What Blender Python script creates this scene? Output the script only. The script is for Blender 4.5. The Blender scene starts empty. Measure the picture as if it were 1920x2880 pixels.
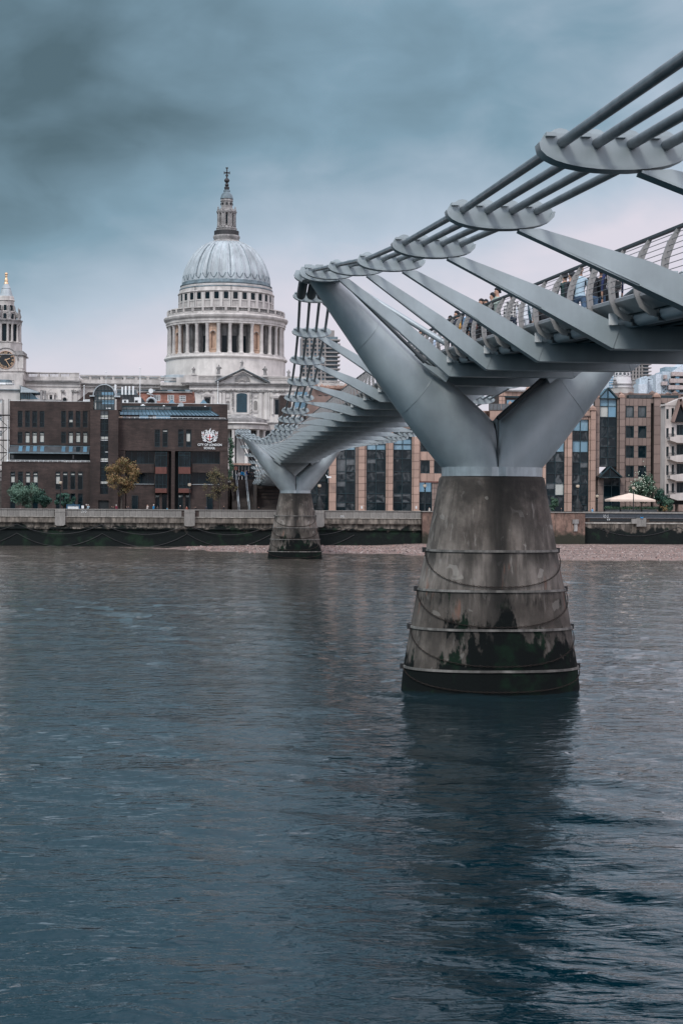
import bpy, bmesh, math, random
import numpy as np
from mathutils import Vector, noise as mnoise
random.seed(7); np.random.seed(7)
R = math.radians
scene = bpy.context.scene
COL = scene.collection

# ---------------------------------------------------------------- camera
# world: X east across the bridge, Y north along it, Z up from the water; near pier at the origin
TH = math.atan(0.0795)            # the camera looks a little east of the bridge line
CAM = Vector((-10.69, -62.75, 7.1))
FPX = 4700.0                      # focal length in photo pixels (photo 1920 x 2880)
PITCH, ROLL = -0.0063, 0.0065
fwd0 = Vector((math.sin(TH), math.cos(TH), 0)); right0 = Vector((math.cos(TH), -math.sin(TH), 0)); up0 = Vector((0, 0, 1))
fwd = (fwd0*math.cos(PITCH) + up0*math.sin(PITCH)).normalized()
up1 = (up0*math.cos(PITCH) - fwd0*math.sin(PITCH)).normalized()
right = (right0*math.cos(ROLL) + up1*math.sin(ROLL)).normalized()     # roll: the photo leans slightly clockwise
up = (up1*math.cos(ROLL) - right0*math.sin(ROLL)).normalized()
cam_d = bpy.data.cameras.new('camera'); cam = bpy.data.objects.new('camera', cam_d); COL.objects.link(cam)
from mathutils import Matrix
m = Matrix((right, up, -fwd)).transposed().to_4x4(); m.translation = CAM
cam.matrix_world = m
cam_d.sensor_fit = 'HORIZONTAL'; cam_d.sensor_width = 36.0; cam_d.lens = 36.0*FPX/1920.0
cam_d.clip_start = 0.5; cam_d.clip_end = 9000
scene.camera = cam

def W(px, py, Y):
    """point of the plane y = Y seen at photo pixel (px, py)"""
    d = fwd*FPX + right*(px-960) - up*(py-1440)
    t = (Y - CAM.y)/d.y
    return CAM + d*t
def PXM(Y):                       # photo pixels per metre near plane Y
    return FPX/((Y-CAM.y)/math.cos(TH))

# ---------------------------------------------------------------- sky and sun
world = bpy.data.worlds.new('World'); scene.world = world; world.use_nodes = True
nt = world.node_tree; N = nt.nodes; L = nt.links; N.clear()
def wn(t, **k):
    n = N.new(t)
    for a, b in k.items(): setattr(n, a, b)
    return n
def wmath(op, a, b=None, clamp=False):
    n = wn('ShaderNodeMath', operation=op); n.use_clamp = clamp
    for i, v in enumerate((a, b)):
        if v is None: continue
        if isinstance(v, (int, float)): n.inputs[i].default_value = v
        else: L.new(v, n.inputs[i])
    return n.outputs[0]
out = wn('ShaderNodeOutputWorld'); bgn = wn('ShaderNodeBackground')
sky = wn('ShaderNodeTexSky', sky_type='NISHITA'); sky.sun_disc = False
SUN_EL, SUN_AZ = R(48), R(215)
sky.sun_elevation = SUN_EL; sky.sun_rotation = SUN_AZ
tc = wn('ShaderNodeTexCoord'); sep = wn('ShaderNodeSeparateXYZ'); L.new(tc.outputs['Generated'], sep.inputs[0])
X_, Y_, Z_ = sep.outputs
mp = wn('ShaderNodeMapping'); mp.inputs['Scale'].default_value = (2.9, 2.9, 5.2); mp.inputs['Location'].default_value = (3.1, 1.7, 0.35)
L.new(tc.outputs['Generated'], mp.inputs[0])
nz = wn('ShaderNodeTexNoise'); nz.inputs['Scale'].default_value = 1.25; nz.inputs['Detail'].default_value = 5; nz.inputs['Roughness'].default_value = 0.45; nz.inputs['Distortion'].default_value = 0.25
L.new(mp.outputs[0], nz.inputs['Vector'])
nz2 = wn('ShaderNodeTexNoise'); nz2.inputs['Scale'].default_value = 5.5; nz2.inputs['Detail'].default_value = 4; nz2.inputs['Roughness'].default_value = 0.5; nz2.inputs['Distortion'].default_value = 0.4
L.new(mp.outputs[0], nz2.inputs['Vector'])
def sstep(v, a, b):
    n = wn('ShaderNodeMapRange', interpolation_type='SMOOTHSTEP'); L.new(v, n.inputs['Value'])
    n.inputs['From Min'].default_value = a; n.inputs['From Max'].default_value = b
    return n.outputs['Result']
el = sstep(wmath('SUBTRACT', Z_, wmath('MULTIPLY', wmath('SUBTRACT', X_, 0.08), 0.20)), 0.085, 0.245)
azl = wmath('SUBTRACT', 1.0, wmath('MULTIPLY', sstep(X_, -0.14, 0.34), 0.62))
nc = wmath('MULTIPLY', wmath('ADD', wmath('SUBTRACT', nz.outputs['Fac'], 0.5), wmath('MULTIPLY', wmath('SUBTRACT', nz2.outputs['Fac'], 0.5), 0.36)), 1.1)
t = wmath('ADD', wmath('MULTIPLY', wmath('MULTIPLY', el, azl), 0.90), wmath('MULTIPLY', nc, wmath('ADD', 0.25, wmath('MULTIPLY', sstep(Z_, 0.02, 0.16), 0.75))), clamp=True)
t = wmath('SUBTRACT', t, wmath('MULTIPLY', sstep(Z_, 0.26, 0.42), 0.62), clamp=True)     # the dark bank thins again higher up
ramp = wn('ShaderNodeValToRGB'); L.new(t, ramp.inputs[0]); cr = ramp.color_ramp
cr.elements[0].position = 0.0; cr.elements[0].color = (0.60, 0.565, 0.63, 1)
cr.elements[1].position = 1.0; cr.elements[1].color = (0.066, 0.110, 0.130, 1)
e = cr.elements.new(0.26); e.color = (0.385, 0.455, 0.54, 1)
e = cr.elements.new(0.62); e.color = (0.175, 0.275, 0.345, 1)
skm = wn('ShaderNodeMixRGB'); skm.blend_type = 'ADD'; skm.inputs[0].default_value = 1.0
scl = wn('ShaderNodeVectorMath', operation='SCALE'); L.new(sky.outputs[0], scl.inputs[0]); scl.inputs['Scale'].default_value = 0.10   # a trace of the clear sky behind thin cloud
L.new(ramp.outputs[0], skm.inputs[1]); L.new(scl.outputs[0], skm.inputs[2])
cover = wn('ShaderNodeMixRGB'); cover.inputs[0].default_value = 0.93; L.new(scl.outputs[0], cover.inputs[1]); L.new(ramp.outputs[0], cover.inputs[2])
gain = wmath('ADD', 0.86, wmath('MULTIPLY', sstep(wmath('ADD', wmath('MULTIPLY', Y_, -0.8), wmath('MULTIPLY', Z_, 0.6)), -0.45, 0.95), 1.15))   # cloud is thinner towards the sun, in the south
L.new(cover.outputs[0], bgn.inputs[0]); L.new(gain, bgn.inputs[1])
L.new(bgn.outputs[0], out.inputs[0])

sd = bpy.data.lights.new('sun', 'SUN'); sd.energy = 1.5; sd.angle = R(14); sd.color = (1.0, 0.96, 0.92)
so = bpy.data.objects.new('sun', sd); COL.objects.link(so)
sdir = Vector((math.sin(SUN_AZ)*math.cos(SUN_EL), math.cos(SUN_AZ)*math.cos(SUN_EL), math.sin(SUN_EL)))
so.rotation_euler = sdir.to_track_quat('Z', 'Y').to_euler()
scene.view_settings.view_transform = 'Standard'; scene.view_settings.look = 'None'
scene.view_settings.exposure = 0.52; scene.view_settings.gamma = 1.0; scene.view_settings.use_curve_mapping = False
scene.cycles.max_bounces = 6; scene.cycles.diffuse_bounces = 3; scene.cycles.glossy_bounces = 4
scene.cycles.caustics_reflective = False; scene.cycles.caustics_refractive = False

# ---------------------------------------------------------------- materials
MATS = {}
class NT:
    def __init__(s, name):
        s.m = bpy.data.materials.new(name); s.m.use_nodes = True
        s.t = s.m.node_tree; s.b = s.t.nodes['Principled BSDF']; s.tc = s.t.nodes.new('ShaderNodeTexCoord')
    def n(s, ty, **k):
        x = s.t.nodes.new(ty)
        for a, b in k.items(): setattr(x, a, b)
        return x
    def l(s, a, b): s.t.links.new(a, b)
    def coord(s, scale=(1, 1, 1), kind='Object'):
        mp = s.n('ShaderNodeMapping'); mp.inputs['Scale'].default_value = scale; s.l(s.tc.outputs[kind], mp.inputs[0]); return mp.outputs[0]
    def noise(s, vec, scale, detail=4, rough=0.55, dist=0):
        x = s.n('ShaderNodeTexNoise'); s.l(vec, x.inputs['Vector']); x.inputs['Scale'].default_value = scale
        x.inputs['Detail'].default_value = detail; x.inputs['Roughness'].default_value = rough; x.inputs['Distortion'].default_value = dist
        return x.outputs['Fac']
    def math(s, op, a, b=None, clamp=False):
        x = s.n('ShaderNodeMath', operation=op); x.use_clamp = clamp
        for i, v in enumerate((a, b)):
            if v is None: continue
            if isinstance(v, (int, float)): x.inputs[i].default_value = v
            else: s.l(v, x.inputs[i])
        return x.outputs[0]
    def rng(s, v, a, b, c=0.0, d=1.0, smooth=True):
        x = s.n('ShaderNodeMapRange', interpolation_type='SMOOTHSTEP' if smooth else 'LINEAR'); s.l(v, x.inputs['Value'])
        for nm, q in (('From Min', a), ('From Max', b), ('To Min', c), ('To Max', d)): x.inputs[nm].default_value = q
        return x.outputs['Result']
    def mix(s, f, a, b, mode='MIX'):
        x = s.n('ShaderNodeMixRGB'); x.blend_type = mode
        if isinstance(f, (int, float)): x.inputs[0].default_value = f
        else: s.l(f, x.inputs[0])
        for i, v in ((1, a), (2, b)):
            if isinstance(v, tuple): x.inputs[i].default_value = (*v, 1)
            else: s.l(v, x.inputs[i])
        return x.outputs[0]
    def bump(s, h, strength, dist):
        x = s.n('ShaderNodeBump'); x.inputs['Strength'].default_value = strength; x.inputs['Distance'].default_value = dist
        s.l(h, x.inputs['Height']); s.l(x.outputs[0], s.b.inputs['Normal'])
    def set(s, col=None, rough=None, metal=None, spec=None):
        if col is not None:
            if isinstance(col, tuple): s.b.inputs['Base Color'].default_value = (*col, 1)
            else: s.l(col, s.b.inputs['Base Color'])
        for nm, v in (('Roughness', rough), ('Metallic', metal), ('Specular IOR Level', spec)):
            if v is None: continue
            if isinstance(v, (int, float)): s.b.inputs[nm].default_value = v
            else: s.l(v, s.b.inputs[nm])
        return s.m

def mat(name, col, rough=0.7, metal=0.0, var=0.25, scale=2.0, streak=0.0, bump=0.0, bdist=0.02, kind='Object', spec=0.4):
    """plain material with uneven tone, grime streaks running down and fine relief"""
    if name in MATS: return MATS[name]
    q = NT(name)
    v = q.coord(kind=kind)
    n1 = q.noise(v, scale, 6, 0.6)
    f = q.rng(n1, 0.3, 0.7, 1-var, 1+var*0.6)
    if streak:
        vs = q.coord((1, 1, 0.12), kind)
        n2 = q.noise(vs, scale*2.2, 5, 0.6)
        f = q.math('MULTIPLY', f, q.rng(n2, 0.35, 0.65, 1-streak, 1.0))
    cc = q.n('ShaderNodeCombineXYZ')
    for i in range(3): q.l(f, cc.inputs[i])
    c = q.mix(1.0, col, cc.outputs[0], 'MULTIPLY')
    if bump: q.bump(q.noise(v, scale*6, 5, 0.6), bump, bdist)
    q.set(c, rough, metal, spec)
    MATS[name] = q.m
    return q.m

M = {}
M['steel'] = mat('grey_painted_steel', (0.345, 0.395, 0.413), 0.34, 0.0, 0.17, 0.5, 0.16, spec=0.5)
M['steel_pale'] = mat('pale_steel', (0.33, 0.375, 0.40), 0.38, 0.15, 0.10, 0.8, 0.1)
M['steel_dark'] = mat('dark_steel', (0.05, 0.06, 0.065), 0.5, 0.2, 0.2, 1.0)
M['cable'] = mat('galvanised_cable', (0.17, 0.19, 0.205), 0.38, 0.3, 0.35, 1.8, bump=0.15, bdist=0.01, kind='Generated' if False else 'Object')
M['deckside'] = mat('anodised_edge', (0.30, 0.31, 0.32), 0.35, 0.4, 0.12, 2)
M['fin'] = mat('brown_grey_rib', (0.30, 0.29, 0.28), 0.45, 0.3, 0.12, 2)
M['black'] = mat('matt_black', (0.012, 0.016, 0.018), 0.6, 0, 0.2, 2)
M['stone'] = mat('portland_stone', (0.50, 0.47, 0.445), 0.85, 0, 0.24, 0.35, 0.20, 0.4, 0.1)
M['stone_w'] = mat('white_washed_stone', (0.58, 0.55, 0.52), 0.85, 0, 0.15, 0.3, 0.15, 0.3, 0.1)
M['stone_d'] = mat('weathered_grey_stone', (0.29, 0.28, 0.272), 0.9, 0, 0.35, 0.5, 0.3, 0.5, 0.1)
M['stone_p'] = mat('peach_stone', (0.50, 0.345, 0.255), 0.85, 0, 0.2, 0.6, 0.25)
M['lead'] = mat('lead_roof', (0.40, 0.45, 0.475), 0.55, 0.0, 0.22, 0.16, 0.28)
M['lead_d'] = mat('dark_lead', (0.15, 0.20, 0.225), 0.6, 0, 0.3, 0.3, 0.3)
M['glass'] = mat('dark_window_glass', (0.004, 0.011, 0.015), 0.08, 0, 0.5, 0.6, spec=0.12)
M['glass_b'] = mat('blue_sky_glass', (0.10, 0.19, 0.25), 0.05, 0.55, 0.3, 0.4)
M['glass_g'] = mat('blinded_grey_glass', (0.075, 0.085, 0.09), 0.2, 0, 0.6, 0.9)
M['blind'] = mat('window_blind', (0.42, 0.43, 0.40), 0.7, 0, 0.12, 1)
M['lead_w'] = mat('white_paint', (0.68, 0.70, 0.70), 0.5, 0, 0.1, 1)
M['white'] = M['lead_w']
M['gold'] = mat('gilding', (0.75, 0.50, 0.30), 0.35, 0.6, 0.1, 1)
M['iron'] = mat('iron', (0.04, 0.04, 0.042), 0.6, 0.3, 0.2, 1)
M['frame'] = mat('dark_teal_frame', (0.008, 0.028, 0.035), 0.4, 0, 0.2, 1)
M['salmon'] = mat('salmon_panel', (0.12, 0.045, 0.035), 0.7, 0, 0.2, 1)
M['pinkstone'] = mat('pink_stone_cladding', (0.36, 0.235, 0.185), 0.75, 0, 0.22, 0.35, 0.25)
M['pinkstone2'] = mat('pink_brown_cladding', (0.235, 0.165, 0.14), 0.75, 0, 0.22, 0.35, 0.25)
M['joint'] = mat('dark_joint', (0.06, 0.045, 0.04), 0.9, 0, 0.2, 1)
M['cream'] = mat('cream_render', (0.50, 0.45, 0.42), 0.8, 0, 0.12, 0.6, 0.15)
M['tower'] = mat('tower_concrete', (0.27, 0.25, 0.24), 0.85, 0, 0.15, 0.1, 0.1)
M['tarmac'] = mat('promenade_paving', (0.14, 0.14, 0.135), 0.9, 0, 0.3, 0.3)
M['slate'] = mat('slate', (0.05, 0.055, 0.06), 0.7, 0, 0.3, 0.8)
M['whiteroof'] = mat('white_dome_lead', (0.62, 0.60, 0.60), 0.6, 0, 0.1, 0.4, 0.15)
M['parasol'] = mat('cream_canvas', (0.62, 0.50, 0.42), 0.8, 0, 0.08, 1)
M['lampglass'] = mat('lamp_globe', (0.65, 0.55, 0.42), 0.25, 0, 0.1, 3)
M['trunk'] = mat('bark', (0.06, 0.05, 0.042), 0.9, 0, 0.3, 3)
M['red'] = mat('red_enamel', (0.42, 0.03, 0.03), 0.5, 0, 0.1, 3)
M['navy'] = mat('navy_enamel', (0.03, 0.035, 0.14), 0.5, 0, 0.1, 3)
M['blue'] = mat('blue_plastic', (0.03, 0.25, 0.55), 0.5, 0, 0.1, 3)
M['wire'] = mat('wire_rope', (0.16, 0.17, 0.18), 0.4, 0.5, 0.1, 3)

def brick_mat(name, c1, c2, cm, bw=0.23, bh=0.075):
    q = NT(name); sp = q.n('ShaderNodeSeparateXYZ'); q.l(q.tc.outputs['Object'], sp.inputs[0])
    cb = q.n('ShaderNodeCombineXYZ'); q.l(q.math('ADD', sp.outputs[0], sp.outputs[1]), cb.inputs[0]); q.l(sp.outputs[2], cb.inputs[1])
    b = q.n('ShaderNodeTexBrick'); q.l(cb.outputs[0], b.inputs['Vector']); b.inputs['Scale'].default_value = 1.0
    b.inputs['Brick Width'].default_value = bw; b.inputs['Row Height'].default_value = bh; b.inputs['Mortar Size'].default_value = 0.008
    b.inputs['Color1'].default_value = (*c1, 1); b.inputs['Color2'].default_value = (*c2, 1); b.inputs['Mortar'].default_value = (*cm, 1)
    n = q.noise(q.coord(), 0.25, 6, 0.65); f = q.rng(n, 0.3, 0.7, 0.58, 1.5)
    n2 = q.noise(q.coord((1, 1, 0.1)), 0.8, 5); f = q.math('MULTIPLY', f, q.rng(n2, 0.3, 0.6, 0.75, 1.05))
    n3 = q.noise(q.coord((0.35, 0.35, 2.2)), 2.2, 3); f = q.math('MULTIPLY', f, q.rng(n3, 0.3, 0.7, 0.75, 1.2))
    cc = q.n('ShaderNodeCombineXYZ')
    for i in range(3): q.l(f, cc.inputs[i])
    q.bump(b.outputs['Fac'], -0.3, 0.01)
    return q.set(q.mix(1.0, b.outputs['Color'], cc.outputs[0], 'MULTIPLY'), 0.85)
M['brick'] = brick_mat('dark_brown_brick', (0.034, 0.022, 0.019), (0.050, 0.031, 0.027), (0.030, 0.025, 0.022))
M['brick_r'] = brick_mat('red_brick', (0.23, 0.085, 0.06), (0.30, 0.12, 0.085), (0.2, 0.15, 0.12))

def clad_mat(name, base):     # same stone, each panel a slightly different tone
    q = NT(name); oi = q.n('ShaderNodeObjectInfo')
    n = q.noise(q.coord(kind='Object'), 0.8, 5, 0.6)
    f = q.math('MULTIPLY', q.rng(oi.outputs['Random'], 0, 1, 0.84, 1.14, False), q.rng(n, 0.3, 0.7, 0.88, 1.1))
    cc = q.n('ShaderNodeCombineXYZ')
    for i in range(3): q.l(f, cc.inputs[i])
    return q.set(q.mix(1.0, base, cc.outputs[0], 'MULTIPLY'), 0.75)
M['panel_a'] = clad_mat('pink_stone_panel', (0.36, 0.242, 0.192))
M['panel_b'] = clad_mat('brown_stone_panel', (0.205, 0.150, 0.128))
def slab_mat():
    q = NT('parapet_slab'); oi = q.n('ShaderNodeObjectInfo'); g = q.tc.outputs['Generated']
    n = q.noise(q.coord((1, 1, 0.25)), 3.0, 5, 0.65)
    f = q.math('MULTIPLY', q.rng(oi.outputs['Random'], 0, 1, 0.88, 1.12, False), q.rng(n, 0.3, 0.7, 0.78, 1.12))
    cc = q.n('ShaderNodeCombineXYZ')
    for i in range(3): q.l(f, cc.inputs[i])
    return q.set(q.mix(1.0, (0.215, 0.205, 0.19), cc.outputs[0], 'MULTIPLY'), 0.9)
M['slab'] = slab_mat()

def glass_panel(name, base, blotch, rough=0.08):
    """office glazing with pale blotches of blinds and reflections behind it, different in every pane"""
    q = NT(name); oi = q.n('ShaderNodeObjectInfo')
    va = q.n('ShaderNodeVectorMath', operation='ADD'); q.l(q.tc.outputs['Object'], va.inputs[0]); 
    cx = q.n('ShaderNodeCombineXYZ'); q.l(q.math('MULTIPLY', oi.outputs['Random'], 60.0), cx.inputs[0]); q.l(cx.outputs[0], va.inputs[1])
    n = q.noise(va.outputs[0], 1.1, 3, 0.5, 1.2)
    bl = q.math('MULTIPLY', q.rng(n, 0.45, 0.68), q.rng(q.math('FRACT', q.math('MULTIPLY', oi.outputs['Random'], 7.3)), 0.1, 0.9, 0.25, 1.6, False), True)
    q.set(q.mix(bl, base, blotch), rough, 0, 0.13)
    return q.m
M['pane'] = glass_panel('office_glass', (0.004, 0.012, 0.016), (0.03, 0.04, 0.045))
M['pane_g'] = glass_panel('grey_office_glass', (0.012, 0.018, 0.022), (0.085, 0.095, 0.10), 0.15)
M['pane_b'] = glass_panel('sky_office_glass', (0.16, 0.27, 0.34), (0.22, 0.33, 0.40))
M['pane_d'] = glass_panel('dark_school_glass', (0.002, 0.007, 0.009), (0.008, 0.018, 0.024), 0.12)

def pier_concrete(name, seam=True):
    q = NT(name); sp = q.n('ShaderNodeSeparateXYZ'); q.l(q.tc.outputs['Object'], sp.inputs[0]); x, y, z = sp.outputs
    v = q.coord(); vs = q.coord((1, 1, 0.13))
    base = q.mix(q.rng(q.noise(v, 0.55, 6, 0.65), 0.35, 0.65), (0.085, 0.070, 0.060), (0.225, 0.195, 0.170))
    palez = q.math('MULTIPLY', q.rng(z, 3.4, 4.2), q.math('SUBTRACT', 1.0, q.rng(z, 5.0, 5.7)))
    base = q.mix(q.math('MULTIPLY', palez, 0.45), base, (0.30, 0.268, 0.24))
    st = q.rng(q.noise(vs, 2.3, 6, 0.62), 0.36, 0.62)                    # vertical dirt runs
    base = q.mix(q.math('MULTIPLY', q.math('SUBTRACT', 1.0, st), 0.72), base, (0.040, 0.036, 0.032))
    pale = q.rng(q.noise(vs, 5.0, 4, 0.6), 0.60, 0.72)
    base = q.mix(q.math('MULTIPLY', pale, 0.5), base, (0.36, 0.33, 0.30))
    spots = q.rng(q.noise(v, 1.7, 3, 0.4, 0.6), 0.66, 0.69)
    base = q.mix(q.math('MULTIPLY', spots, 0.55), base, (0.33, 0.31, 0.28))
    # soot collected on the upper part, left of the joint
    topd = q.math('MULTIPLY', q.rng(z, 5.2, 7.4), q.rng(q.noise(v, 0.7, 4, 0.6), 0.35, 0.6))
    base = q.mix(q.math('MULTIPLY', topd, 0.86), base, (0.034, 0.031, 0.028))
    # wet run down the middle joint
    ax = q.math('ABSOLUTE', q.math('ADD', x, q.math('MULTIPLY', q.math('SUBTRACT', q.noise(vs, 1.4, 4), 0.5), 0.9)))
    low = q.math('SUBTRACT', 1.0, q.rng(q.math('ADD', z, q.math('MULTIPLY', q.math('SUBTRACT', q.noise(v, 0.8, 4), 0.5), 1.6)), 3.2, 4.3))
    base = q.mix(q.math('MULTIPLY', low, 0.45), base, (0.05, 0.044, 0.038))
    for zr in (3.78, 5.25, 2.35):      # grime and the ring's shadow, both painted dark below each ring
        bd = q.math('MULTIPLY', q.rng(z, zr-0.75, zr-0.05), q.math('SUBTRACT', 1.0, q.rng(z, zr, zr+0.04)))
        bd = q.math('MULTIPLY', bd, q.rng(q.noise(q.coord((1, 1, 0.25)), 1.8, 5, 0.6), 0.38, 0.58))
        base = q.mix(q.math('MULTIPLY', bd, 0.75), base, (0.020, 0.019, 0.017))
    run = q.math('SUBTRACT', 1.0, q.rng(ax, 0.10, 0.75))
    base = q.mix(q.math('MULTIPLY', run, 0.85), base, (0.014, 0.014, 0.013))
    # algae: solid under the tide mark, then hanging tongues below the rings
    nn = q.noise(q.coord((1, 1, 0.45)), 1.1, 5, 0.62)
    lim = q.math('ADD', z, q.math('ADD', q.math('MULTIPLY', q.math('SUBTRACT', nn, 0.5), -9.5), q.math('MULTIPLY', q.math('ABSOLUTE', x), 0.45)))
    alg = q.math('SUBTRACT', 1.0, q.rng(lim, 2.3, 2.9))
    wet = q.math('SUBTRACT', 1.0, q.rng(z, 0.86, 0.95))
    tong = q.math('MULTIPLY', q.rng(q.noise(q.coord((1, 1, 0.2)), 1.6, 5, 0.6), 0.50, 0.56),
                  q.math('MULTIPLY', q.rng(z, 2.9, 3.6), q.math('SUBTRACT', 1.0, q.rng(z, 3.72, 3.80))))
    a = q.math('MAXIMUM', q.math('MAXIMUM', q.math('MULTIPLY', alg, q.math('SUBTRACT', 1.0, q.rng(z, 3.0, 3.9))), wet), q.math('MULTIPLY', tong, 0.9))
    base = q.mix(a, base, q.mix(q.rng(q.noise(v, 1.0, 3), 0.5, 0.66), (0.006, 0.008, 0.008), (0.008, 0.019, 0.012)))
    rust = q.math('MULTIPLY', q.rng(q.noise(vs, 3.0, 3), 0.60, 0.7), q.math('MULTIPLY', q.rng(z, 2.6, 3.0), q.math('SUBTRACT', 1.0, q.rng(z, 4.6, 5.0))))
    base = q.mix(q.math('MULTIPLY', rust, 0.4), base, (0.22, 0.08, 0.045))
    q.bump(q.math('ADD', q.noise(v, 8, 6, 0.7), q.math('MULTIPLY', q.noise(vs, 3, 4), 0.6)), 0.5, 0.03)
    return q.set(base, 0.85, 0, q.math('SUBTRACT', 0.3, q.math('MULTIPLY', a, 0.2)))
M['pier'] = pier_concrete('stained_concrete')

def wall_mat():
    q = NT('tidal_wall_stone'); sp = q.n('ShaderNodeSeparateXYZ'); q.l(q.tc.outputs['Object'], sp.inputs[0]); x, y, z = sp.outputs
    v = q.coord(); vs = q.coord((1, 1, 0.18))
    base = q.mix(q.rng(q.noise(v, 0.5, 5, 0.6), 0.3, 0.7), (0.10, 0.085, 0.07), (0.24, 0.21, 0.18))
    base = q.mix(q.rng(q.noise(vs, 2.2, 5, 0.6), 0.42, 0.6, 0.75, 0.0), base, (0.025, 0.024, 0.022))
    lim = q.math('ADD', z, q.math('MULTIPLY', q.math('SUBTRACT', q.noise(q.coord((0.7, 1, 0.7)), 0.7, 5, 0.6), 0.5), 4.2))
    a = q.math('SUBTRACT', 1.0, q.rng(lim, 2.6, 3.1))
    a = q.math('MAXIMUM', a, q.math('SUBTRACT', 1.0, q.rng(z, 1.2, 2.2)))
    base = q.mix(a, base, q.mix(q.rng(q.noise(v, 0.6, 3), 0.5, 0.7), (0.009, 0.012, 0.012), (0.014, 0.028, 0.018)))
    q.bump(q.noise(v, 4, 6, 0.7), 0.5, 0.06)
    return q.set(base, 0.85, 0, 0.12)
M['tidal'] = wall_mat()
def redwall_mat():
    q = NT('old_brown_wall'); sp = q.n('ShaderNodeSeparateXYZ'); q.l(q.tc.outputs['Object'], sp.inputs[0]); x, y, z = sp.outputs
    v = q.coord(); base = q.mix(q.rng(q.noise(v, 0.6, 6, 0.65), 0.35, 0.65), (0.12, 0.075, 0.06), (0.25, 0.16, 0.125))
    base = q.mix(q.math('MULTIPLY', q.rng(q.noise(q.coord((1, 1, .2)), 2, 5), 0.5, 0.62), 0.6), base, (0.05, 0.038, 0.03))
    lim = q.math('ADD', z, q.math('MULTIPLY', q.math('SUBTRACT', q.noise(v, 0.9, 5), 0.5), 3.0))
    base = q.mix(q.math('SUBTRACT', 1.0, q.rng(lim, 1.6, 3.0)), base, (0.022, 0.022, 0.014))
    q.bump(q.noise(v, 5, 6, 0.7), 0.6, 0.08)
    return q.set(base, 0.9)
M['redwall'] = redwall_mat()

def beach_mat():
    q = NT('shingle'); v = q.coord()
    vo = q.n('ShaderNodeTexVoronoi'); q.l(v, vo.inputs['Vector']); vo.inputs['Scale'].default_value = 4.5
    base = q.mix(q.rng(q.noise(v, 0.25, 5), 0.35, 0.65), (0.12, 0.08, 0.066), (0.24, 0.17, 0.14))
    hs = q.n('ShaderNodeSeparateXYZ'); q.l(vo.outputs['Color'], hs.inputs[0])
    base = q.mix(q.rng(hs.outputs[0], 0.0, 1.0, 0, 0.75), base, q.mix(q.rng(hs.outputs[1], 0.3, 0.8), (0.03, 0.02, 0.02), (0.34, 0.27, 0.25)))
    q.bump(vo.outputs['Distance'], 0.6, 0.12)
    return q.set(base, 0.8)
M['beach'] = beach_mat()

def water_mat():
    q = NT('river_water'); v = q.coord(); sp = q.n('ShaderNodeSeparateXYZ'); q.l(q.tc.outputs['Object'], sp.inputs[0])
    w1 = q.noise(q.coord((0.5, 1.0, 1)), 2.3, 2.2, 0.5, 0.6)
    w2 = q.noise(q.coord((0.8, 1.0, 1)), 0.30, 4, 0.55)
    w3 = q.noise(q.coord((0.45, 1.0, 1)), 7.0, 3, 0.6)
    h = q.math('ADD', q.math('ADD', w1, q.math('MULTIPLY', w2, 1.6)), q.math('MULTIPLY', w3, 0.22))
    q.bump(h, 1.0, 0.062)
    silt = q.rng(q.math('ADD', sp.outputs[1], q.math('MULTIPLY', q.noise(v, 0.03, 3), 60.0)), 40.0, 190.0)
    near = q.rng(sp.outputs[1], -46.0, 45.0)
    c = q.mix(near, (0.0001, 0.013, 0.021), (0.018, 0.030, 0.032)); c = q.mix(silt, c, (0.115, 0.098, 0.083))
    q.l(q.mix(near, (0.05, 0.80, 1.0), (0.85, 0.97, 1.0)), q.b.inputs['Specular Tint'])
    c = q.mix(q.rng(q.noise(v, 0.05, 4), 0.4, 0.7, 0, 0.25), c, (0.012, 0.018, 0.02))
    m_ = q.set(c, 0.035); q.b.inputs['IOR'].default_value = 1.40; q.b.inputs['Specular IOR Level'].default_value = 0.5
    return m_
M['water'] = water_mat()

def leaf_mat(name, c1, c2):
    q = NT(name); oi = q.n('ShaderNodeNewGeometry')
    f = oi.outputs['Random Per Island']
    c = q.mix(f, c1, c2); n = q.noise(q.coord(), 1.2, 3); c = q.mix(q.rng(n, 0.35, 0.65, 0, 0.4), c, c1)
    q.b.inputs['Subsurface Weight'].default_value = 0.0
    return q.set(c, 0.6)
M['leaf_olive'] = leaf_mat('olive_leaf', (0.045, 0.105, 0.072), (0.12, 0.20, 0.14))
M['leaf_dark'] = leaf_mat('dark_leaf', (0.012, 0.05, 0.038), (0.03, 0.095, 0.06))
M['leaf_autumn'] = leaf_mat('autumn_leaf', (0.10, 0.095, 0.03), (0.26, 0.13, 0.055))
M['leaf_thin'] = leaf_mat('thin_leaf', (0.06, 0.07, 0.025), (0.16, 0.10, 0.05))
M['leaf_green'] = leaf_mat('green_leaf', (0.02, 0.06, 0.035), (0.06, 0.12, 0.07))

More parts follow.
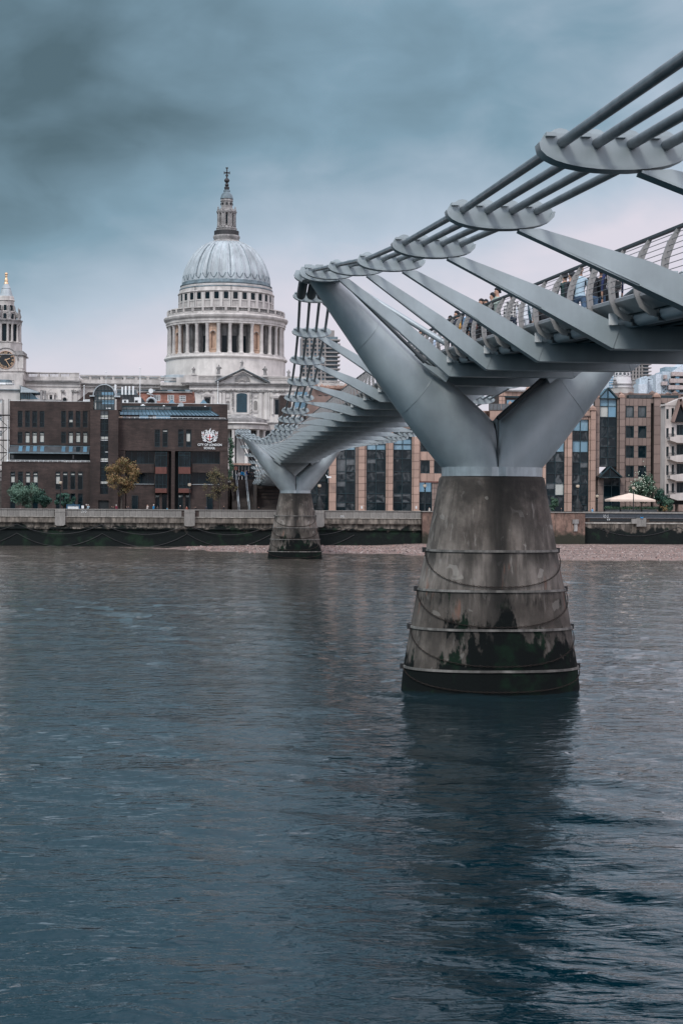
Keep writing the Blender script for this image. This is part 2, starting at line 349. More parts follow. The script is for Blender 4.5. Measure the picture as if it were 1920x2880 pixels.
# ---------------------------------------------------------------- mesh helpers
class MB:
    def __init__(s): s.v = []; s.f = []; s.mi = []
    def add(s, vs, fs, mi=0):
        o = len(s.v); s.v += [tuple(p) for p in vs]; s.f += [tuple(i+o for i in f) for f in fs]; s.mi += [mi]*len(fs)
        return s
    def box(s, x0, x1, y0, y1, z0, z1, mi=0):
        if x0 > x1: x0, x1 = x1, x0
        if y0 > y1: y0, y1 = y1, y0
        if z0 > z1: z0, z1 = z1, z0
        return s.add([(x0,y0,z0),(x1,y0,z0),(x1,y1,z0),(x0,y1,z0),(x0,y0,z1),(x1,y0,z1),(x1,y1,z1),(x0,y1,z1)],
                     [(0,3,2,1),(4,5,6,7),(0,1,5,4),(1,2,6,5),(2,3,7,6),(3,0,4,7)], mi)
    def prism(s, pts, a, b, axis='y', mi=0):
        """outline pts (u, w) extruded along axis from a to b. axis y: (x,z); x: (y,z); z: (x,y)"""
        n = len(pts)
        def P(u, w, t): return {'y': (u, t, w), 'x': (t, u, w), 'z': (u, w, t)}[axis]
        vs = [P(u, w, a) for u, w in pts] + [P(u, w, b) for u, w in pts]
        fs = [tuple(range(n)), tuple(range(2*n-1, n-1, -1))] + [(i, i+n, (i+1) % n+n, (i+1) % n) for i in range(n)]
        return s.add(vs, fs, mi)
    def loft(s, rings, cap=True, mi=0, closed=True):
        n = len(rings[0]); vs = [p for r in rings for p in r]; fs = []
        for i in range(len(rings)-1):
            for j in range(n if closed else n-1):
                k = (j+1) % n
                fs.append((i*n+j, i*n+k, (i+1)*n+k, (i+1)*n+j))
        if cap: fs += [tuple(range(n-1, -1, -1)), tuple(range((len(rings)-1)*n, len(rings)*n))]
        return s.add(vs, fs, mi)
    def tube(s, pts, r, n=8, cap=True, mi=0):
        pts = [Vector(p) for p in pts]; rings = []
        rr = r if isinstance(r, (list, tuple)) else [r]*len(pts)
        for i, p in enumerate(pts):
            t = (pts[min(i+1, len(pts)-1)] - pts[max(i-1, 0)]).normalized()
            ref = Vector((0, 0, 1)) if abs(t.z) < 0.95 else Vector((1, 0, 0))
            a = t.cross(ref).normalized(); b = a.cross(t)
            rings.append([p + (a*math.cos(2*math.pi*k/n) + b*math.sin(2*math.pi*k/n))*rr[i] for k in range(n)])
        return s.loft(rings, cap, mi)
    def lathe(s, prof, n, cx=0, cy=0, a0=0, cap=True, mi=0):
        rings = [[(cx+r*math.sin(a0+2*math.pi*k/n), cy-r*math.cos(a0+2*math.pi*k/n), z) for k in range(n)] for r, z in prof]
        return s.loft(rings, cap, mi)
    def beam(s, p, q, w, h, upv=(0, 0, 1), mi=0):
        p, q = Vector(p), Vector(q); t = (q-p).normalized(); u = Vector(upv); a = t.cross(u)
        if a.length < 1e-4: a = t.cross(Vector((0, 1, 0)))
        a.normalize(); b = a.cross(t)
        r = lambda c: [c+a*w/2-b*h/2, c+a*w/2+b*h/2, c-a*w/2+b*h/2, c-a*w/2-b*h/2]
        return s.loft([r(p), r(q)], True, mi)
    def mesh(s, name, mats, smooth=False):
        me = bpy.data.meshes.new(name); me.from_pydata(s.v, [], s.f)
        for m_ in (mats if isinstance(mats, (list, tuple)) else [mats]): me.materials.append(m_)
        if any(s.mi): me.polygons.foreach_set('material_index', s.mi)
        if smooth:
            me.polygons.foreach_set('use_smooth', [True]*len(me.polygons))
            me.set_sharp_from_angle(angle=R(42))
        me.update(); return me
    def build(s, name, mats, parent=None, smooth=False, origin=None, **kw):
        if origin is not None:
            o_ = Vector(origin); s.v = [tuple(Vector(p)-o_) for p in s.v]
        ob = bpy.data.objects.new(name, s.mesh(name, mats, smooth)); COL.objects.link(ob)
        if origin is not None: ob.location = origin
        if parent is not None: adopt(ob, parent)
        for k, v in kw.items(): ob[k] = v
        return ob
WLOC = {}
def wloc(o):
    p = Vector(o.location); q = o.parent
    while q is not None: p = p + Vector(q.location); q = q.parent
    return p
def adopt(ob, parent):
    """parent without moving: no parent here is rotated unless built so on purpose"""
    ob.parent = parent; ob.location = Vector(ob.location) - wloc(parent)
def thing(name, label, cat, loc=(0, 0, 0), group=None):
    o = bpy.data.objects.new(name, None); COL.objects.link(o); o.location = loc; o.empty_display_size = 0.3
    o['label'] = label; o['category'] = cat
    if group: o['group'] = group
    return o
def tag(o, label, cat, group=None):
    o['label'] = label; o['category'] = cat
    if group: o['group'] = group
    return o
def unit_mesh(name, mt):
    return MB().box(-.5, .5, -.5, .5, -.5, .5).mesh(name, mt)
def inst(name, me, parent, loc, scale=(1, 1, 1), rotz=0, **kw):
    o = bpy.data.objects.new(name, me); COL.objects.link(o); o.location = Vector(loc) - (wloc(parent) if parent else Vector())
    o.scale = scale; o.rotation_euler[2] = rotz; o.parent = parent
    for k, v in kw.items(): o[k] = v
    return o
class Z:
    """a sub-window of the photo: converts its coordinates to photo pixels"""
    def __init__(s, x0, y0, k): s.x0, s.y0, s.k = x0, y0, k
    def __call__(s, x, y): return s.x0+x*s.k, s.y0+y*s.k
def rect(q, x0, y0, x1, y1, Y):
    """world x0, x1, z0, z1 of a pixel rectangle on the wall plane Y"""
    a = q(x0, y0); b = q(x1, y1); cx = (a[0]+b[0])/2; cy = (a[1]+b[1])/2
    return W(a[0], cy, Y).x, W(b[0], cy, Y).x, W(cx, b[1], Y).z, W(cx, a[1], Y).z

def interp(x, tab):
    xs = [t[0] for t in tab]
    return [float(np.interp(x, xs, [t[i] for t in tab])) for i in range(1, len(tab[0]))]

# ================================================================ SETTING
# ---- water: one mesh, finer where it is near the bank we stand on
xs = np.concatenate([-np.geomspace(2500, 62, 22), np.arange(-60, 72, 0.34), np.geomspace(74, 2500, 22)])
ys = [-61.0]; st = 0.13
while ys[-1] < 215: ys.append(ys[-1]+min(0.8, 0.13+0.0045*max(0, ys[-1]+45)))
ys = np.array(ys)
GX, GY = np.meshgrid(xs, ys)
ZW = np.zeros_like(GX)
rng = np.random.RandomState(3)
for i in range(46):
    lam = 0.7*(1.085**i); ang = rng.normal(R(78), R(34)); k = 2*math.pi/lam
    amp = 0.0100*lam**0.46 * (1.0 if lam < 6 else (6/lam)**1.3)
    ph = rng.rand()*6.28
    wob = 0.6*np.sin(GX*0.07+i)+0.5*np.sin(GY*0.05+2*i)
    fade = np.clip(1.6-0.004*np.abs(GY+40)/lam**0.5, 0.25, 1)
    ZW += amp*fade*np.sin(k*(GX*math.cos(ang)+GY*math.sin(ang))+ph+wob)*0.55
mod = 0.65+0.35*np.sin(GX*0.11+1.3*np.sin(GY*0.06))*np.sin(GY*0.09+0.7)
ZW *= mod
rp = np.sqrt((GX/3.4)**2+(GY/2.4)**2)                  # the current piling up round the near pier
ZW += 0.10*np.exp(-((rp-1.18)/0.22)**2)*(0.4+0.6*(GX < 0)) + 0.035*np.cos((rp-1)*16)*np.exp(-((rp-1.0)/0.7)**2)*(rp > 1)
edge = (np.abs(GX) > 75)
ZW[edge] = 0
nx, ny = len(xs), len(ys)
vv = np.stack([GX, GY, ZW], -1).reshape(-1, 3)
ii = (np.arange(ny-1)[:, None]*nx+np.arange(nx-1)[None, :]).reshape(-1)
ff = np.stack([ii, ii+1, ii+nx+1, ii+nx], -1)
me = bpy.data.meshes.new('river_water')
me.vertices.add(len(vv)); me.vertices.foreach_set('co', vv.ravel())
me.loops.add(ff.size); me.loops.foreach_set('vertex_index', ff.ravel())
me.polygons.add(len(ff)); me.polygons.foreach_set('loop_start', np.arange(0, ff.size, 4)); me.polygons.foreach_set('loop_total', np.full(len(ff), 4))
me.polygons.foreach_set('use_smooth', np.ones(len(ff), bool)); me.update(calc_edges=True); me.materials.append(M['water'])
ow = bpy.data.objects.new('river_water', me); COL.objects.link(ow); ow['kind'] = 'structure'

# ---- land
WALL_Y = 196.0
ZG = 4.95                                              # level of the riverside walk
g = MB()
gy = [WALL_Y+0.5, 228.0, 228.6, 300, 420, 480, 700, 1500, 6000]; gz = [ZG, ZG, 10.3, 10.8, 13, 16.5, 17, 17, 17]
for a in range(len(gy)-1):
    g.add([(-4000, gy[a], gz[a]), (4000, gy[a], gz[a]), (4000, gy[a+1], gz[a+1]), (-4000, gy[a+1], gz[a+1])], [(0, 1, 2, 3)])
g.build('north_bank_ground', mat('brown_paving', (0.07, 0.062, 0.056), 0.9, 0, 0.3, 0.3), kind='structure')
g = MB(); g.box(-400, 400, -400, -61.2, -2, 5.5); g.build('south_bank_ground', M['tarmac'], kind='structure')

# foreshore: shingle rising to the foot of the river wall
g = MB(); bx = np.linspace(-75, 130, 150); by = np.linspace(118, WALL_Y+0.3, 60)
def beach_z(x, y):
    xe = float(np.interp(x, [-75, -40, -15, -5, 15, 22, 40, 130], [-0.6, -0.4, 0.0, 0.22, 0.30, 0.62, 0.66, 0.7]))      # height at the wall
    w = float(np.interp(x, [-75, -40, -22, -5, 15, 22, 40, 130], [2, 3, 9, 30, 32, 52, 56, 60]))      # width of the shingle
    t_ = (WALL_Y - y)/w
    return xe*(1-t_) if t_ < 1 else -0.06*(t_-1)*w - 0.02
rows = []
for yy in by: rows.append([(x, yy, beach_z(x, yy) + 0.02*mnoise.noise(Vector((x*0.4, yy*0.4, 0)))) for x in bx])
g.loft(rows, False, closed=False)
g.build('foreshore', M['beach'], smooth=True, kind='structure')
# loose stones on it, too many to count
g = MB(); rs = random.Random(5)
for i in range(5200):
    x = rs.uniform(-14, 62); y = WALL_Y - rs.random()**0.8*float(np.interp(x, [-48, -22, -5, 15, 22, 40], [3, 9, 29, 31, 50, 54]))
    z = beach_z(x, y); s_ = rs.uniform(0.05, 0.16)*(1.6 if rs.random() < 0.05 else 1)
    if x > 22 and y > WALL_Y-9: continue
    a = rs.random()*6.28
    g.add([(x+s_*math.cos(a+k*1.57), y+s_*math.sin(a+k*1.57)*0.8, z-0.02) for k in range(4)]+[(x, y, z+s_*0.75)], [(0,1,4),(1,2,4),(2,3,4),(3,0,4)], rs.choice([0, 0, 1, 2]))
tag(g.build('foreshore_stones', [mat('stone_brown', (0.24, 0.15, 0.13)), mat('stone_pale', (0.36, 0.30, 0.28)), mat('stone_dark', (0.05, 0.04, 0.038))]), 'loose brown and pale stones scattered over the foreshore below the wall', 'stones')['kind'] = 'stuff'

# ================================================================ RIVER WALL
ZA = Z(0, 1380, 0.30612)
def wz(py, px=300): return W(px, py, WALL_Y).z
zt, zs, zc_, zl, zl2 = wz(1431.5), wz(1452.5), wz(1470), wz(1484), wz(1488)
def wx(px): return W(px, 1450, WALL_Y).x
wall = thing('river_wall', 'long pale stone river wall with dark algae below its parapet, left of the brown wall block', 'river wall', (0, WALL_Y, 0))
xa, xb = -120.0, wx(1184)
MB().box(xa, xb, WALL_Y, WALL_Y+1.2, -1.5, zl2).build('tidal_face', M['tidal'], wall)
MB().box(xa, xb, WALL_Y-0.28, WALL_Y+0.9, zl2, zl+0.06).build('ledge', M['tidal'], wall)
MB().box(xa, xb, WALL_Y+0.22, WALL_Y+1.2, zl+0.06, zc_).build('recess', M['tidal'], wall)
MB().prism([(WALL_Y-0.12, zc_), (WALL_Y-0.12, zc_+0.18), (WALL_Y+0.02, zs-0.1), (WALL_Y+0.7, zs-0.1), (WALL_Y+0.7, zc_)], xa, xb, 'x').build('lower_course', M['tidal'] if False else mat('streaked_course', (0.19, 0.165, 0.14), 0.9, 0, 0.35, 0.8, 0.65), wall)
MB().box(xa, xb, WALL_Y-0.12, WALL_Y+0.7, zs-0.1, zs).build('string_course', mat('pale_course', (0.33, 0.31, 0.28), 0.9, 0, 0.4, 1.5), wall)
MB().box(xa, xb, WALL_Y+0.06, WALL_Y+0.6, zs, zt-0.14).build('parapet_core', M['joint'], wall)
slab_me = unit_mesh('parapet_slab', M['slab']); cop_me = unit_mesh('coping', M['slab'])
pil_px = [(155, 184), (518, 548), (885, 911)]
pil = [(wx(a), wx(b)) for a, b in pil_px]
x = xa; n_ = 0
sw = (wx(300)-wx(0))/18.3
while x < xb-0.3:
    if wx(-30) < x < xb-0.3:
        c = x+sw/2
        if not any(a-0.4 < c < b+0.4 for a, b in pil):
            inst('parapet_slab', slab_me, wall, (c, WALL_Y+0.05, (zs+zt-0.14)/2), (sw-0.035, 0.08+random.uniform(-.008, .008), zt-0.14-zs-0.02))
            n_ += 1
        inst('coping', cop_me, wall, (c, WALL_Y+0.28, zt-0.07), (sw-0.02, 0.76, 0.14+random.uniform(-.006, .006)))
    x += sw
for a, b in pil:
    t_ = MB().box(a, b, WALL_Y-0.45, WALL_Y+0.3, zc_-0.7 if False else wz(1476), zt-0.02)
    t_.box(a-0.06, b+0.06, WALL_Y-0.5, WALL_Y+0.3, zt-0.5, zt-0.42); t_.prism([(a, wz(1476)), (b, wz(1476)), (b-0.3, wz(1479)), (a+0.3, wz(1479))], WALL_Y-0.45, WALL_Y+0.2)
    t_.build('pilaster', M['slab'], wall)
def hang(x0, x1, z0, sag, y, n=22): return [(x0+(x1-x0)*k/n, y, z0-sag*(1-(2*k/n-1)**2)) for k in range(n+1)]
cx_ = wx(48); wl = wx(288)-wx(48)
for k in range(-1, 6):
    a = cx_+wl*k
    if a+wl > xb: break
    MB().tube(hang(a, a+wl, zl+0.5, 1.5, WALL_Y-0.34), 0.035, 5).build('chain', M['iron'], wall)
    MB().tube(hang(a, a+wl, zl-0.9, 2.0, WALL_Y-0.08), 0.04, 5).build('chain', M['iron'], wall)
# brown wall block behind the near pier
xc, xd = wx(1186), wx(1640)
blk = thing('river_wall_block', 'reddish brown projecting wall block behind the near bridge pier', 'river wall', (xc, WALL_Y-1, 0))
MB().box(xc, xd, WALL_Y-1.2, WALL_Y+1.2, -1, zt-0.16).build('wall_face', M['redwall'], blk)
MB().box(xc-0.1, xd+0.02, WALL_Y-1.35, WALL_Y+1.2, zt-0.16, zt-0.02).build('coping', M['slab'], blk)
ZR = Z(1500, 980, 0.26786)
a = rect(ZR, 405, 1795, 470, 1860, WALL_Y-1.2); MB().box(a[0], a[1], WALL_Y-1.55, WALL_Y-1.2, a[2]+0.3, a[3]).box(a[0]+.25, a[1]-.2, WALL_Y-1.45, WALL_Y-1.2, a[2]-0.9, a[2]+.3).build('bracket', M['stone_d'], blk)
# right hand wall: railing-like iron parapet over dark stone
rw = thing('river_wall_east', 'dark river wall with blue grey parapet band above the wide shingle beach', 'river wall', (xd, WALL_Y, 0))
def rz(y): return W(1780, ZR(0, y)[1], WALL_Y).z
MB().box(xd, 140, WALL_Y-0.2, WALL_Y+1, -1, rz(1830)).build('tidal_face', M['tidal'], rw)
MB().box(xd, 140, WALL_Y+0.1, WALL_Y+1, rz(1830), rz(1782)).build('recess', mat('brown_recess', (0.11, 0.085, 0.07), 0.9, 0, .4, 1, .5), rw)
MB().box(xd, 140, WALL_Y-0.3, WALL_Y+1, rz(1842), rz(1828)).build('string_course', mat('pale_course', (0.33, 0.31, 0.28)), rw)
MB().box(xd, 140, WALL_Y-0.1, WALL_Y+.5, rz(1780), rz(1732)).build('parapet_band', mat('blue_grey_paint', (0.035, 0.045, 0.055), 0.5), rw)
MB().box(xd, 140, WALL_Y-0.25, WALL_Y+.6, rz(1732), rz(1716)).build('coping', M['slab'], rw)
for u0, u1, w0, w1 in ((1080, 1180, 1780, 1870), (1030, 1080, 1790, 1840)):
    a = rect(ZR, u0, w0, u1, w1, WALL_Y-0.5); MB().box(a[0], a[1], WALL_Y-0.6, WALL_Y+.2, a[2], a[3]).build('bracket', M['slab'], rw)
for u0, u1 in ((590, 1020), (1215, 1568)):
    a = rect(ZR, u0, 1790, u1, 1818, WALL_Y+0.1); MB().box(a[0], a[1], WALL_Y+0.05, WALL_Y+.2, a[2], a[3]).build('recess_panel', M['black'], rw)
for k in range(4):
    a_ = xd+1.5+k*13.5; MB().tube(hang(a_, a_+13.5, rz(1870), 1.5, WALL_Y-0.26), 0.035, 5).build('chain', M['iron'], rw)
#@@NEXT
# ================================================================ THE FOOTBRIDGE
# tables: distance along the bridge, height above the camera's eye, distance from the middle line
HC = 7.1
CAB_S = [(0, 8.60, 6.56), (2.2, 8.35, 6.52), (12, 7.20, 6.24), (20, 6.24, 6.06), (28, 5.42, 6.04), (36, 4.72, 6.03), (44, 4.09, 6.12), (52, 3.57, 6.1), (60, 3.25, 5.9), (76, 2.7, 5.6), (108, 2.0, 4.4)]
CAB_N = [(0, 8.60, 6.56), (4, 8.10, 6.4), (12, 7.14, 5.75), (20, 6.29, 5.0), (28, 5.50, 4.3), (36, 4.87, 3.7), (44, 4.33, 3.1), (52, 3.92, 2.8), (60, 3.4, 2.6), (82, 2.9, 2.4)]
CAB_C = [(0, 8.60, 6.56), (4, 8.26, 6.5), (12, 7.64, 6.14), (20, 7.06, 5.85), (28, 6.57, 5.6), (36, 6.17, 5.4), (44, 5.85, 5.2), (52, 5.68, 5.1), (60, 5.5, 5.05), (72, 5.40, 5.0)]
SOF = [(-108, -0.7), (-44, 2.45), (-28, 3.28), (-20, 3.68), (-12, 4.09), (-4, 4.48), (4, 4.72), (12, 4.88), (20, 4.99), (28, 5.06), (36, 5.12), (54, 5.18), (90, 5.18), (116, 5.0), (140, 4.70), (148, 4.5), (190, 3.2), (226, 2.3)]
def cab(y):
    if y < 0: z, x = interp(-y, CAB_S)
    elif y > 144: z, x = interp(y-144, CAB_N)
    else: z, x = interp(min(y, 144-y), CAB_C)
    return x, z+HC
def sof(y): return interp(y, SOF)[0]+HC
bridge = thing('footbridge', 'steel suspension footbridge with low side cables on two Y shaped piers crossing the river', 'bridge', (0, 0, 0))
YS, YN = -104.0, 224.0
stations = [y for y in np.arange(-100, 224, 8.0)]

# cross arms with a cable clamp at each end
def clamp_mb(y, sx):
    cx, cz = cab(y); c = MB(); prof = []
    # flat top, long shallow curved underside
    for k in range(13):
        a = math.pi*k/12; prof.append((cx*sx - 0.865*math.cos(a)*1.0, cz-0.02-0.27*math.sin(a)**0.8))
    prof += [(cx*sx+0.80, cz+0.10), (cx*sx-0.80, cz+0.10)]
    c.prism(prof, y-0.05, y+0.05)
    rim = []
    for k in range(15):
        a = math.pi*(k/14); rim.append((cx*sx-0.885*math.cos(a), cz-0.02-0.295*math.sin(a)**0.8))
    n = len(rim)
    v = [(p[0], y-0.13, p[1]) for p in rim]+[(p[0], y+0.13, p[1]) for p in rim]+[(cx*sx+(p[0]-cx*sx)*0.95, y+0.13, cz+(p[1]-cz)*0.86) for p in rim]+[(cx*sx+(p[0]-cx*sx)*0.95, y-0.13, cz+(p[1]-cz)*0.86) for p in rim]
    f = []
    for k in range(n-1):
        for q in range(4): f.append((q*n+k, ((q+1) % 4)*n+k, ((q+1) % 4)*n+k+1, q*n+k+1))
    f += [(0, n, 2*n, 3*n), (n-1, 4*n-1, 3*n-1, 2*n-1)]
    c.add(v, f)
    for o in (-0.6, -0.2, 0.2, 0.6):       # caps behind, lips in front
        c.prism([(cx*sx+o+0.165*math.cos(2*math.pi*k/16), cz+0.02+0.165*math.sin(2*math.pi*k/16)) for k in range(16)], y+0.06, y+0.10)
        c.box(cx*sx+o-0.20, cx*sx+o-0.085, y-0.12, y-0.05, cz+0.055, cz+0.098)
    for o in (-0.6, -0.2, 0.2, 0.6):       # collars round the cables
        c.lathe([(0.115, -0.14), (0.115, 0.02)], 12)
        m_ = 24
        for i in range(len(c.v)-m_, len(c.v)):
            px_, py_, pz_ = c.v[i]; c.v[i] = (cx*sx+o+px_, y+0.12+pz_, cz+py_+0.0)
    return c
def arm_mb(y, flat=2.24):
    zs_ = sof(y); cx, cz = cab(y); c = MB(); t = 0.17
    tipz = cz-0.31; tx = cx-0.40
    for sx in (-1, 1):
        dx, dz = tx-flat, tipz-zs_; l = math.hypot(dx, dz); ux, uz = dx/l, dz/l; nx_, nz_ = -uz, ux
        h0, h1 = 0.50, 0.26
        A = (flat, zs_); B = (flat-0.16, zs_+0.46); Tb = (tx+0.06*ux, tipz-0.02); 
        low_tip = (tx-nx_*0.0+0.12, tipz+0.0); up_tip = (tx+nx_*h1+0.10*ux, tipz+nz_*h1*0.0+0.02)
        Mx, Mz = flat+ux*l*0.45, zs_+uz*l*0.45
        pts = [(sx*A[0], A[1]), (sx*(Mx), Mz-0.01), (sx*(tx+0.10), tipz), (sx*(tx-0.24), tipz+0.02), (sx*(Mx+nx_*0.40), Mz+nz_*0.40), (sx*B[0], B[1])]
        tt = (t, t*0.9, 0.11)
        pr_ = [(pts[0], pts[5]), (pts[1], pts[4]), (pts[2], pts[3])]
        c.loft([[(a_[0], y-w_, a_[1]), (b_[0], y-w_, b_[1]), (b_[0], y+w_, b_[1]), (a_[0], y+w_, a_[1])] for (a_, b_), w_ in zip(pr_, tt)])
        # flanges along lower and upper edge
        c.beam((sx*A[0], y, A[1]-0.012), (sx*Mx, y, Mz-0.022), 2*t+0.04, 0.03); c.beam((sx*Mx, y, Mz-0.022), (sx*(tx+0.10), y, tipz-0.014), 0.25, 0.03)
    c.prism([(-flat, zs_), (-flat+0.16, zs_+0.46), (flat-0.16, zs_+0.46), (flat, zs_)], y-t+0.002, y+t-0.002)
    c.box(-flat+0.02, flat-0.02, y-t-0.03, y+t+0.03, zs_-0.03, zs_-0.001)
    return c
for y in stations:
    y = float(y)
    flat = 2.24 if y < 170 else 2.0
    a = arm_mb(y, min(flat, cab(y)[0]-0.6)).build('cross_arm', M['steel'], bridge, origin=(0, y, sof(y)))
    for sx in (-1, 1):
        if abs(y+4) > 0.1 or True:
            clamp_mb(y, sx).build('cable_clamp', M['steel'], a, smooth=True)
    if -50 < y < 140:
        for sx in (-1, 1):
            zf = sof(y)
            MB().beam((sx*flat, y-0.173, zf+.01), (sx*(flat-0.16), y-0.173, zf+0.45), 0.008, 0.014, (0, 1, 0)).build('knee_seam', M['steel_pale'], a)
            MB().box(sx*2.26-0.09, sx*2.26+0.09, y-0.26, y-0.20, zf+0.46, zf+0.70).build('lamp_box', M['white'], a)
# cables: four each side
ysamp = sorted(set([float(s) for s in stations]+[YS, -2.2, 0.4, 144-0.4, 146.2, YN]))
for sx in (-1, 1):
    for o in (-0.6, -0.2, 0.2, 0.6):
        MB().tube([(sx*cab(y)[0]+o, y, cab(y)[1]) for y in ysamp], 0.061, 12).build('cable', M['cable'], bridge, smooth=True)

# deck
ysd = [float(v) for v in np.arange(YS, YN+0.1, 4.0)]
def along(profile):     # profile (x, dz) swept along the soffit line
    return [[(px_, y, sof(y)+pz_) for px_, pz_ in profile] for y in ysd]
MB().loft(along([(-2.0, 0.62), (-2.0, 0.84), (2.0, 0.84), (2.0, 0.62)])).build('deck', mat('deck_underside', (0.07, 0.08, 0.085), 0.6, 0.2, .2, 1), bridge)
for sx in (-1, 1):
    MB().loft(along([(sx*2.0, 0.80), (sx*2.0, 0.95), (sx*2.30, 1.0), (sx*2.42, 0.95), (sx*2.43, 0.88), (sx*2.38, 0.83), (sx*2.1, 0.66)])).build('deck_edge', M['deckside'], bridge, smooth=True)
    MB().tube([(sx*1.88, y, sof(y)+0.58) for y in ysd], 0.165, 12).build('edge_tube', M['steel_pale'], bridge, smooth=True)
    MB().loft(along([(sx*2.06, 2.02), (sx*2.06, 2.07), (sx*2.27, 2.03), (sx*2.27, 1.98)])).build('handrail', M['steel_dark'], bridge)
    wr = MB()
    FIN = [(1.98, 0.50), (2.22, 0.52), (2.42, 0.66), (2.53, 0.90), (2.56, 1.20), (2.53, 1.45), (2.43, 1.74), (2.25, 2.00)]
    for k in range(8):
        zz = 1.07+0.118*k; xx = float(np.interp(zz, [p[1] for p in FIN], [p[0] for p in FIN]))-0.05
        wr.tube([(sx*xx, y, sof(y)+zz) for y in ysd[::1]], 0.0075, 4)
    wr.build('wire_infill', M['wire'], bridge)
    # curved balustrade ribs
    fm = MB(); n = len(FIN); inner = []
    for i, (px_, pz_) in enumerate(FIN):
        a_, b_ = FIN[max(0, i-1)], FIN[min(n-1, i+1)]; tx_, tz_ = b_[0]-a_[0], b_[1]-a_[1]; l_ = math.hypot(tx_, tz_); w_ = 0.135 if 0 < i < n-1 else 0.07
        inner.append((px_-tz_/l_*w_, pz_+tx_/l_*w_))
    rings = [[(sx*FIN[i][0], -0.03, FIN[i][1]), (sx*FIN[i][0], 0.03, FIN[i][1]), (sx*inner[i][0], 0.03, inner[i][1]), (sx*inner[i][0], -0.03, inner[i][1])] for i in range(n)]
    fm.loft(rings); fme = fm.mesh('balustrade_rib', M['fin'])
    fy = [float(v) for v in np.arange(-51, 223, 2.0)]
    for y in fy: inst('balustrade_rib', fme, bridge, (0, y, sof(y)))
    rest = MB()
    for y in np.arange(-103, -52, 2.0):
        rest.loft([[(q[0], q[1]+y, q[2]+sof(y)) for q in r_] for r_ in rings])
    rest.build('balustrade_rib', M['fin'], bridge, kind='stuff')
    br = MB()
    for y in fy: br.box(sx*1.80, sx*2.05, y-0.05, y+0.05, sof(y)+0.42, sof(y)+0.64).box(sx*1.95, sx*2.10, y-0.09, y+0.09, sof(y)+0.50, sof(y)+0.56)
    br.build('rib_brackets', M['steel_dark'], bridge, kind='stuff')
# service trays under the deck
for y in stations:
    if -40 < y < 140: MB().box(-0.5, 1.1, y+1.5, y+4.5, sof(y+3)+0.38, sof(y+3)+0.60).build('service_tray', M['black'], bridge)
MB().tube([(-1.2, y, sof(y)+0.47) for y in ysd], 0.04, 6).build('service_pipe', M['steel_dark'], bridge)

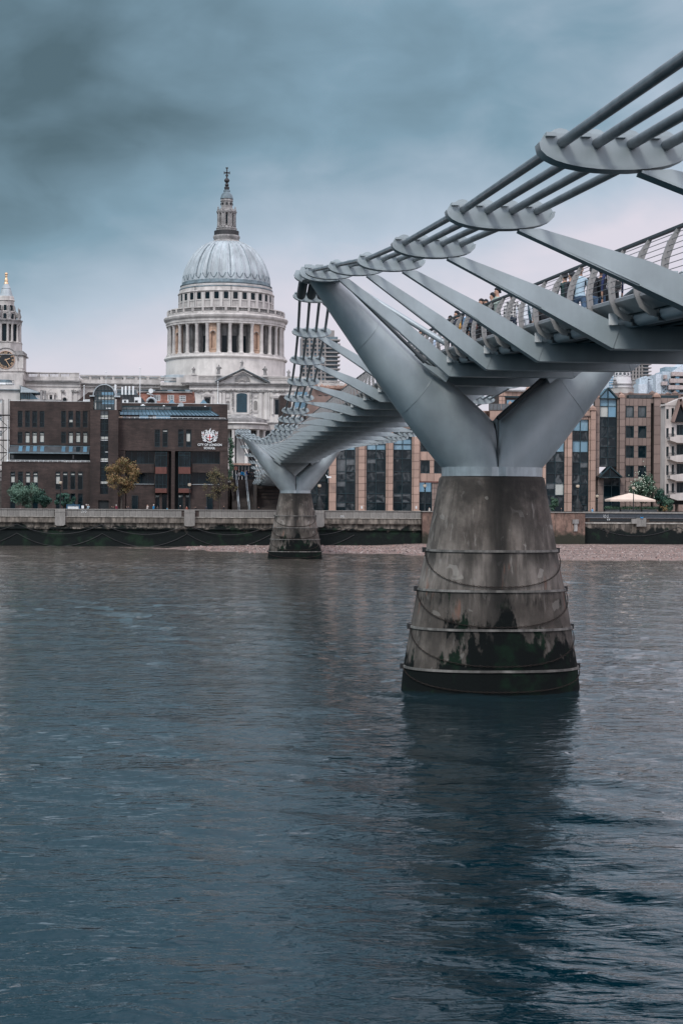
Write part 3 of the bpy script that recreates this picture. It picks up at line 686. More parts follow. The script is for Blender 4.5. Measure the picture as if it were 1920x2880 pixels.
# piers
PROF = [(-2.5, 3.75, 2.75), (0.0, 3.38, 2.38), (0.9, 3.29, 2.30), (2.4, 3.03, 2.15), (3.83, 2.78, 2.02), (5.3, 2.47, 1.88), (8.08, 1.97, 1.58)]
def sect(z, grow=0.0, n=64):
    a, b = interp(z, PROF)
    pts = []
    for k in range(n):
        t_ = 2*math.pi*k/n; c, s_ = math.cos(t_), math.sin(t_); e = 2/2.35
        g_ = 0.05*math.exp(-(c/0.035)**2)         # vertical groove at the middle joint
        pts.append((math.copysign(abs(c)**e, c)*(a+grow), math.copysign(abs(s_)**e, s_)*(b+grow-g_), z))
    return pts
for py0 in (0.0, 144.0):
    near = py0 == 0.0
    off = lambda pts: [(p[0], p[1]+py0, p[2]) for p in pts]
    zz = [-2.5, -1, 0, 0.5, 0.9, 1.6, 2.4, 3.1, 3.83, 4.5, 5.3, 6.2, 7.1, 7.9, 8.0]
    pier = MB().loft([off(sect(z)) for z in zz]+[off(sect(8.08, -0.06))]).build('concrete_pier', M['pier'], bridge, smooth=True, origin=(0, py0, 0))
    pier['label'] = ('large near' if near else 'small far')+' tapered concrete pier stained with algae'
    for zr in (0.9, 2.4, 3.83, 5.3):
        MB().loft([off(sect(zr-0.045, 0.0)), off(sect(zr-0.045, 0.05)), off(sect(zr+0.04, 0.05)), off(sect(zr+0.04, 0.0))], False).build('steel_ring', mat('dull_ring', (0.20, 0.19, 0.175), 0.7, 0.1, 0.4, 1.5, .5), pier)
        for sx in (-1, 1):
            ax_ = interp(zr, PROF)[0]
            MB().box(sx*(ax_+0.02), sx*(ax_+0.16), py0-0.07, py0+0.07, zr-0.10, zr+0.09).build('cleat', M['iron'], pier)
        # chain slung across the front face
        pts = []; sag = 1.32 if zr > 1 else 0.75
        for k in range(61):
            u = k/60.0; z = zr-sag*(1-(2*u-1)**2)
            a, b = interp(z, PROF); an = math.pi+math.pi*u; c, s_ = math.cos(an), math.sin(an); e = 2/2.35
            pts.append(Vector((math.copysign(abs(c)**e, c)*(a+0.05), py0+math.copysign(abs(s_)**e, s_)*(b+0.05), z)))
        ch = MB()
        if near:
            ln = [0.0]
            for k in range(60): ln.append(ln[-1]+(pts[k+1]-pts[k]).length)
            L_ = 0.0; i = 0
            while L_ < ln[-1]-0.06:
                k = next(j for j in range(60) if ln[j+1] >= L_); f_ = (L_-ln[k])/(ln[k+1]-ln[k])
                p = pts[k].lerp(pts[k+1], f_); t_ = (pts[k+1]-pts[k]).normalized(); nrm = Vector((p.x/9, p.y-py0, 0)).normalized(); sd_ = t_.cross(nrm).normalized()
                w_ = sd_ if i % 2 else nrm
                loop = [p+t_*0.07*math.cos(q*math.pi/3)+w_*0.026*math.sin(q*math.pi/3) for q in range(6)]
                ch.tube(loop+[loop[0]], 0.010, 4, False); L_ += 0.115; i += 1
        else: ch.tube(pts, 0.03, 5)
        ch.build('chain', mat('rusty_chain', (0.024, 0.017, 0.014), 0.8, 0.3, .3, 4), pier)
    MB().loft([off([(p[0]*0.96, p[1], 8.08) for p in sect(8.08)]), off([(p[0]*0.965, p[1], 8.42) for p in sect(8.08)])]).build('collar_band', mat('galvanised_collar', (0.40, 0.45, 0.47), 0.4, 0.3, .15, 2, .2), pier)
    # the steel Y
    fk = MB(); NS = 40
    for sx in (-1, 1):
        rings = []
        for j in range(26):
            z = 8.42+(15.52-8.42)*j/25.0
            t_ = (z-8.42)/7.1
            xo = -1.91-(7.08-1.91)*(t_**0.93)
            xi = 2.03-(2.03+5.99)*t_
            b = 1.42-0.72*t_; cx = (xo+xi)/2; aa = (xi-xo)/2
            ring = []
            for k in range(NS):
                an = 2*math.pi*k/NS; e = 2/2.25
                X = cx+aa*math.copysign(abs(math.cos(an))**e, math.cos(an)); Yv = b*math.copysign(abs(math.sin(an))**e, math.sin(an))
                X = min(X, -0.025)
                ring.append((X*(-sx), Yv+py0, z))
            rings.append(ring)
        fk.loft(rings)
    fork = fk.build('steel_fork', M['steel'], bridge, smooth=True, origin=(0, py0, 8.42))
    for z in (11.3, 13.4):
        for sx in (-1, 1):
            rg = []
            for k in range(NS):
                zz2 = z + 0.0; t_ = (zz2-8.42)/7.1; xo = -1.91-(7.08-1.91)*(t_**0.93); xi = 2.03-(2.03+5.99)*t_; bb = 1.42-0.72*t_; e = 2/2.25; an = 2*math.pi*k/NS
                X = (xo+xi)/2+((xi-xo)/2)*math.copysign(abs(math.cos(an))**e, math.cos(an)); f_ = (X-(xo+xi)/2)/((xi-xo)/2)
                zz2 = z+0.62*f_*((xi-xo)/2); t_ = (zz2-8.42)/7.1; xo = -1.91-(7.08-1.91)*(t_**0.93); xi = 2.03-(2.03+5.99)*t_; bb = 1.42-0.72*t_
                rg.append((-sx*((xo+xi)/2+((xi-xo)/2+.002)*f_), py0+(bb+.004)*math.copysign(abs(math.sin(an))**e, math.sin(an)), zz2))
            MB().tube(rg+[rg[0]], 0.011, 4, False).build('weld_seam', M['steel'], fork)
    for sx in (-1, 1):
        # saddle at the tip carrying the cables over the pier
        sd_ = MB(); cx = 6.54
        for yy, w_, zc in ((-2.2, 0.92, HC+8.35), (0.5, 0.98, HC+8.60)):
            if py0 > 0: yy = -yy
            prof = [(sx*cx-w_*math.cos(math.pi*k/14), zc-0.02-0.36*math.sin(math.pi*k/14)**0.8) for k in range(15)]
            prof += [(sx*cx+w_*0.93, zc+0.14), (sx*cx-w_*0.93, zc+0.14)]
            sd_.prism(prof, py0+yy-0.14, py0+yy+0.14)
            for o in (-0.6, -0.2, 0.2, 0.6):
                sd_.box(sx*cx+o-0.13, sx*cx+o+0.13, py0+yy-0.2, py0+yy+0.2, zc+0.1, zc+0.22)
        rl = [[(sx*cx+u, py0+yy*(1 if py0 == 0 else -1), HC+zz_) for u, zz_ in ((-0.72, zb-0.30), (-0.8, zb), (-0.7, zb+0.12), (0.7, zb+0.12), (0.8, zb), (0.72, zb-0.30))] for yy, zb in ((-2.1, 8.35), (-1, 8.5), (0.4, 8.58))]
        sd_.loft(rl)
        sd_.build('saddle', M['steel'], fork, smooth=True)
        for o in (-0.6, -0.2, 0.2, 0.6):
            s1 = 1 if py0 == 0 else -1
            MB().tube([(sx*cx+o*1.0, py0+s1*0.7, HC+8.42), (sx*cx+o, py0+s1*1.0, HC+8.36), (sx*6.5+o, py0+s1*3.2, HC+8.14), (sx*6.5+o, py0+s1*3.6, HC+8.14)], [0.15, 0.185, 0.185, 0.08], 10).build('cable_socket', M['steel_dark'], fork, smooth=True)
        # pale tube from tip to deck and dark damper beside the limb
        MB().tube([(sx*6.0, py0-1.9, 15.25), (sx*5.78, py0-1.96, 15.12)], 0.075, 10).tube([(sx*5.78, py0-1.96, 15.12), (sx*2.3, py0-3.7, 12.75)], 0.105, 14).tube([(sx*5.60, py0-2.0, 15.0), (sx*5.5, py0-2.05, 14.93)], 0.125, 14).build('brace_tube', M['steel_pale'], fork, smooth=True)
        MB().tube([(sx*5.75, py0-0.95, 15.25), (sx*3.05, py0-1.15, 12.62)], 0.07, 10).tube([(sx*3.05, py0-1.15, 12.62), (sx*2.72, py0-1.2, 12.3)], 0.10, 10).tube([(sx*2.72, py0-1.2, 12.3), (sx*2.1, py0-1.2, 11.85)], 0.035, 8).build('damper', M['steel_dark'], fork, smooth=True)
        MB().prism([(sx*2.9, 12.25), (sx*1.95, 11.55), (sx*1.75, 11.9), (sx*2.3, 12.1)][::-sx], py0-1.28, py0-1.1).build('bracket', M['steel'], fork)
        # black strip standing for the shade on the limb's inner lip
        if sx > 0: MB().beam((sx*0.05, py0-1.0, 10.22), (sx*2.6, py0-0.85, 12.50), 0.3, 0.12).build('gasket', M['black'], fork)
    for zz_ in (9.6,):
        MB().box(-0.02, 0.02, py0-1.44, py0-1.30, 8.45, 10.15).build('joint_strip', M['steel_dark'], fork)
# landing: bridge end at the top of the steps
# temporary barrier panels on the deck
def barrier(y0, y1, lab):
    t = thing('barrier_panel', lab, 'barrier', (-1.75, y0, sof(y0)+0.84), 'temporary barrier panels on the footbridge')
    z0, z1 = sof(y0)+0.86, sof(y1)+0.86; c = MB()
    pts = [(-1.75, y0, z0), (-1.75, y0, z0+1.05), (-1.75, y0+0.12, z0+1.16), (-1.75, y1-0.12, z1+1.16), (-1.75, y1, z1+1.05), (-1.75, y1, z1)]
    c.tube(pts, 0.022, 8); c.tube([(-1.75, y0, z0+0.15), (-1.75, y1, z1+0.15)], 0.018, 6)
    c.build('frame', M['frame'], t, smooth=True)
    w_ = MB()
    for k in range(1, 28):
        f_ = k/28; w_.tube([(-1.75, y0+(y1-y0)*f_, z0+(z1-z0)*f_+0.15), (-1.75, y0+(y1-y0)*f_, z0+(z1-z0)*f_+1.14)], 0.004, 3)
    w_.build('mesh_infill', M['wire'], t, kind='stuff')
    MB().box(-1.95, -1.55, y0-0.1, y0+0.1, z0-0.015, z0+0.03).build('foot', M['black'], t)
barrier(-38.2, -36.2, 'dark blue mesh barrier panel behind the balustrade, nearest the right edge of the photo')
barrier(-36.0, -34.0, 'dark blue mesh barrier panel, middle one of the three on the deck')
barrier(-33.8, -31.8, 'dark blue mesh barrier panel, farthest of the three beside the walkers')
# ================================================================ THE CATHEDRAL
DY = 538.6
ZD = Z(400, 440, 0.29337)
def dz(y): return W(ZD(800, 0)[0], ZD(0, y)[1], DY).z          # height of a pixel row of the dome window
DX = W(635.5, 900, DY).x
KD = 0.29337/PXM(DY)*0.998
cath = thing('cathedral', 'pale stone domed cathedral with lantern and cross rising behind the dark brick school', 'cathedral', (DX, DY, 12))
def ringpt(r, deg): a = R(deg); return DX+r*math.sin(a), DY-r*math.cos(a)
def lathe(name, prof, n=96, mt='stone', smooth=True, parent=None, a0=0, **kw):
    return MB().lathe([(h*KD, dz(y)) for h, y in prof], n, DX, DY, a0).build(name, M[mt], parent or cath, smooth=smooth, **kw)
# drum base, stylobate, colonnade
lathe('drum_base', [(568, 2210), (568, 1972), (582, 1968), (588, 1958), (584, 1946), (572, 1944)], mt='stone_w')
lathe('stylobate', [(572, 1946), (568, 1928), (400, 1926)])
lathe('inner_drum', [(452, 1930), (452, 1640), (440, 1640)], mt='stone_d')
lathe('entablature', [(420, 1655), (560, 1652), (566, 1650), (566, 1634), (571, 1630), (571, 1605), (582, 1600), (590, 1588), (592, 1574), (586, 1566), (566, 1560), (440, 1556)], 128)
lathe('gallery_plinth', [(556, 1562), (556, 1538), (545, 1536), (545, 1560)], 128)
lathe('gallery_rail', [(557, 1508), (559, 1502), (557, 1497), (545, 1497), (543, 1502), (545, 1508)], 128)
b = MB(); p_ = MB()
for k in range(256):
    a = 360*k/256+0.7
    if k % 8 in (7,): 
        x, y = ringpt(551*KD, a); u = MB(); p_.lathe([(.42, dz(1540)), (.42, dz(1498))], 8, x, y)
    else:
        x, y = ringpt(551*KD, a); b.lathe([(0.10, dz(1540)), (0.20, dz(1528)), (0.09, dz(1513)), (0.16, dz(1506))], 5, x, y, cap=False)
b.build('gallery_balusters', M['stone_d'], cath, kind='stuff'); p_.build('gallery_piers', M['stone'], cath, kind='stuff')
colm = MB().lathe([(1.0, 0), (1.0, .25), (0.78, .45), (0.68, .6), (0.66, 4.0), (0.58, 9.3), (0.62, 9.4), (0.64, 9.7), (0.86, 10.25), (0.90, 10.4)], 14)
HCOL = dz(1650)-dz(1928)
colm.v = [(x, y, z/10.4*HCOL) for x, y, z in colm.v]
colme = colm.mesh('column', M['stone'], True)
for k in range(32):
    a = -19.1+11.25*k; x, y = ringpt(540*KD, a); inst('column', colme, cath, (x, y, dz(1928)), rotz=R(-a))
# every fourth bay walled up with a niche
for k in range(8):
    a = -13.5+45*k; w_ = 1.45; nb = MB()
    def loc(u, v): x, y = ringpt(536*KD-v, a); return x+u*math.cos(R(a)), y+u*math.sin(R(a))
    ob = MB().box(-w_, w_, 0.2, 2.2, 0, HCOL-0.1)
    na = MB()
    ob = MB(); zN0, zN1 = 1.6, 6.8; 
    ob.box(-w_, -.75, -0.1, 2.0, 0, HCOL-.1); ob.box(.75, w_, -0.1, 2.0, 0, HCOL-.1); ob.box(-.75, .75, -0.1, 2.0, 0, zN0)
    arch = [(-.75, HCOL-.1), (-.75, zN1)]+[(-.75*math.cos(math.pi*q/10), zN1+.75*math.sin(math.pi*q/10)) for q in range(1, 10)]+[(.75, zN1), (.75, HCOL-.1)]
    ob.prism(arch, -0.1, 2.0); ob.box(-1.0, 1.0, 0.9, 2.0, zN0, HCOL-1)
    ob.box(-1.15, 1.15, -0.3, 0.0, zN0-0.25, zN0); ob.box(-.8, .8, -.22, 0, HCOL-2.0, HCOL-.7)
    bay = ob.build('niche_bay', M['stone_p'])
    x, y = ringpt(528*KD, a); bay.location = (x, y, dz(1928)); bay.rotation_euler[2] = R(-a) if False else R(a)
    adopt(bay, cath)
    for s_ in (-1,):
        hd = MB().tube([(-.9*math.cos(math.pi*q/12), -0.2, zN1+.9*math.sin(math.pi*q/12)) for q in range(13)], 0.12, 6).build('niche_moulding', M['stone_d']); hd.parent = bay
# dark doors and arched recesses in the inner drum
dm = unit_mesh('drum_window', M['glass'])
for k in range(32):
    a = -13.5+11.25*k
    if k % 4 == 0: continue
    x, y = ringpt(453*KD, a); inst('drum_window', dm, cath, (x, y, (dz(1925)+dz(1760))/2), (1.7, 0.35, dz(1760)-dz(1925)), R(a))
bt = MB()
for k in range(32):                                       # buttress walls behind the columns
    a = -19.1+11.25*k; c, s_ = math.cos(R(a)), math.sin(R(a))
    r0, r1 = 450*KD, 500*KD
    q = [(DX+r*s_+u*c, DY-r*c+u*s_) for r, u in ((r0, -.55), (r1, -.55), (r1, .55), (r0, .55))]
    bt.prism(q, dz(1928), dz(1640), 'z')
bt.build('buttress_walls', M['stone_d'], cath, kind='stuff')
# attic with square windows
lathe('attic', [(447, 1570), (447, 1350), (455, 1345), (460, 1338), (458, 1330), (447, 1326), (443, 1300), (438, 1296), (438, 1270), (432, 1266)])
lathe('dome_cornice', [(440, 1300), (445, 1296), (444, 1288), (432, 1282), (432, 1262), (437, 1258), (437, 1252), (424, 1246), (420, 1225), (414, 1222)], mt='lead_d')
wm = unit_mesh('attic_window', M['glass']); fmz = MB()
fmz.box(-.62, .62, -.12, .1, -.62, -.5).box(-.62, .62, -.12, .1, .5, .62).box(-.62, -.5, -.12, .1, -.5, .5).box(.5, .62, -.12, .1, -.5, .5)
fmz = fmz.mesh('window_frame', M['stone_w']); pm = unit_mesh('attic_pilaster', M['stone'])
hW = dz(1352)-dz(1412)
for k in range(32):
    a = -0.7+11.25*k; x, y = ringpt(448*KD, a)
    o = inst('attic_window', wm, cath, (x, y, (dz(1352)+dz(1412))/2), (1.45, 0.3, hW), R(a))
    x, y = ringpt(449*KD, a); inst('window_frame', fmz, cath, (x, y, (dz(1352)+dz(1412))/2), (1.75, 1.2, hW*1.15), R(a))
    x, y = ringpt(449*KD, a+5.6); inst('attic_pilaster', pm, cath, (x, y, (dz(1350)+dz(1560))/2), (1.0, 0.45, dz(1350)-dz(1560)), R(a))
for a in (-40.2, 5.2):
    x, y = ringpt(455*KD, a); MB().tube([(x, y, dz(1560)), (x, y, dz(1290))], 0.10, 6).build('drainpipe', M['iron'], cath)
# the dome: 32 lead covered ribs
DP = [(414, 1225), (412, 1190), (404, 1150), (390, 1100), (368, 1045), (342, 995), (308, 945), (268, 900), (230, 868), (190, 845), (150, 828), (128, 818)]
def dome_ring(h, y, kk): 
    z = dz(y); rg = []
    for k in range(320):
        ph = (k % 10)/10.0; f_ = 0.055*kk*math.cos(2*math.pi*ph)**3
        a = 2*math.pi*k/320; r = h*KD+f_*4.2
        rg.append((DX+r*math.sin(a), DY-r*math.cos(a), z))
    return rg
MB().loft([dome_ring(h, y, 0.2+0.8*min(1, h/300)) for h, y in DP]).build('dome', M['lead'], cath, smooth=True)
rm = MB()
for k in range(32):
    a = 11.25*k; c, s_ = math.cos(R(a)), math.sin(R(a)); rb = []
    for h, y in DP[:-1]:
        wd = 0.30*(0.35+0.65*h/414); r = h*KD+0.16
        rb.append([(DX+(r+d_)*s_+u*c, DY-(r+d_)*c+u*s_, dz(y)+e_) for u, d_, e_ in ((-wd, -.25, 0), (-wd*.6, .16, .1), (wd*.6, .16, .1), (wd, -.25, 0))])
    MB().loft(rb).build('dome_rib', M['lead'], cath, smooth=True)
    a = 11.25*k+5.6; x, y = ringpt(410*KD+.1, a)
    c, s_ = math.cos(R(a)), math.sin(R(a))
    MB().tube([(x+u*c*1.15, y+u*s_*1.15, dz(1205)+1.6*(abs(u)**2.2)) for u in (-1, -.7, -.35, 0, .35, .7, 1)], 0.11, 5).build('rib_scallop', M['lead_d'], cath)
for a in (-43, -27, 5, 33):
    pts = []
    for h, y in DP[1:9]: x, yy = ringpt(h*KD+0.22, a+ (h-300)*0.0); pts.append((x, yy, dz(y)))
    MB().tube(pts, 0.11, 5).build('lightning_strip', M['lead_d'], cath)
# lantern
lathe('lantern_base', [(160, 842), (150, 826), (118, 806), (120, 796), (128, 780), (128, 768), (122, 760), (98, 758)], 48, 'stone_d')
lathe('lantern_gallery', [(118, 762), (118, 716), (114, 716), (114, 762)], 32, 'iron')
lathe('lantern_plinth', [(96, 762), (96, 700), (100, 692), (96, 684), (86, 680), (84, 668)], 16, 'stone_d', False)
lathe('lantern_core', [(62, 672), (62, 540)], 8, 'stone_d', False, a0=R(22.5))
for k in range(8):
    a = 45*k+22.5
    for d_ in (-11, 11):
        x, y = ringpt(84*KD, a+d_); MB().lathe([(.36, dz(674)), (.28, dz(664)), (.25, dz(556)), (.36, dz(545))], 8, x, y).build('lantern_column', M['stone_d'], cath, smooth=True)
    x, y = ringpt(64*KD, a); c, s_ = math.cos(R(a)), math.sin(R(a))
    q = [(DX+r*s_+u*c, DY-r*c+u*s_) for r, u in ((55*KD, -.8), (84*KD, -.55), (84*KD, .55), (55*KD, .8))]
    MB().prism(q, dz(674), dz(548), 'z').build('lantern_pier', M['stone_d'], cath)
    a = 45*k; x, y = ringpt(59*KD, a); inst('lantern_window', dm, cath, (x, y, (dz(645)+dz(560))/2), (1.15, .6, dz(560)-dz(645)), R(a))
    x, y = ringpt(88*KD, 45*k+22.5); MB().lathe([(.35, dz(522)), (.42, dz(510)), (.15, dz(502)), (.3, dz(494)), (.05, dz(480))], 6, x, y).build('urn', M['stone_d'], cath, smooth=True)
lathe('lantern_cornice', [(80, 550), (92, 545), (98, 532), (98, 526), (88, 520), (70, 516), (66, 500), (60, 496)], 16, 'stone_d', False)
lathe('lantern_upper', [(58, 500), (58, 436), (64, 430), (64, 420), (58, 412), (58, 404)], 8, 'stone_d', False, a0=R(22.5))
for k in range(8):
    a = 45*k; x, y = ringpt(54*KD, a); c, s_ = math.cos(R(a)), math.sin(R(a))
    MB().lathe([(.42, -.15), (.42, .15)], 14).build('oculus', M['black'], cath)
    o = bpy.context.scene.collection.objects[-1] if False else None
for o in [q for q in COL.objects if q.name.startswith('oculus')]:
    k = 0 if o.name == 'oculus' else int(o.name[-3:]); a = 45*k; x, y = ringpt(55.5*KD, a)
    o.rotation_euler = (R(90), 0, R(a)); o.location = Vector((x, y, dz(456)))-Vector(cath.location)
lathe('lantern_dome', [(62, 406), (60, 396), (54, 374), (44, 356), (30, 342), (28, 336), (32, 330), (30, 322), (20, 318)], 32, 'lead_d')
lathe('finial', [(20, 320), (24, 305), (24, 290), (12, 284), (20, 272), (16, 260), (9, 252), (10, 246)], 12, 'iron')
lathe('ball', [(5, 250), (16, 246), (25, 234), (25, 222), (16, 210), (6, 202), (4, 196)], 20, 'iron')
cr_ = MB(); x = DX
for z0, z1, w_ in ((200, 168, .26), (168, 112, .22)): cr_.box(x-w_, x+w_, DY-.2, DY+.2, dz(z0), dz(z1))
cr_.box(x-.95, x+.95, DY-.2, DY+.2, dz(160), dz(148)).box(x-.45, x+.45, DY-.25, DY+.25, dz(112), dz(102)).box(x-.5, x+.5, DY-.3, DY+.3, dz(186), dz(172))
for s_ in (-1, 1): cr_.box(x+s_*.95-.15, x+s_*.95+.15, DY-.25, DY+.25, dz(166), dz(142))
cr_.build('cross', M['iron'], cath)

# ---- transept front
TY = 500.0
ZT = Z(480, 1020, 0.24235)
def tb(mb, x0, y0, x1, y1, front=0.0, depth=1.0, q=ZT, Y=TY, mi=0):
    a = rect(q, x0, y0, x1, y1, Y); mb.box(a[0], a[1], Y-front, Y-front+depth, a[2], a[3], mi); return mb
def tpart(name, mt, x0, y0, x1, y1, front=0.0, depth=1.0, q=ZT, Y=TY, parent=None):
    return tb(MB(), x0, y0, x1, y1, front, depth, q, Y).build(name, M[mt], parent or cath)
tpart('transept_wall', 'stone_w', 215, 250, 1480, 1500, 0, 36)
tpart('transept_attic', 'stone', 150, 150, 1560, 236, -0.6, 20)
tpart('cornice', 'stone_d', 120, 236, 1560, 248, 1.3, 3)
tpart('cornice', 'stone', 130, 248, 1560, 262, 0.9, 3)
tpart('frieze', 'stone', 215, 262, 1490, 300, 0.35, 1.5)
tpart('architrave', 'stone_w', 215, 300, 1490, 318, 0.5, 1.5)
dt = MB()
for k in range(120): tb(dt, 150+k*11.5, 250, 156+k*11.5, 258, 1.15, 0.5)
dt.build('dentils', M['stone_d'], cath, kind='stuff')
# windows, niches and carving of the front
tpart('window_surround', 'stone_w', 740, 350, 910, 600, 0.35, 1)
gw = MB(); a = rect(ZT, 763, 372, 885, 574, TY); xm = (a[0]+a[1])/2; hw = (a[1]-a[0])/2
gw.prism([(a[0], a[2]), (a[1], a[2]), (a[1], a[3])]+[(xm+hw*math.cos(math.pi*k/8), a[3]+0.55*math.sin(math.pi*k/8)) for k in range(1, 8)]+[(a[0], a[3])], TY-0.5, TY-0.34)
big = gw.build('great_window', mat('teal_leaded_glass', (0.012, 0.042, 0.06), 0.35, 0, .25, .6), cath)
for k in range(1, 10):
    z = a[2]+(a[3]-a[2])*k/10; MB().box(a[0]+.02, a[1]-.02, TY-0.53, TY-0.5, z-.03, z+.03).build('glazing_bar', M['iron'], big)
for x0, x1 in ((545, 556), (562, 590), (600, 632), (1022, 1058), (1086, 1120), (1125, 1140), (1440, 1470)): tpart('pilaster', 'stone_w', x0, 336, x1, 660, 0.45, 1)
cv = random.Random(2)
def carving(name, x0, y0, x1, y1, n, s0=0.12, s1=0.34, Y=TY-0.5, q=ZT, mt='stone_d'):
    c = MB(); a = rect(q, x0, y0, x1, y1, TY)
    for _ in range(n):
        x, z = cv.uniform(a[0], a[1]), cv.uniform(a[2], a[3]); s_ = cv.uniform(s0, s1)
        c.lathe([(0.02, z-s_), (s_*.8, z-s_*.5), (s_, z), (s_*.7, z+s_*.6), (0.02, z+s_)], 5, x, Y)
    return c.build(name, M[mt], cath, kind='stuff')
carving('frieze_carving', 225, 316, 480, 334, 70); carving('frieze_carving', 640, 316, 1130, 336, 130); carving('frieze_carving', 1160, 320, 1330, 340, 45)
carving('festoon', 712, 350, 724, 560, 50, .1, .22); carving('festoon', 930, 350, 942, 590, 50, .1, .22)
for x in (562, 590, 632, 1022, 1058, 1090, 1120): carving('capital', x-16, 318, x+12, 338, 14, .15, .3)
for cx in (664, 986):
    a = rect(ZT, cx-22, 440, cx+20, 550, TY); w_ = (a[1]-a[0])/2; xm = (a[0]+a[1])/2
    nb = MB(); nb.prism([(a[0], a[2]), (a[1], a[2]), (a[1], a[3]-w_)]+[(xm+w_*math.cos(math.pi*k/8), a[3]-w_+w_*math.sin(math.pi*k/8)) for k in range(1, 8)]+[(a[0], a[3]-w_)], TY-0.06, TY+.3)
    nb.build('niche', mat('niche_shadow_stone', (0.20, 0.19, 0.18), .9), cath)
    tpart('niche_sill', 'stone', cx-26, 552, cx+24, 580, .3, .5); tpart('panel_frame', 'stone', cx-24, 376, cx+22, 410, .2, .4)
    tpart('panel', 'stone_w', cx-18, 381, cx+16, 405, .26, .4)
def aedicule(x0, x1, y0, ym, y1, q=ZT, Y=TY):
    xm = (x0+x1)/2; m_ = MB(); a = rect(q, x0, y0, x1, ym, Y)
    m_.prism([(a[0], a[2]), (a[1], a[2]), ((a[0]+a[1])/2, a[3])], Y-0.8, Y); o = m_.build('aedicule_pediment', M['stone_d'] if False else M['stone'], cath)
    i_ = MB(); i_.prism([(a[0]+.9, a[2]+.22), (a[1]-.9, a[2]+.22), ((a[0]+a[1])/2, a[3]-.35)], Y-.86, Y-.8); i_.build('tympanum', M['stone_w'], cath)
    tpart('aedicule_entablature', 'stone', x0+4, ym, x1-4, ym+14, .7, 1, q, Y)
    for xx in (x0+14, x1-34): tpart('aedicule_column', 'stone_w', xx, ym+14, xx+18, y1, .6, .6, q, Y)
    tpart('aedicule_niche', 'glass', xm-28, ym+32, xm+28, y1, .08, .3, q, Y); tpart('aedicule_back', 'stone_d', xm-40, ym+20, xm+40, y1, .03, .2, q, Y)
aedicule(352, 498, 333, 378, 480); aedicule(1158, 1318, 350, 398, 600)
# semicircular porch roof and porch
P0 = W(ZT(850, 0)[0], 1180, TY).x
def tz(y, x=850): return W(ZT(x, 0)[0], ZT(0, y)[1], TY-6).z
pc = MB(); pr = [(9.2, 690), (9.2, 660), (8.6, 655), (8.6, 645), (7.6, 640), (6.9, 628), (6.2, 626), (5.4, 612), (4.7, 610), (3.8, 598), (3, 596), (1.8, 588), (0.2, 585)]
pc.lathe([(r, tz(y)) for r, y in pr], 48, P0-1.5, TY+.5); pc.build('porch_roof', M['stone_d'], cath, smooth=False)
MB().lathe([(9.0, tz(775)), (9.3, tz(770)), (9.3, tz(722)), (9.6, tz(718)), (10.0, tz(704)), (9.6, tz(694)), (9.0, tz(690))], 48, P0-1.5, TY+.5).build('porch_entablature', M['stone'], cath, smooth=True)
tpart('wall_course', 'stone', 560, 700, 1500, 780, .8, 3); tpart('wall_course', 'stone_d', 560, 690, 1500, 700, 1.3, 3)
for k in range(6):
    a = R(-75+30*k); x, y = P0-1.5+8.4*math.sin(a), TY+.5-8.4*math.cos(a)
    MB().lathe([(.75, tz(1200)), (.6, tz(1190)), (.52, tz(800)), (.75, tz(778))], 14, x, y).build('porch_column', M['stone_w'], cath, smooth=True)
for x0, x1 in ((690, 760), (905, 990), (1060, 1150)): tpart('porch_opening', 'glass', x0, 790, x1, 1300, .05, .2)
# pediment
pd = MB(); a = rect(ZT, 515, 75, 1150, 238, TY); xm = W(ZT(838, 0)[0], 1050, TY).x
MB().prism([(a[0]+1, a[2]), (a[1]-1, a[2]), (xm, a[3]-.7)], TY-0.2, TY+4).build('pediment', M['stone_w'], cath)
for xe in (a[0], a[1]):
    MB().beam((xe, TY-.3, a[2]+.05), (xm, TY-.3, a[3]-.25), 2.4, 0.42, (0, 0, 1)).build('raking_cornice', M['stone_d'], cath)
    MB().beam((xe, TY-.7, a[2]+.40), (xm, TY-.7, a[3]+.1), 2.6, 0.16, (0, 0, 1)).build('raking_lead', M['lead_d'], cath)
sx_, sz_ = W(ZT(830, 0)[0], 1075, TY).x, W(ZT(830, 0)[0], ZT(0, 222)[1], TY).z; rr = 88*KD*0.8261/1.05
MB().prism([(sx_+rr*math.cos(math.pi*k/20), sz_+rr*math.sin(math.pi*k/20)) for k in range(21)], TY-.26, TY-.2).build('lunette', M['stone_d'], cath)
MB().tube([(sx_+rr*math.cos(math.pi*k/20), TY-.3, sz_+rr*math.sin(math.pi*k/20)) for k in range(21)], .14, 6).build('lunette_moulding', M['stone'], cath)
for k in range(1, 14):
    an = math.pi*k/14; MB().beam((sx_+.5*math.cos(an), TY-.3, sz_+.5*math.sin(an)), (sx_+rr*.9*math.cos(an), TY-.3, sz_+rr*.9*math.sin(an)), .12, .13, (0, 1, 0)).build('lunette_ray', M['stone'], cath)
carving('lunette_carving', 790, 196, 870, 222, 26, .1, .25, TY-.35, mt='stone')
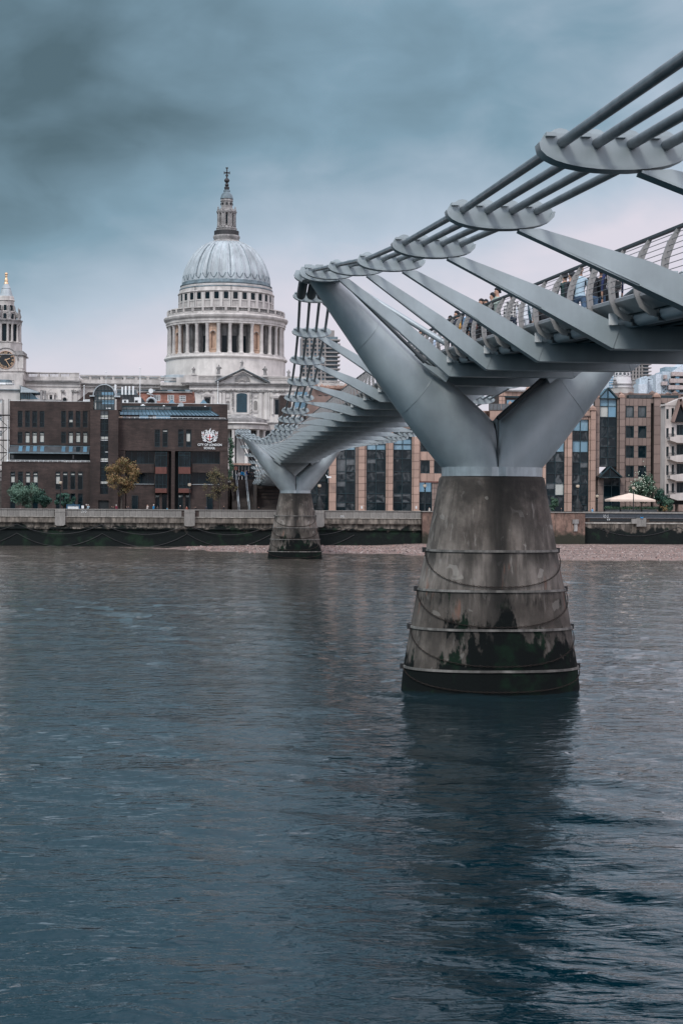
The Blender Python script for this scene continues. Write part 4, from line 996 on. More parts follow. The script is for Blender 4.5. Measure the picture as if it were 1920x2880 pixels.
# attic balustrades
def balustrade(x0, x1, y0, y1, Y, q=ZT, step=0.42, mt='stone', name='balustrade'):
    a = rect(q, x0, y0, x1, y1, Y); h = a[3]-a[2]; c = MB(); x = a[0]+.2
    c2 = MB().box(a[0], a[1], Y, Y+.5, a[3]-h*.16, a[3]).box(a[0], a[1], Y, Y+.5, a[2], a[2]+h*.14)
    o = c2.build(name, M[mt], cath)
    while x < a[1]-.1:
        c.lathe([(.09, a[2]+h*.1), (.15, a[2]+h*.3), (.07, a[2]+h*.65), (.13, a[2]+h*.86)], 5, x, Y+.25, cap=False); x += step
    c.build('balusters', M['stone_w'], o, kind='stuff')
balustrade(325, 530, 150, 190, TY-.2); balustrade(1140, 1500, 168, 205, TY-.2)
tpart('attic_pedestal', 'stone', 175, 140, 325, 232, .2, 2); tpart('attic_base', 'stone', 325, 190, 530, 236, .1, 1); tpart('attic_base', 'stone', 1130, 205, 1500, 250, .1, 1)
def statue(px, py_top, py_bot, Y, q=ZT, pose=0, par=None):
    a = rect(q, px-10, py_top, px+10, py_bot, Y); x = (a[0]+a[1])/2; z0, z1 = a[2], a[3]; h = z1-z0; r = random.Random(px)
    s_ = MB(); sk = lambda z: 0.03*h*math.sin(z*9+px)
    prof = [(.17, 0), (.19, .06), (.17, .2), (.16, .38), (.15, .5), (.17, .62), (.18, .74), (.14, .80), (.06, .83), (.055, .85), (.075, .88), (.08, .92), (.06, .97), (.01, 1.0)]
    rings = []
    for pr_, f in prof:
        ox = .02*h*math.sin(f*5+px*.3)
        rings.append([(x+ox+pr_*h*(1+.14*math.sin(5*t_+f*6+px))*math.cos(t_), Y+pr_*h*.8*math.sin(t_), z0+f*h) for t_ in [2*math.pi*k/14 for k in range(14)]])
    s_.loft(rings)
    sd_ = 1 if px % 2 else -1
    s_.tube([(x+sd_*.15*h, Y, z0+.76*h), (x+sd_*.26*h, Y-.05*h, z0+.62*h), (x+sd_*.20*h, Y-.16*h, z0+.70*h)], [.06*h, .05*h, .035*h], 7)
    s_.tube([(x-sd_*.15*h, Y, z0+.76*h), (x-sd_*.22*h, Y-.08*h, z0+.56*h), (x-sd_*.06*h, Y-.17*h, z0+.50*h)], [.06*h, .05*h, .035*h], 7)
    o = s_.build('statue', M['stone_d'], cath, smooth=True)
    if pose: MB().tube([(x-.27*h, Y-.1, z0+.05*h), (x-.24*h, Y-.1, z0+1.1*h)], .04, 5).build('staff', M['iron'], o)
    return o
statue(266, 45, 130, TY+.3); statue(557, 20, 135, TY+.3, pose=1); statue(828, -32, 52, TY); statue(1094, 38, 148, TY+.3); statue(1368, 78, 165, TY+.3)
for x0, x1, y0, y1 in ((530, 585, 132, 150), (800, 858, 45, 75), (1068, 1120, 145, 165), (240, 300, 124, 142)): tpart('statue_pedestal', 'stone', x0, y0, x1, y1, .5, 1.6)

# ---- nave side wall, left of the transept, with balustrade
NY = 519.0
ZN = Z(0, 740, 0.30612)
def npart(name, mt, x0, y0, x1, y1, front=0.0, depth=1.0, Y=NY): return tpart(name, mt, x0, y0, x1, y1, front, depth, ZN, Y)
npart('nave_wall', 'stone_w', 150, 1128, 735, 2000, 0, 30, NY-4); npart('nave_wall', 'stone', 735, 1140, 1480, 2000, 0, 20)
npart('cornice', 'stone_d', 120, 1076, 742, 1088, 1.4, 3, NY-4); npart('cornice', 'stone', 130, 1088, 738, 1104, .9, 3, NY-4); npart('frieze', 'stone_w', 150, 1104, 735, 1132, .4, 3, NY-4)
npart('attic_base', 'stone', 162, 1046, 728, 1077, .2, 3, NY-4)
npart('cornice', 'stone_d', 735, 1106, 1480, 1116, 1.4, 3); npart('frieze', 'stone', 735, 1116, 1480, 1142, .7, 3); npart('attic_base', 'stone', 728, 1072, 1475, 1106, .2, 3)
dt = MB()
for k in range(48): tb(dt, 165+k*12, 1090, 171+k*12, 1098, 1.15, .5, ZN, NY-4)
for k in range(60): tb(dt, 740+k*12, 1117, 746+k*12, 1125, 1.1, .5, ZN, NY)
dt.build('dentils', M['stone_d'], cath, kind='stuff')
for x0, x1 in ((258, 345), (362, 442), (455, 535), (555, 640)): balustrade(x0, x1, 1010, 1048, NY-4, ZN, .46)
for x0, x1 in ((238, 258), (345, 362), (442, 455), (535, 555), (640, 725)): npart('attic_pedestal', 'stone', x0, 1008, x1, 1048, .15, 1, NY-4)
npart('coping', 'stone', 236, 1003, 728, 1011, .3, 1.2, NY-4)
for k in range(7):
    x0 = 728+k*106; balustrade(x0+6, x0+88, 1040, 1074, NY, ZN, .46); npart('attic_pedestal', 'stone', x0+88, 1034, x0+112, 1074, .15, 1)
npart('coping', 'stone', 728, 1031, 1475, 1040, .3, 1.2)
npart('nave_roof', 'lead', 728, 1016, 1500, 1040, -6, 14)
for x0, x1 in ((333, 372), (528, 566), (628, 664), (676, 712)):
    npart('pilaster', 'stone_w', x0+3, 1160, x1-3, 1500, .4, 1, NY-4); carving('capital', x0, 1138, x1, 1162, 16, .15, .32, NY-4.6, ZN)
aedicule(425, 515, 1157, 1195, 1300, ZN, NY-4)
a = rect(ZN, 578, 1236, 612, 1300, NY-4); w_ = (a[1]-a[0])/2; xm_ = (a[0]+a[1])/2
MB().prism([(a[0], a[2]), (a[1], a[2]), (a[1], a[3]-w_)]+[(xm_+w_*math.cos(math.pi*k/8), a[3]-w_+w_*math.sin(math.pi*k/8)) for k in range(1, 8)]+[(a[0], a[3]-w_)], NY-4.1, NY-3.9).build('round_window', M['glass'], cath)
MB().tube([(xm_+(w_+.2)*math.cos(math.pi*k/10), NY-4.15, a[3]-w_+(w_+.2)*math.sin(math.pi*k/10)) for k in range(11)], .16, 6).build('window_moulding', M['stone'], cath)
# corner block and drum tank beside the transept
tpart('corner_block', 'stone', 60, 150, 215, 250, -8, 12); balustrade(-125, 60, 170, 205, TY+9); tpart('corner_wall', 'stone', -130, 205, 215, 900, -9, 12); tpart('cornice', 'stone_d', -130, 240, 150, 252, -7.8, 2)
x_ = W(ZT(82, 0)[0], 1050, TY+14).x; MB().lathe([(4.6, tz(178)-1.0), (4.6, tz(108)), (4.3, tz(104))], 32, x_, TY+14).build('stair_turret', M['lead'], cath, smooth=True)
# right hand of transept
tpart('choir_wall', 'stone', 1480, 250, 1900, 700, -14, 15); balustrade(1500, 1900, 215, 250, TY+13)
npx = Z(800, 700, 0.3189)
tpart('choir_wall', 'stone', 200, 1185, 620, 1500, 0, 3, npx, NY+4); balustrade(290, 520, 1160, 1186, NY+4, npx, .5)

# ---- south west clock tower
CY = 515.0; CX = W(17, 900, CY).x; kk = 1/PXM(CY)*0.30612
def cz(y): return W(20, ZN(0, y)[1], CY).z
tw = MB().box(CX-58*kk*3, CX+58*kk*3, CY-8, CY+8, 10, cz(1030)).build('clock_tower', M['stone'], cath)
def ct(name, mt, prof, n=24, sm=True, a0=0): return MB().lathe([(h*kk, cz(y)) for h, y in prof], n, CX, CY, a0).build(name, M[mt], tw, smooth=sm)
bw = 180*kk
MB().box(CX-bw, CX+bw, CY-bw, CY+bw, cz(1078), cz(1000)).box(CX-bw-.4, CX+bw+.4, CY-bw-.4, CY+bw+.4, cz(1005), cz(998)).build('tower_plinth', M['stone'], tw)
b2 = 165*kk
MB().box(CX-b2, CX+b2, CY-b2, CY+b2, cz(1000), cz(855)).build('clock_stage', M['stone'], tw)
MB().box(CX-b2-.7, CX+b2+.7, CY-b2-.7, CY+b2+.7, cz(858), cz(848)).box(CX-b2-.2, CX+b2+.2, CY-b2-.2, CY+b2+.2, cz(848), cz(818)).build('stage_cornice', M['stone_d'], tw)
for s_ in (-1, 1): MB().box(CX+s_*b2*.80-1.6, CX+s_*b2*.80+1.6, CY-b2-.12, CY-b2, cz(975), cz(870)).build('sunk_panel', M['stone_w'], tw)
# clock: dark dial, gilt numerals and hands; centre at (55,905)
ccx, ccz = W(ZN(54, 0)[0], 1017, CY-b2).x, cz(905)+0.1; cr0 = 78*kk
q_ = MB(); q_.prism([(ccx+cr0*1.35*math.cos(math.pi*k/20), ccz+cr0*1.35*math.sin(math.pi*k/20)) for k in range(21)]+[(ccx-cr0*1.35, cz(1000)), (ccx+cr0*1.35, cz(1000))], CY-b2-.35, CY-b2)
q_.build('clock_surround', M['stone'], tw)
MB().tube([(ccx+cr0*1.38*math.cos(math.pi*k/20), CY-b2-.4, ccz+cr0*1.38*math.sin(math.pi*k/20)) for k in range(21)], .2, 6).build('arch_moulding', M['stone_d'], tw)
MB().prism([(ccx+cr0*math.cos(2*math.pi*k/40), ccz+cr0*math.sin(2*math.pi*k/40)) for k in range(40)], CY-b2-.45, CY-b2-.3).build('clock_face', M['black'], tw)
MB().tube([(ccx+cr0*math.cos(2*math.pi*k/40), CY-b2-.5, ccz+cr0*math.sin(2*math.pi*k/40)) for k in range(41)], .17, 6).build('clock_rim', M['stone_p'], tw)
def text_mesh(txt, size, ext=0.02):
    cu = bpy.data.curves.new('lettering', 'FONT'); cu.body = txt; cu.size = size; cu.extrude = ext; cu.offset = 0.022*(size > .99); cu.align_x = 'CENTER'; cu.align_y = 'CENTER'
    o = bpy.data.objects.new('tmp', cu); COL.objects.link(o); dg = bpy.context.evaluated_depsgraph_get()
    me_ = bpy.data.meshes.new_from_object(o.evaluated_get(dg)); bpy.data.objects.remove(o); return me_
for k, nme in enumerate(['XII', 'I', 'II', 'III', 'IIII', 'V', 'VI', 'VII', 'VIII', 'IX', 'X', 'XI']):
    me_ = text_mesh(nme, .95, .03); me_.materials.append(M['gold']); an = math.pi*k/6
    o = bpy.data.objects.new('numeral', me_); COL.objects.link(o)
    o.location = (ccx+cr0*.78*math.sin(an), CY-b2-.5, ccz+cr0*.78*math.cos(an)); o.rotation_euler = (R(90), -an if False else 0, 0)
    o.rotation_euler = (Matrix.Rotation(an, 3, 'Y') @ Matrix.Rotation(R(90), 3, 'X')).to_euler(); adopt(o, tw)
for an, l_, w_ in ((R(70), .5, .17), (R(148), .80, .12)):        # about twenty five past two
    MB().beam((ccx-cr0*.12*math.sin(an), CY-b2-.6, ccz-cr0*.12*math.cos(an)), (ccx+cr0*l_*math.sin(an), CY-b2-.6, ccz+cr0*l_*math.cos(an)), .05, w_*1.3, (0, 0, 1) if abs(math.sin(an)) > .7 else (1, 0, 0)).build('clock_hand', M['gold'], tw)
ct('belfry_base', 'stone', [(150, 820), (150, 742), (156, 735), (140, 728)], 8, False, R(22.5))
ct('belfry_core', 'stone_d', [(100, 730), (100, 560)], 8, False, R(22.5))
for k in range(8):
    for d_ in (-9, 9):
        a = R(45*k+22.5+d_); x, y = CX+128*kk*math.sin(a), CY-128*kk*math.cos(a)
        MB().lathe([(.55, cz(728)), (.42, cz(715)), (.36, cz(580)), (.55, cz(566))], 10, x, y).build('belfry_column', M['stone'], tw, smooth=True)
    a = R(45*k); x, y = CX+100*kk*math.sin(a), CY-100*kk*math.cos(a); inst('belfry_opening', dm, tw, (x, y, (cz(718)+cz(575))/2), (1.6, 1.2, cz(575)-cz(718)), R(45*k))
    a = R(45*k+22.5); x, y = CX+138*kk*math.sin(a), CY-138*kk*math.cos(a)
    MB().lathe([(.5, cz(525)), (.3, cz(510)), (.6, cz(485)), (.3, cz(465)), (.15, cz(440)), (.3, cz(430)), (.02, cz(412))], 8, x*.92+CX*.08, y*.92+CY*.08).build('urn', M['stone_d'], tw, smooth=True)
ct('belfry_cornice', 'stone_d', [(140, 568), (142, 548), (150, 535), (152, 528), (120, 522)], 16, False)
ct('upper_stage', 'stone', [(88, 525), (88, 458), (95, 452), (80, 446), (72, 440), (70, 380), (72, 350), (80, 344), (74, 335), (70, 312), (68, 305)], 16, False)
for k in range(8):
    a = R(45*k)
    for r_, y0, y1, w_ in ((88, 515, 468, 1.0), (71, 440, 390, .9)):
        x, y = CX+r_*kk*math.sin(a), CY-r_*kk*math.cos(a); inst('arched_opening', dm, tw, (x, y, (cz(y0)+cz(y1))/2), (w_, .4, cz(y1)-cz(y0)), R(45*k))
    a = R(45*k+22.5); 
    pts = [(CX+r_*kk*math.sin(a), CY-r_*kk*math.cos(a), cz(y)) for r_, y in ((118, 500), (106, 470), (88, 450), (80, 430), (76, 395))]
    MB().tube(pts, [.55, .45, .4, .35, .3], 6).build('scroll_buttress', M['stone_d'], tw, smooth=True)
ct('cap', 'lead', [(66, 305), (60, 296), (52, 275), (44, 245), (40, 238), (42, 234), (34, 212), (24, 195), (22, 190)], 16)
ct('gilded_pineapple', 'gold', [(21, 190), (20, 180), (14, 172), (17, 155), (12, 142), (8, 130), (13, 115), (9, 108), (15, 98), (13, 90), (4, 84)], 16)
# ================================================================ THE SCHOOL
ZS = Z(0, 1020, 0.43367)
def part(q, name, mt, x0, y0, x1, y1, Y, parent, front=0.0, depth=1.0, **kw):
    a = rect(q, x0, y0, x1, y1, Y)
    mt = M[mt] if isinstance(mt, str) else mt
    return MB().box(a[0], a[1], Y-front, Y-front+depth, a[2], a[3]).build(name, mt, parent, **kw)
UNIT = {}
def upart(q, name, mt, x0, y0, x1, y1, Y, parent, front=0.0, depth=0.2, **kw):
    """same, from one shared box mesh per material"""
    a = rect(q, x0, y0, x1, y1, Y)
    if mt not in UNIT: UNIT[mt] = unit_mesh('slab_'+mt, M[mt])
    return inst(name, UNIT[mt], parent, ((a[0]+a[1])/2, Y-front+depth/2, (a[2]+a[3])/2), (a[1]-a[0], depth, a[3]-a[2]), **kw)
def window(q, x0, y0, x1, y1, Y, parent, pane='pane_d', nv=1, nh=1, blind=None, fr=0.07, frame='frame', split=None, back=0.22):
    """opening with frame, panes and, where the photo shows one, a pale blind"""
    a = rect(q, x0, y0, x1, y1, Y); w, h = a[1]-a[0], a[3]-a[2]
    f = MB(); t = fr
    f.box(a[0], a[0]+t, Y+back-.1, Y+back, a[2], a[3]).box(a[1]-t, a[1], Y+back-.1, Y+back, a[2], a[3])
    f.box(a[0]+t, a[1]-t, Y+back-.1, Y+back, a[3]-t, a[3]).box(a[0]+t, a[1]-t, Y+back-.1, Y+back, a[2], a[2]+t)
    for k in range(1, nv): x = a[0]+w*k/nv; f.box(x-t*.4, x+t*.4, Y+back-.09, Y+back, a[2]+t, a[3]-t)
    zsp = [a[2]+h*k/nh for k in range(1, nh)] if split is None else [a[3]-h*s_ for s_ in split]
    for z in zsp: f.box(a[0]+t, a[1]-t, Y+back-.085, Y+back, z-t*.4, z+t*.4)
    fo = f.build('window', M[frame], parent, origin=((a[0]+a[1])/2, Y+back, (a[2]+a[3])/2))
    zz = [a[2]]+sorted(zsp)+[a[3]]
    for i in range(nv):
        for j in range(len(zz)-1):
            if pane not in UNIT: UNIT[pane] = unit_mesh('pane_'+pane, M[pane])
            inst('pane', UNIT[pane], fo, (a[0]+w*(i+.5)/nv, Y+back+.03, (zz[j]+zz[j+1])/2), (w/nv, .03, zz[j+1]-zz[j]))
    if blind:
        b = rect(q, *blind, Y)
        if 'bl' not in UNIT: UNIT['bl'] = unit_mesh('blind', M['blind'])
        inst('blind', UNIT['bl'], fo, ((b[0]+b[1])/2, Y+back-.0, (b[2]+b[3])/2), (b[1]-b[0], .02, b[3]-b[2]))
    return fo
def holed_wall(q, name, mt, x0, y0, x1, y1, Y, holes, parent, depth=0.5, back=None):
    """wall face with real openings: split into the grid given by the openings' edges"""
    A = rect(q, x0, y0, x1, y1, Y); H = [rect(q, *h, Y) for h in holes]
    X = sorted(set([A[0], A[1]]+[v for h in H for v in h[:2] if A[0] < v < A[1]])); Zs = sorted(set([A[2], A[3]]+[v for h in H for v in h[2:] if A[2] < v < A[3]]))
    c = MB()
    for j in range(len(Zs)-1):
        zc = (Zs[j]+Zs[j+1])/2; run = None
        for i in range(len(X)-1):
            xc_ = (X[i]+X[i+1])/2; solid = not any(h[0] < xc_ < h[1] and h[2] < zc < h[3] for h in H)
            if solid and run is None: run = X[i]
            if (not solid or i == len(X)-2) and run is not None:
                xe = X[i] if not solid else X[i+1]; c.box(run, xe, Y, Y+depth, Zs[j], Zs[j+1]); run = None
    o = c.build(name, M[mt] if isinstance(mt, str) else mt, parent)
    if back: MB().box(A[0]+.05, A[1]-.05, Y+depth+.01, Y+back, A[2], A[3]-.05).build('inner_block', M[mt], parent)
    return o
SY = 212.0
sch = thing('school_building', 'dark brown brick school with crest, glazed barrel vault and tall narrow windows', 'school', (W(320, 1430, SY).x, SY, ZG))
BOT = 958
# upper left block
cols = [(115,145),(163,193),(209,240),(257,287),(397,427),(444,474),(491,521),(537,567)]
wy1, wy2 = (312, 418), (447, 522)
holed_wall(ZS, 'upper_left_wall', 'brick', 62, 250, 583, 534, SY+2, [(a, y0, b, y1) for a, b in cols for y0, y1 in (wy1, wy2)], sch, .5, 22)
for i, (a, b) in enumerate(cols):
    window(ZS, a, 312, b, 418, SY+2, sch, 'pane_d', 1, 1, (a+6, 370, b-4, 388) if i == 5 else None, split=(.12, .70))
    window(ZS, a, 447, b, 522, SY+2, sch, 'pane_d', 1, 1, (a+3, 472, b-3, 514+(i % 3)*3) if i in (1, 2, 3, 5, 6, 7) else None, split=(.12, .26))
    if i in (1, 2, 3, 5, 6, 7): upart(ZS, 'blind', 'blind', a+3, 455, b-3, 465, SY+2.2, sch, 0, .03)
# canopy of slanted glazing and the terrace below it
a = rect(ZS, 62, 534, 583, 640, SY+2)
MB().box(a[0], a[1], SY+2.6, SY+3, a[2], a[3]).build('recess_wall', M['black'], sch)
def line_rail(q, x0, x1, ytop, ybot, Y, parent, n, mt='white', th=.05, rails=(0, 1)):
    A = rect(q, x0, ytop, x1, ybot, Y); c = MB(); 
    o = MB().box(A[0], A[1], Y-th/2, Y+th/2, A[3]-th, A[3]).build('railing', M[mt], parent)
    if len(rails) > 1: MB().box(A[0], A[1], Y-th/2, Y+th/2, A[2]+.12, A[2]+.12+th*.7).build('lower_rail', M[mt], o)
    for k in range(n+1):
        x = A[0]+(A[1]-A[0])*k/n; MB().box(x-th/2, x+th/2, Y-th/2-.01, Y+th/2+.01, A[2], A[3]-th).build('post', M[mt], o)
    return o
zt_, zb_ = rect(ZS, 62, 540, 583, 540, SY)[3], rect(ZS, 62, 582, 583, 582, SY)[3]
MB().prism([(SY+2, zt_), (SY+2, zt_-.1), (SY+.6, zb_-.1), (SY+.6, zb_)], a[0], a[1], 'x').build('canopy', M['slate'], sch)
MB().box(a[0], a[1], SY+1.9, SY+2.05, zt_, zt_+.12).build('flashing', M['lead_d'], sch)
MB().box(a[0], a[1], SY+.5, SY+.62, zb_-.18, zb_+.02).build('canopy_edge', M['lead_d'], sch)
for c0 in [118, 165, 212, 259, 397, 444, 491, 537]:
    b = rect(ZS, c0+2, 545, c0+26, 578, SY+1); MB().prism([(SY+1.72, zt_-.05), (SY+1.68, zt_), (SY+.78, zb_+.12), (SY+.82, zb_+.06)], b[0], b[1], 'x').build('rooflight', M['glass_b'] if c0 not in (491,) else M['glass'], sch)
part(ZS, 'terrace_wall', 'black', 62, 596, 583, 632, SY+2.4, sch, 0, .2)
for c0, c1 in ((68, 90), (470, 480)): upart(ZS, 'door_panel', 'glass_g', c0, 598, c1, 624, SY+2.38, sch, 0, .05)
line_rail(ZS, 40, 583, 632, 644, SY-.2, sch, 18)
# lower left block
low = [(68,98),(117,148),(166,196),(215,245),(360,390),(408,438),(457,487),(505,536)]
gnd = [(66,100),(210,246),(362,386),(408,438),(457,487),(505,536)]
holed_wall(ZS, 'lower_left_wall', 'brick', 10, 643, 583, BOT, SY, [(a, 706, b, 822) for a, b in low]+[(a, 848, b, BOT) for a, b in gnd], sch, .5, 4)
for i, (a, b) in enumerate(low): window(ZS, a, 706, b, 822, SY, sch, 'pane_d', 1, 1, {2: (169, 738, 193, 776), 3: (218, 738, 242, 776), 4: (363, 738, 387, 785), 0: (72, 735, 94, 775)}.get(i), split=(.10, .26))
for i, (a, b) in enumerate(low):
    if i != 1: upart(ZS, 'blind', 'glass_g' if i in (0, 1) else 'blind', a+4, 716, b-4, 728, SY+.2, sch, 0, .03)
for a, b in gnd: window(ZS, a, 848, b, BOT, SY, sch, 'glass', 1, 2)
# stair tower with glazed strip and barrel vault
ty = SY-1.2
holed_wall(ZS, 'tower_wall', 'brick', 583, 305, 766, BOT, ty, [(650, 308, 702, 852), (637, 893, 705, BOT)], sch, .6, 6)
A = rect(ZS, 637, 893, 705, BOT, ty); xm_ = (A[0]+A[1])/2; hw = (A[1]-A[0])/2
MB().prism([(A[0], A[2]), (A[1], A[2]), (A[1], A[3]-.4)]+[(xm_+hw*math.cos(math.pi*k/10), A[3]-.4+.38*math.sin(math.pi*k/10)) for k in range(1, 10)]+[(A[0], A[3]-.4)], ty+.3, ty+.4).build('door', M['black'], sch)
A = rect(ZS, 650, 308, 702, 852, ty)
strip = MB().box(A[0], A[1], ty+.5, ty+.58, A[2], A[3]).build('stair_glazing', M['glass'], sch)
ypos = [308, 338, 360, 395, 440, 480, 505, 540, 580, 620, 640, 680, 730, 770, 810, 852]
for i in range(len(ypos)-1):
    for u0, u1 in ((650, 676), (676, 702)): upart(ZS, 'pane', 'pane_d' if i else 'glass_g', u0+1.5, ypos[i]+1, u1-1.5, ypos[i+1]-1, ty+.4, strip, 0, .05)
for y in (340, 480, 620, 770): upart(ZS, 'blind', 'blind', 653, y, 700, y+15, ty+.33, strip, 0, .04)
for y in (358, 500, 638, 577): upart(ZS, 'floor_edge', 'white', 652 if y != 577 else 682, y, 700, y+4, ty+.3, strip, 0, .06)
for y in ypos: upart(ZS, 'transom', 'frame', 650, y-1, 702, y+1, ty+.36, strip, 0, .08)
upart(ZS, 'mullion', 'frame', 675, 308, 677, 852, ty+.3, strip, 0, .1)
for a, b in ((583, 606), (756, 782)): part(ZS, 'side_pier', 'brick', a, 212, b, 306, ty, sch, 0, 5)
va = rect(ZS, 602, 138, 752, 305, ty); xc0 = (va[0]+va[1])/2; vr = (va[1]-va[0])/2; zsp = va[3]-vr
vlt = MB().loft([[(xc0+r_*math.cos(math.pi*k/24), y, zsp+r_*math.sin(math.pi*k/24)) for k in range(25)]+[(xc0+(r_-.16)*math.cos(math.pi*k/24), y, zsp+(r_-.16)*math.sin(math.pi*k/24)) for k in range(24, -1, -1)] for r_, y in ((vr, ty-.3), (vr, ty+5))]).build('barrel_vault', M['lead'], sch, smooth=True)
MB().prism([(xc0+(vr-.2)*math.cos(math.pi*k/24), zsp+(vr-.2)*math.sin(math.pi*k/24)) for k in range(25)]+[(va[0]+.2, va[2]), (va[1]-.2, va[2])], ty+.25, ty+.32).build('vault_glazing', mat('vault_glass', (0.03, 0.05, 0.058), 0.08), vlt)
for x in np.linspace(va[0]+.25, va[1]-.25, 7):
    zt2 = zsp+math.sqrt(max(0, (vr-.2)**2-(x-xc0)**2)); MB().box(x-.045, x+.045, ty+.1, ty+.25, va[2], zt2).build('mullion', M['frame'], vlt)
for z in (zsp-.05, zsp+vr*.45, zsp-1.0, va[2]+.05): 
    w2 = math.sqrt((vr-.2)**2-max(0, z-zsp)**2); MB().box(xc0-w2, xc0+w2, ty+.08, ty+.2, z-.05, z+.05).build('transom', M['frame'], vlt)
for u0, v0, u1, v1, mt in ((670, 212, 735, 222, 'white'), (640, 222, 750, 236, 'blind'), (660, 190, 735, 208, 'glass_b'), (688, 292, 722, 298, 'white'), (663, 245, 740, 268, 'glass_b'), (608, 245, 622, 300, 'lead_w2')):
    if mt == 'lead_w2': mt = 'blind'
    upart(ZS, 'inner_panel', mt, u0, v0, u1, v1, ty+.22, vlt, 0, .05)
MB().box(va[0]-.5, va[0]+.3, ty-.35, ty+5, zsp-.2, zsp).box(va[1]-.3, va[1]+.7, ty-.35, ty+5, zsp-.25, zsp).build('vault_gutter', M['lead'], sch)
# right block
rwin = [(1003,1037),(1054,1087),(1155,1190),(1206,1240)]
holed_wall(ZS, 'upper_right_wall', 'brick', 762, 365, 1478, 572, SY, [(a, 432, b, 546) for a, b in rwin], sch, .5, 20)
for i, (a, b) in enumerate(rwin): window(ZS, a, 432, b, 546, SY, sch, 'pane_d', 1, 1, {1: (1057, 438, 1084, 447), 3: (1210, 458, 1232, 510)}.get(i), split=(.22, .76))
part(ZS, 'parapet_coping', 'slate', 760, 362, 1480, 368, SY, sch, .1, .8)
# lower right: bands of glazing between brick piers
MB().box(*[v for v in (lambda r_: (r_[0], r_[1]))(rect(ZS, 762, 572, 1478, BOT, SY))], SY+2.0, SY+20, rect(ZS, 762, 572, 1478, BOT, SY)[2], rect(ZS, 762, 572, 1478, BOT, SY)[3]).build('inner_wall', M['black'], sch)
for x0, x1 in ((762, 812), (1110, 1133), (1425, 1478)): part(ZS, 'brick_pier', 'brick', x0, 572, x1, BOT, SY, sch, 0, 1.6)
for x0, x1 in ((1083, 1092), (1237, 1243), (1000, 1006)): part(ZS, 'slim_pier', 'brick', x0, 572, x1, BOT, SY, sch, -.4, 1.2)
for x0, x1 in ((815, 1001), (1243, 1425)):
    part(ZS, 'spandrel', 'brick', x0, 655, x1, 713, SY, sch, -.25, 1.2)
    part(ZS, 'ground_wall', 'brick', x0, 784, x1, BOT, SY, sch, -.35, 1.3)
    A = rect(ZS, x0, 572, x1, 655, SY)
    window(ZS, x0, 572, x1, 655, SY, sch, 'pane_d', 5, 1, back=.9); window(ZS, x0, 713, x1, 784, SY, sch, 'glass', 4, 1, back=1.2)
    MB().box(A[0], A[1], SY+.2, SY+.26, rect(ZS, 0, 779, 1, 782, SY)[2], rect(ZS, 0, 779, 1, 782, SY)[3]).build('pale_rail', M['lead'], sch)
for x0, x1 in ((1006, 1081), (1157, 1235)):
    window(ZS, x0, 578, x1, 676, SY-.4, sch, 'pane_d', 2, 1, split=(.25,)); part(ZS, 'salmon_panel', 'salmon', x0, 676, x1, 720, SY-.4, sch, 0, .4)
    window(ZS, x0, 720, x1, 815, SY-.4, sch, 'pane_d', 3, 1, split=(.72,)); part(ZS, 'salmon_panel', 'salmon', x0, 815, x1, 844, SY-.4, sch, 0, .4)
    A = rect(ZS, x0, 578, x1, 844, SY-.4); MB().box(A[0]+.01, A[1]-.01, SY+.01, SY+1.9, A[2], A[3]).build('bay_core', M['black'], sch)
for x0, x1 in ((1003, 1034), (1050, 1083), (1155, 1186), (1202, 1235)):
    window(ZS, x0, 856, x1, BOT, SY, sch, 'glass', 1, 1, (x0+3, 860, x1-3, 872) if x0 != 1050 else None, back=.9)
for x0, x1 in ((1034, 1050), (1186, 1202)): part(ZS, 'door_pier', 'brick', x0, 844, x1, BOT, SY, sch, -.2, 1)
for x0, x1 in ((855, 893), (1340, 1378)): window(ZS, x0, 862, x1, BOT, SY+.1, sch, 'glass', 1, 1, back=.1)
# crest and lettering
ZC = Z(520, 1180, 0.0893)
cw = lambda u, v: (W(*ZC(u, v), SY).x, W(*ZC(u, v), SY).z)
crest = MB(); pts = [cw(*p) for p in ((692, 440), (868, 440), (866, 560), (845, 620), (782, 680), (715, 620), (694, 560))]
cr0_ = MB().prism(pts, SY-.20, SY-.05).build('crest_shield', M['white'], sch)
MB().prism([cw(*p) for p in ((768, 470), (795, 470), (795, 672), (768, 672))], SY-.24, SY-.20).prism([cw(*p) for p in ((700, 548), (862, 548), (862, 568), (700, 568))], SY-.241, SY-.201).prism([cw(*p) for p in ((712, 470), (722, 466), (726, 505), (712, 505))], SY-.23, SY-.2).build('red_cross', M['red'], cr0_)
def blob(pp, w0, w1, dpt=.18, mt='white', nm='supporter'):
    P = [Vector((*cw(*p), 0)) for p in pp]; l_, r_ = [], []; n = len(P); sc = 0.0893/PXM(SY)
    for i, p in enumerate(P):
        t_ = (P[min(n-1, i+1)]-P[max(0, i-1)]).normalized(); nn = Vector((-t_.y, t_.x, 0)); w_ = (w0+(w1-w0)*i/(n-1))*sc
        if 0 < i < n-1: w_ *= 1.15
        l_.append(p+nn*w_); r_.append(p-nn*w_)
    c = MB()
    for i in range(n-1): c.prism([(l_[i].x, l_[i].y), (l_[i+1].x, l_[i+1].y), (r_[i+1].x, r_[i+1].y), (r_[i].x, r_[i].y)], SY-dpt-.004*i, SY-.03)
    return c
sup = MB(); wing = MB()
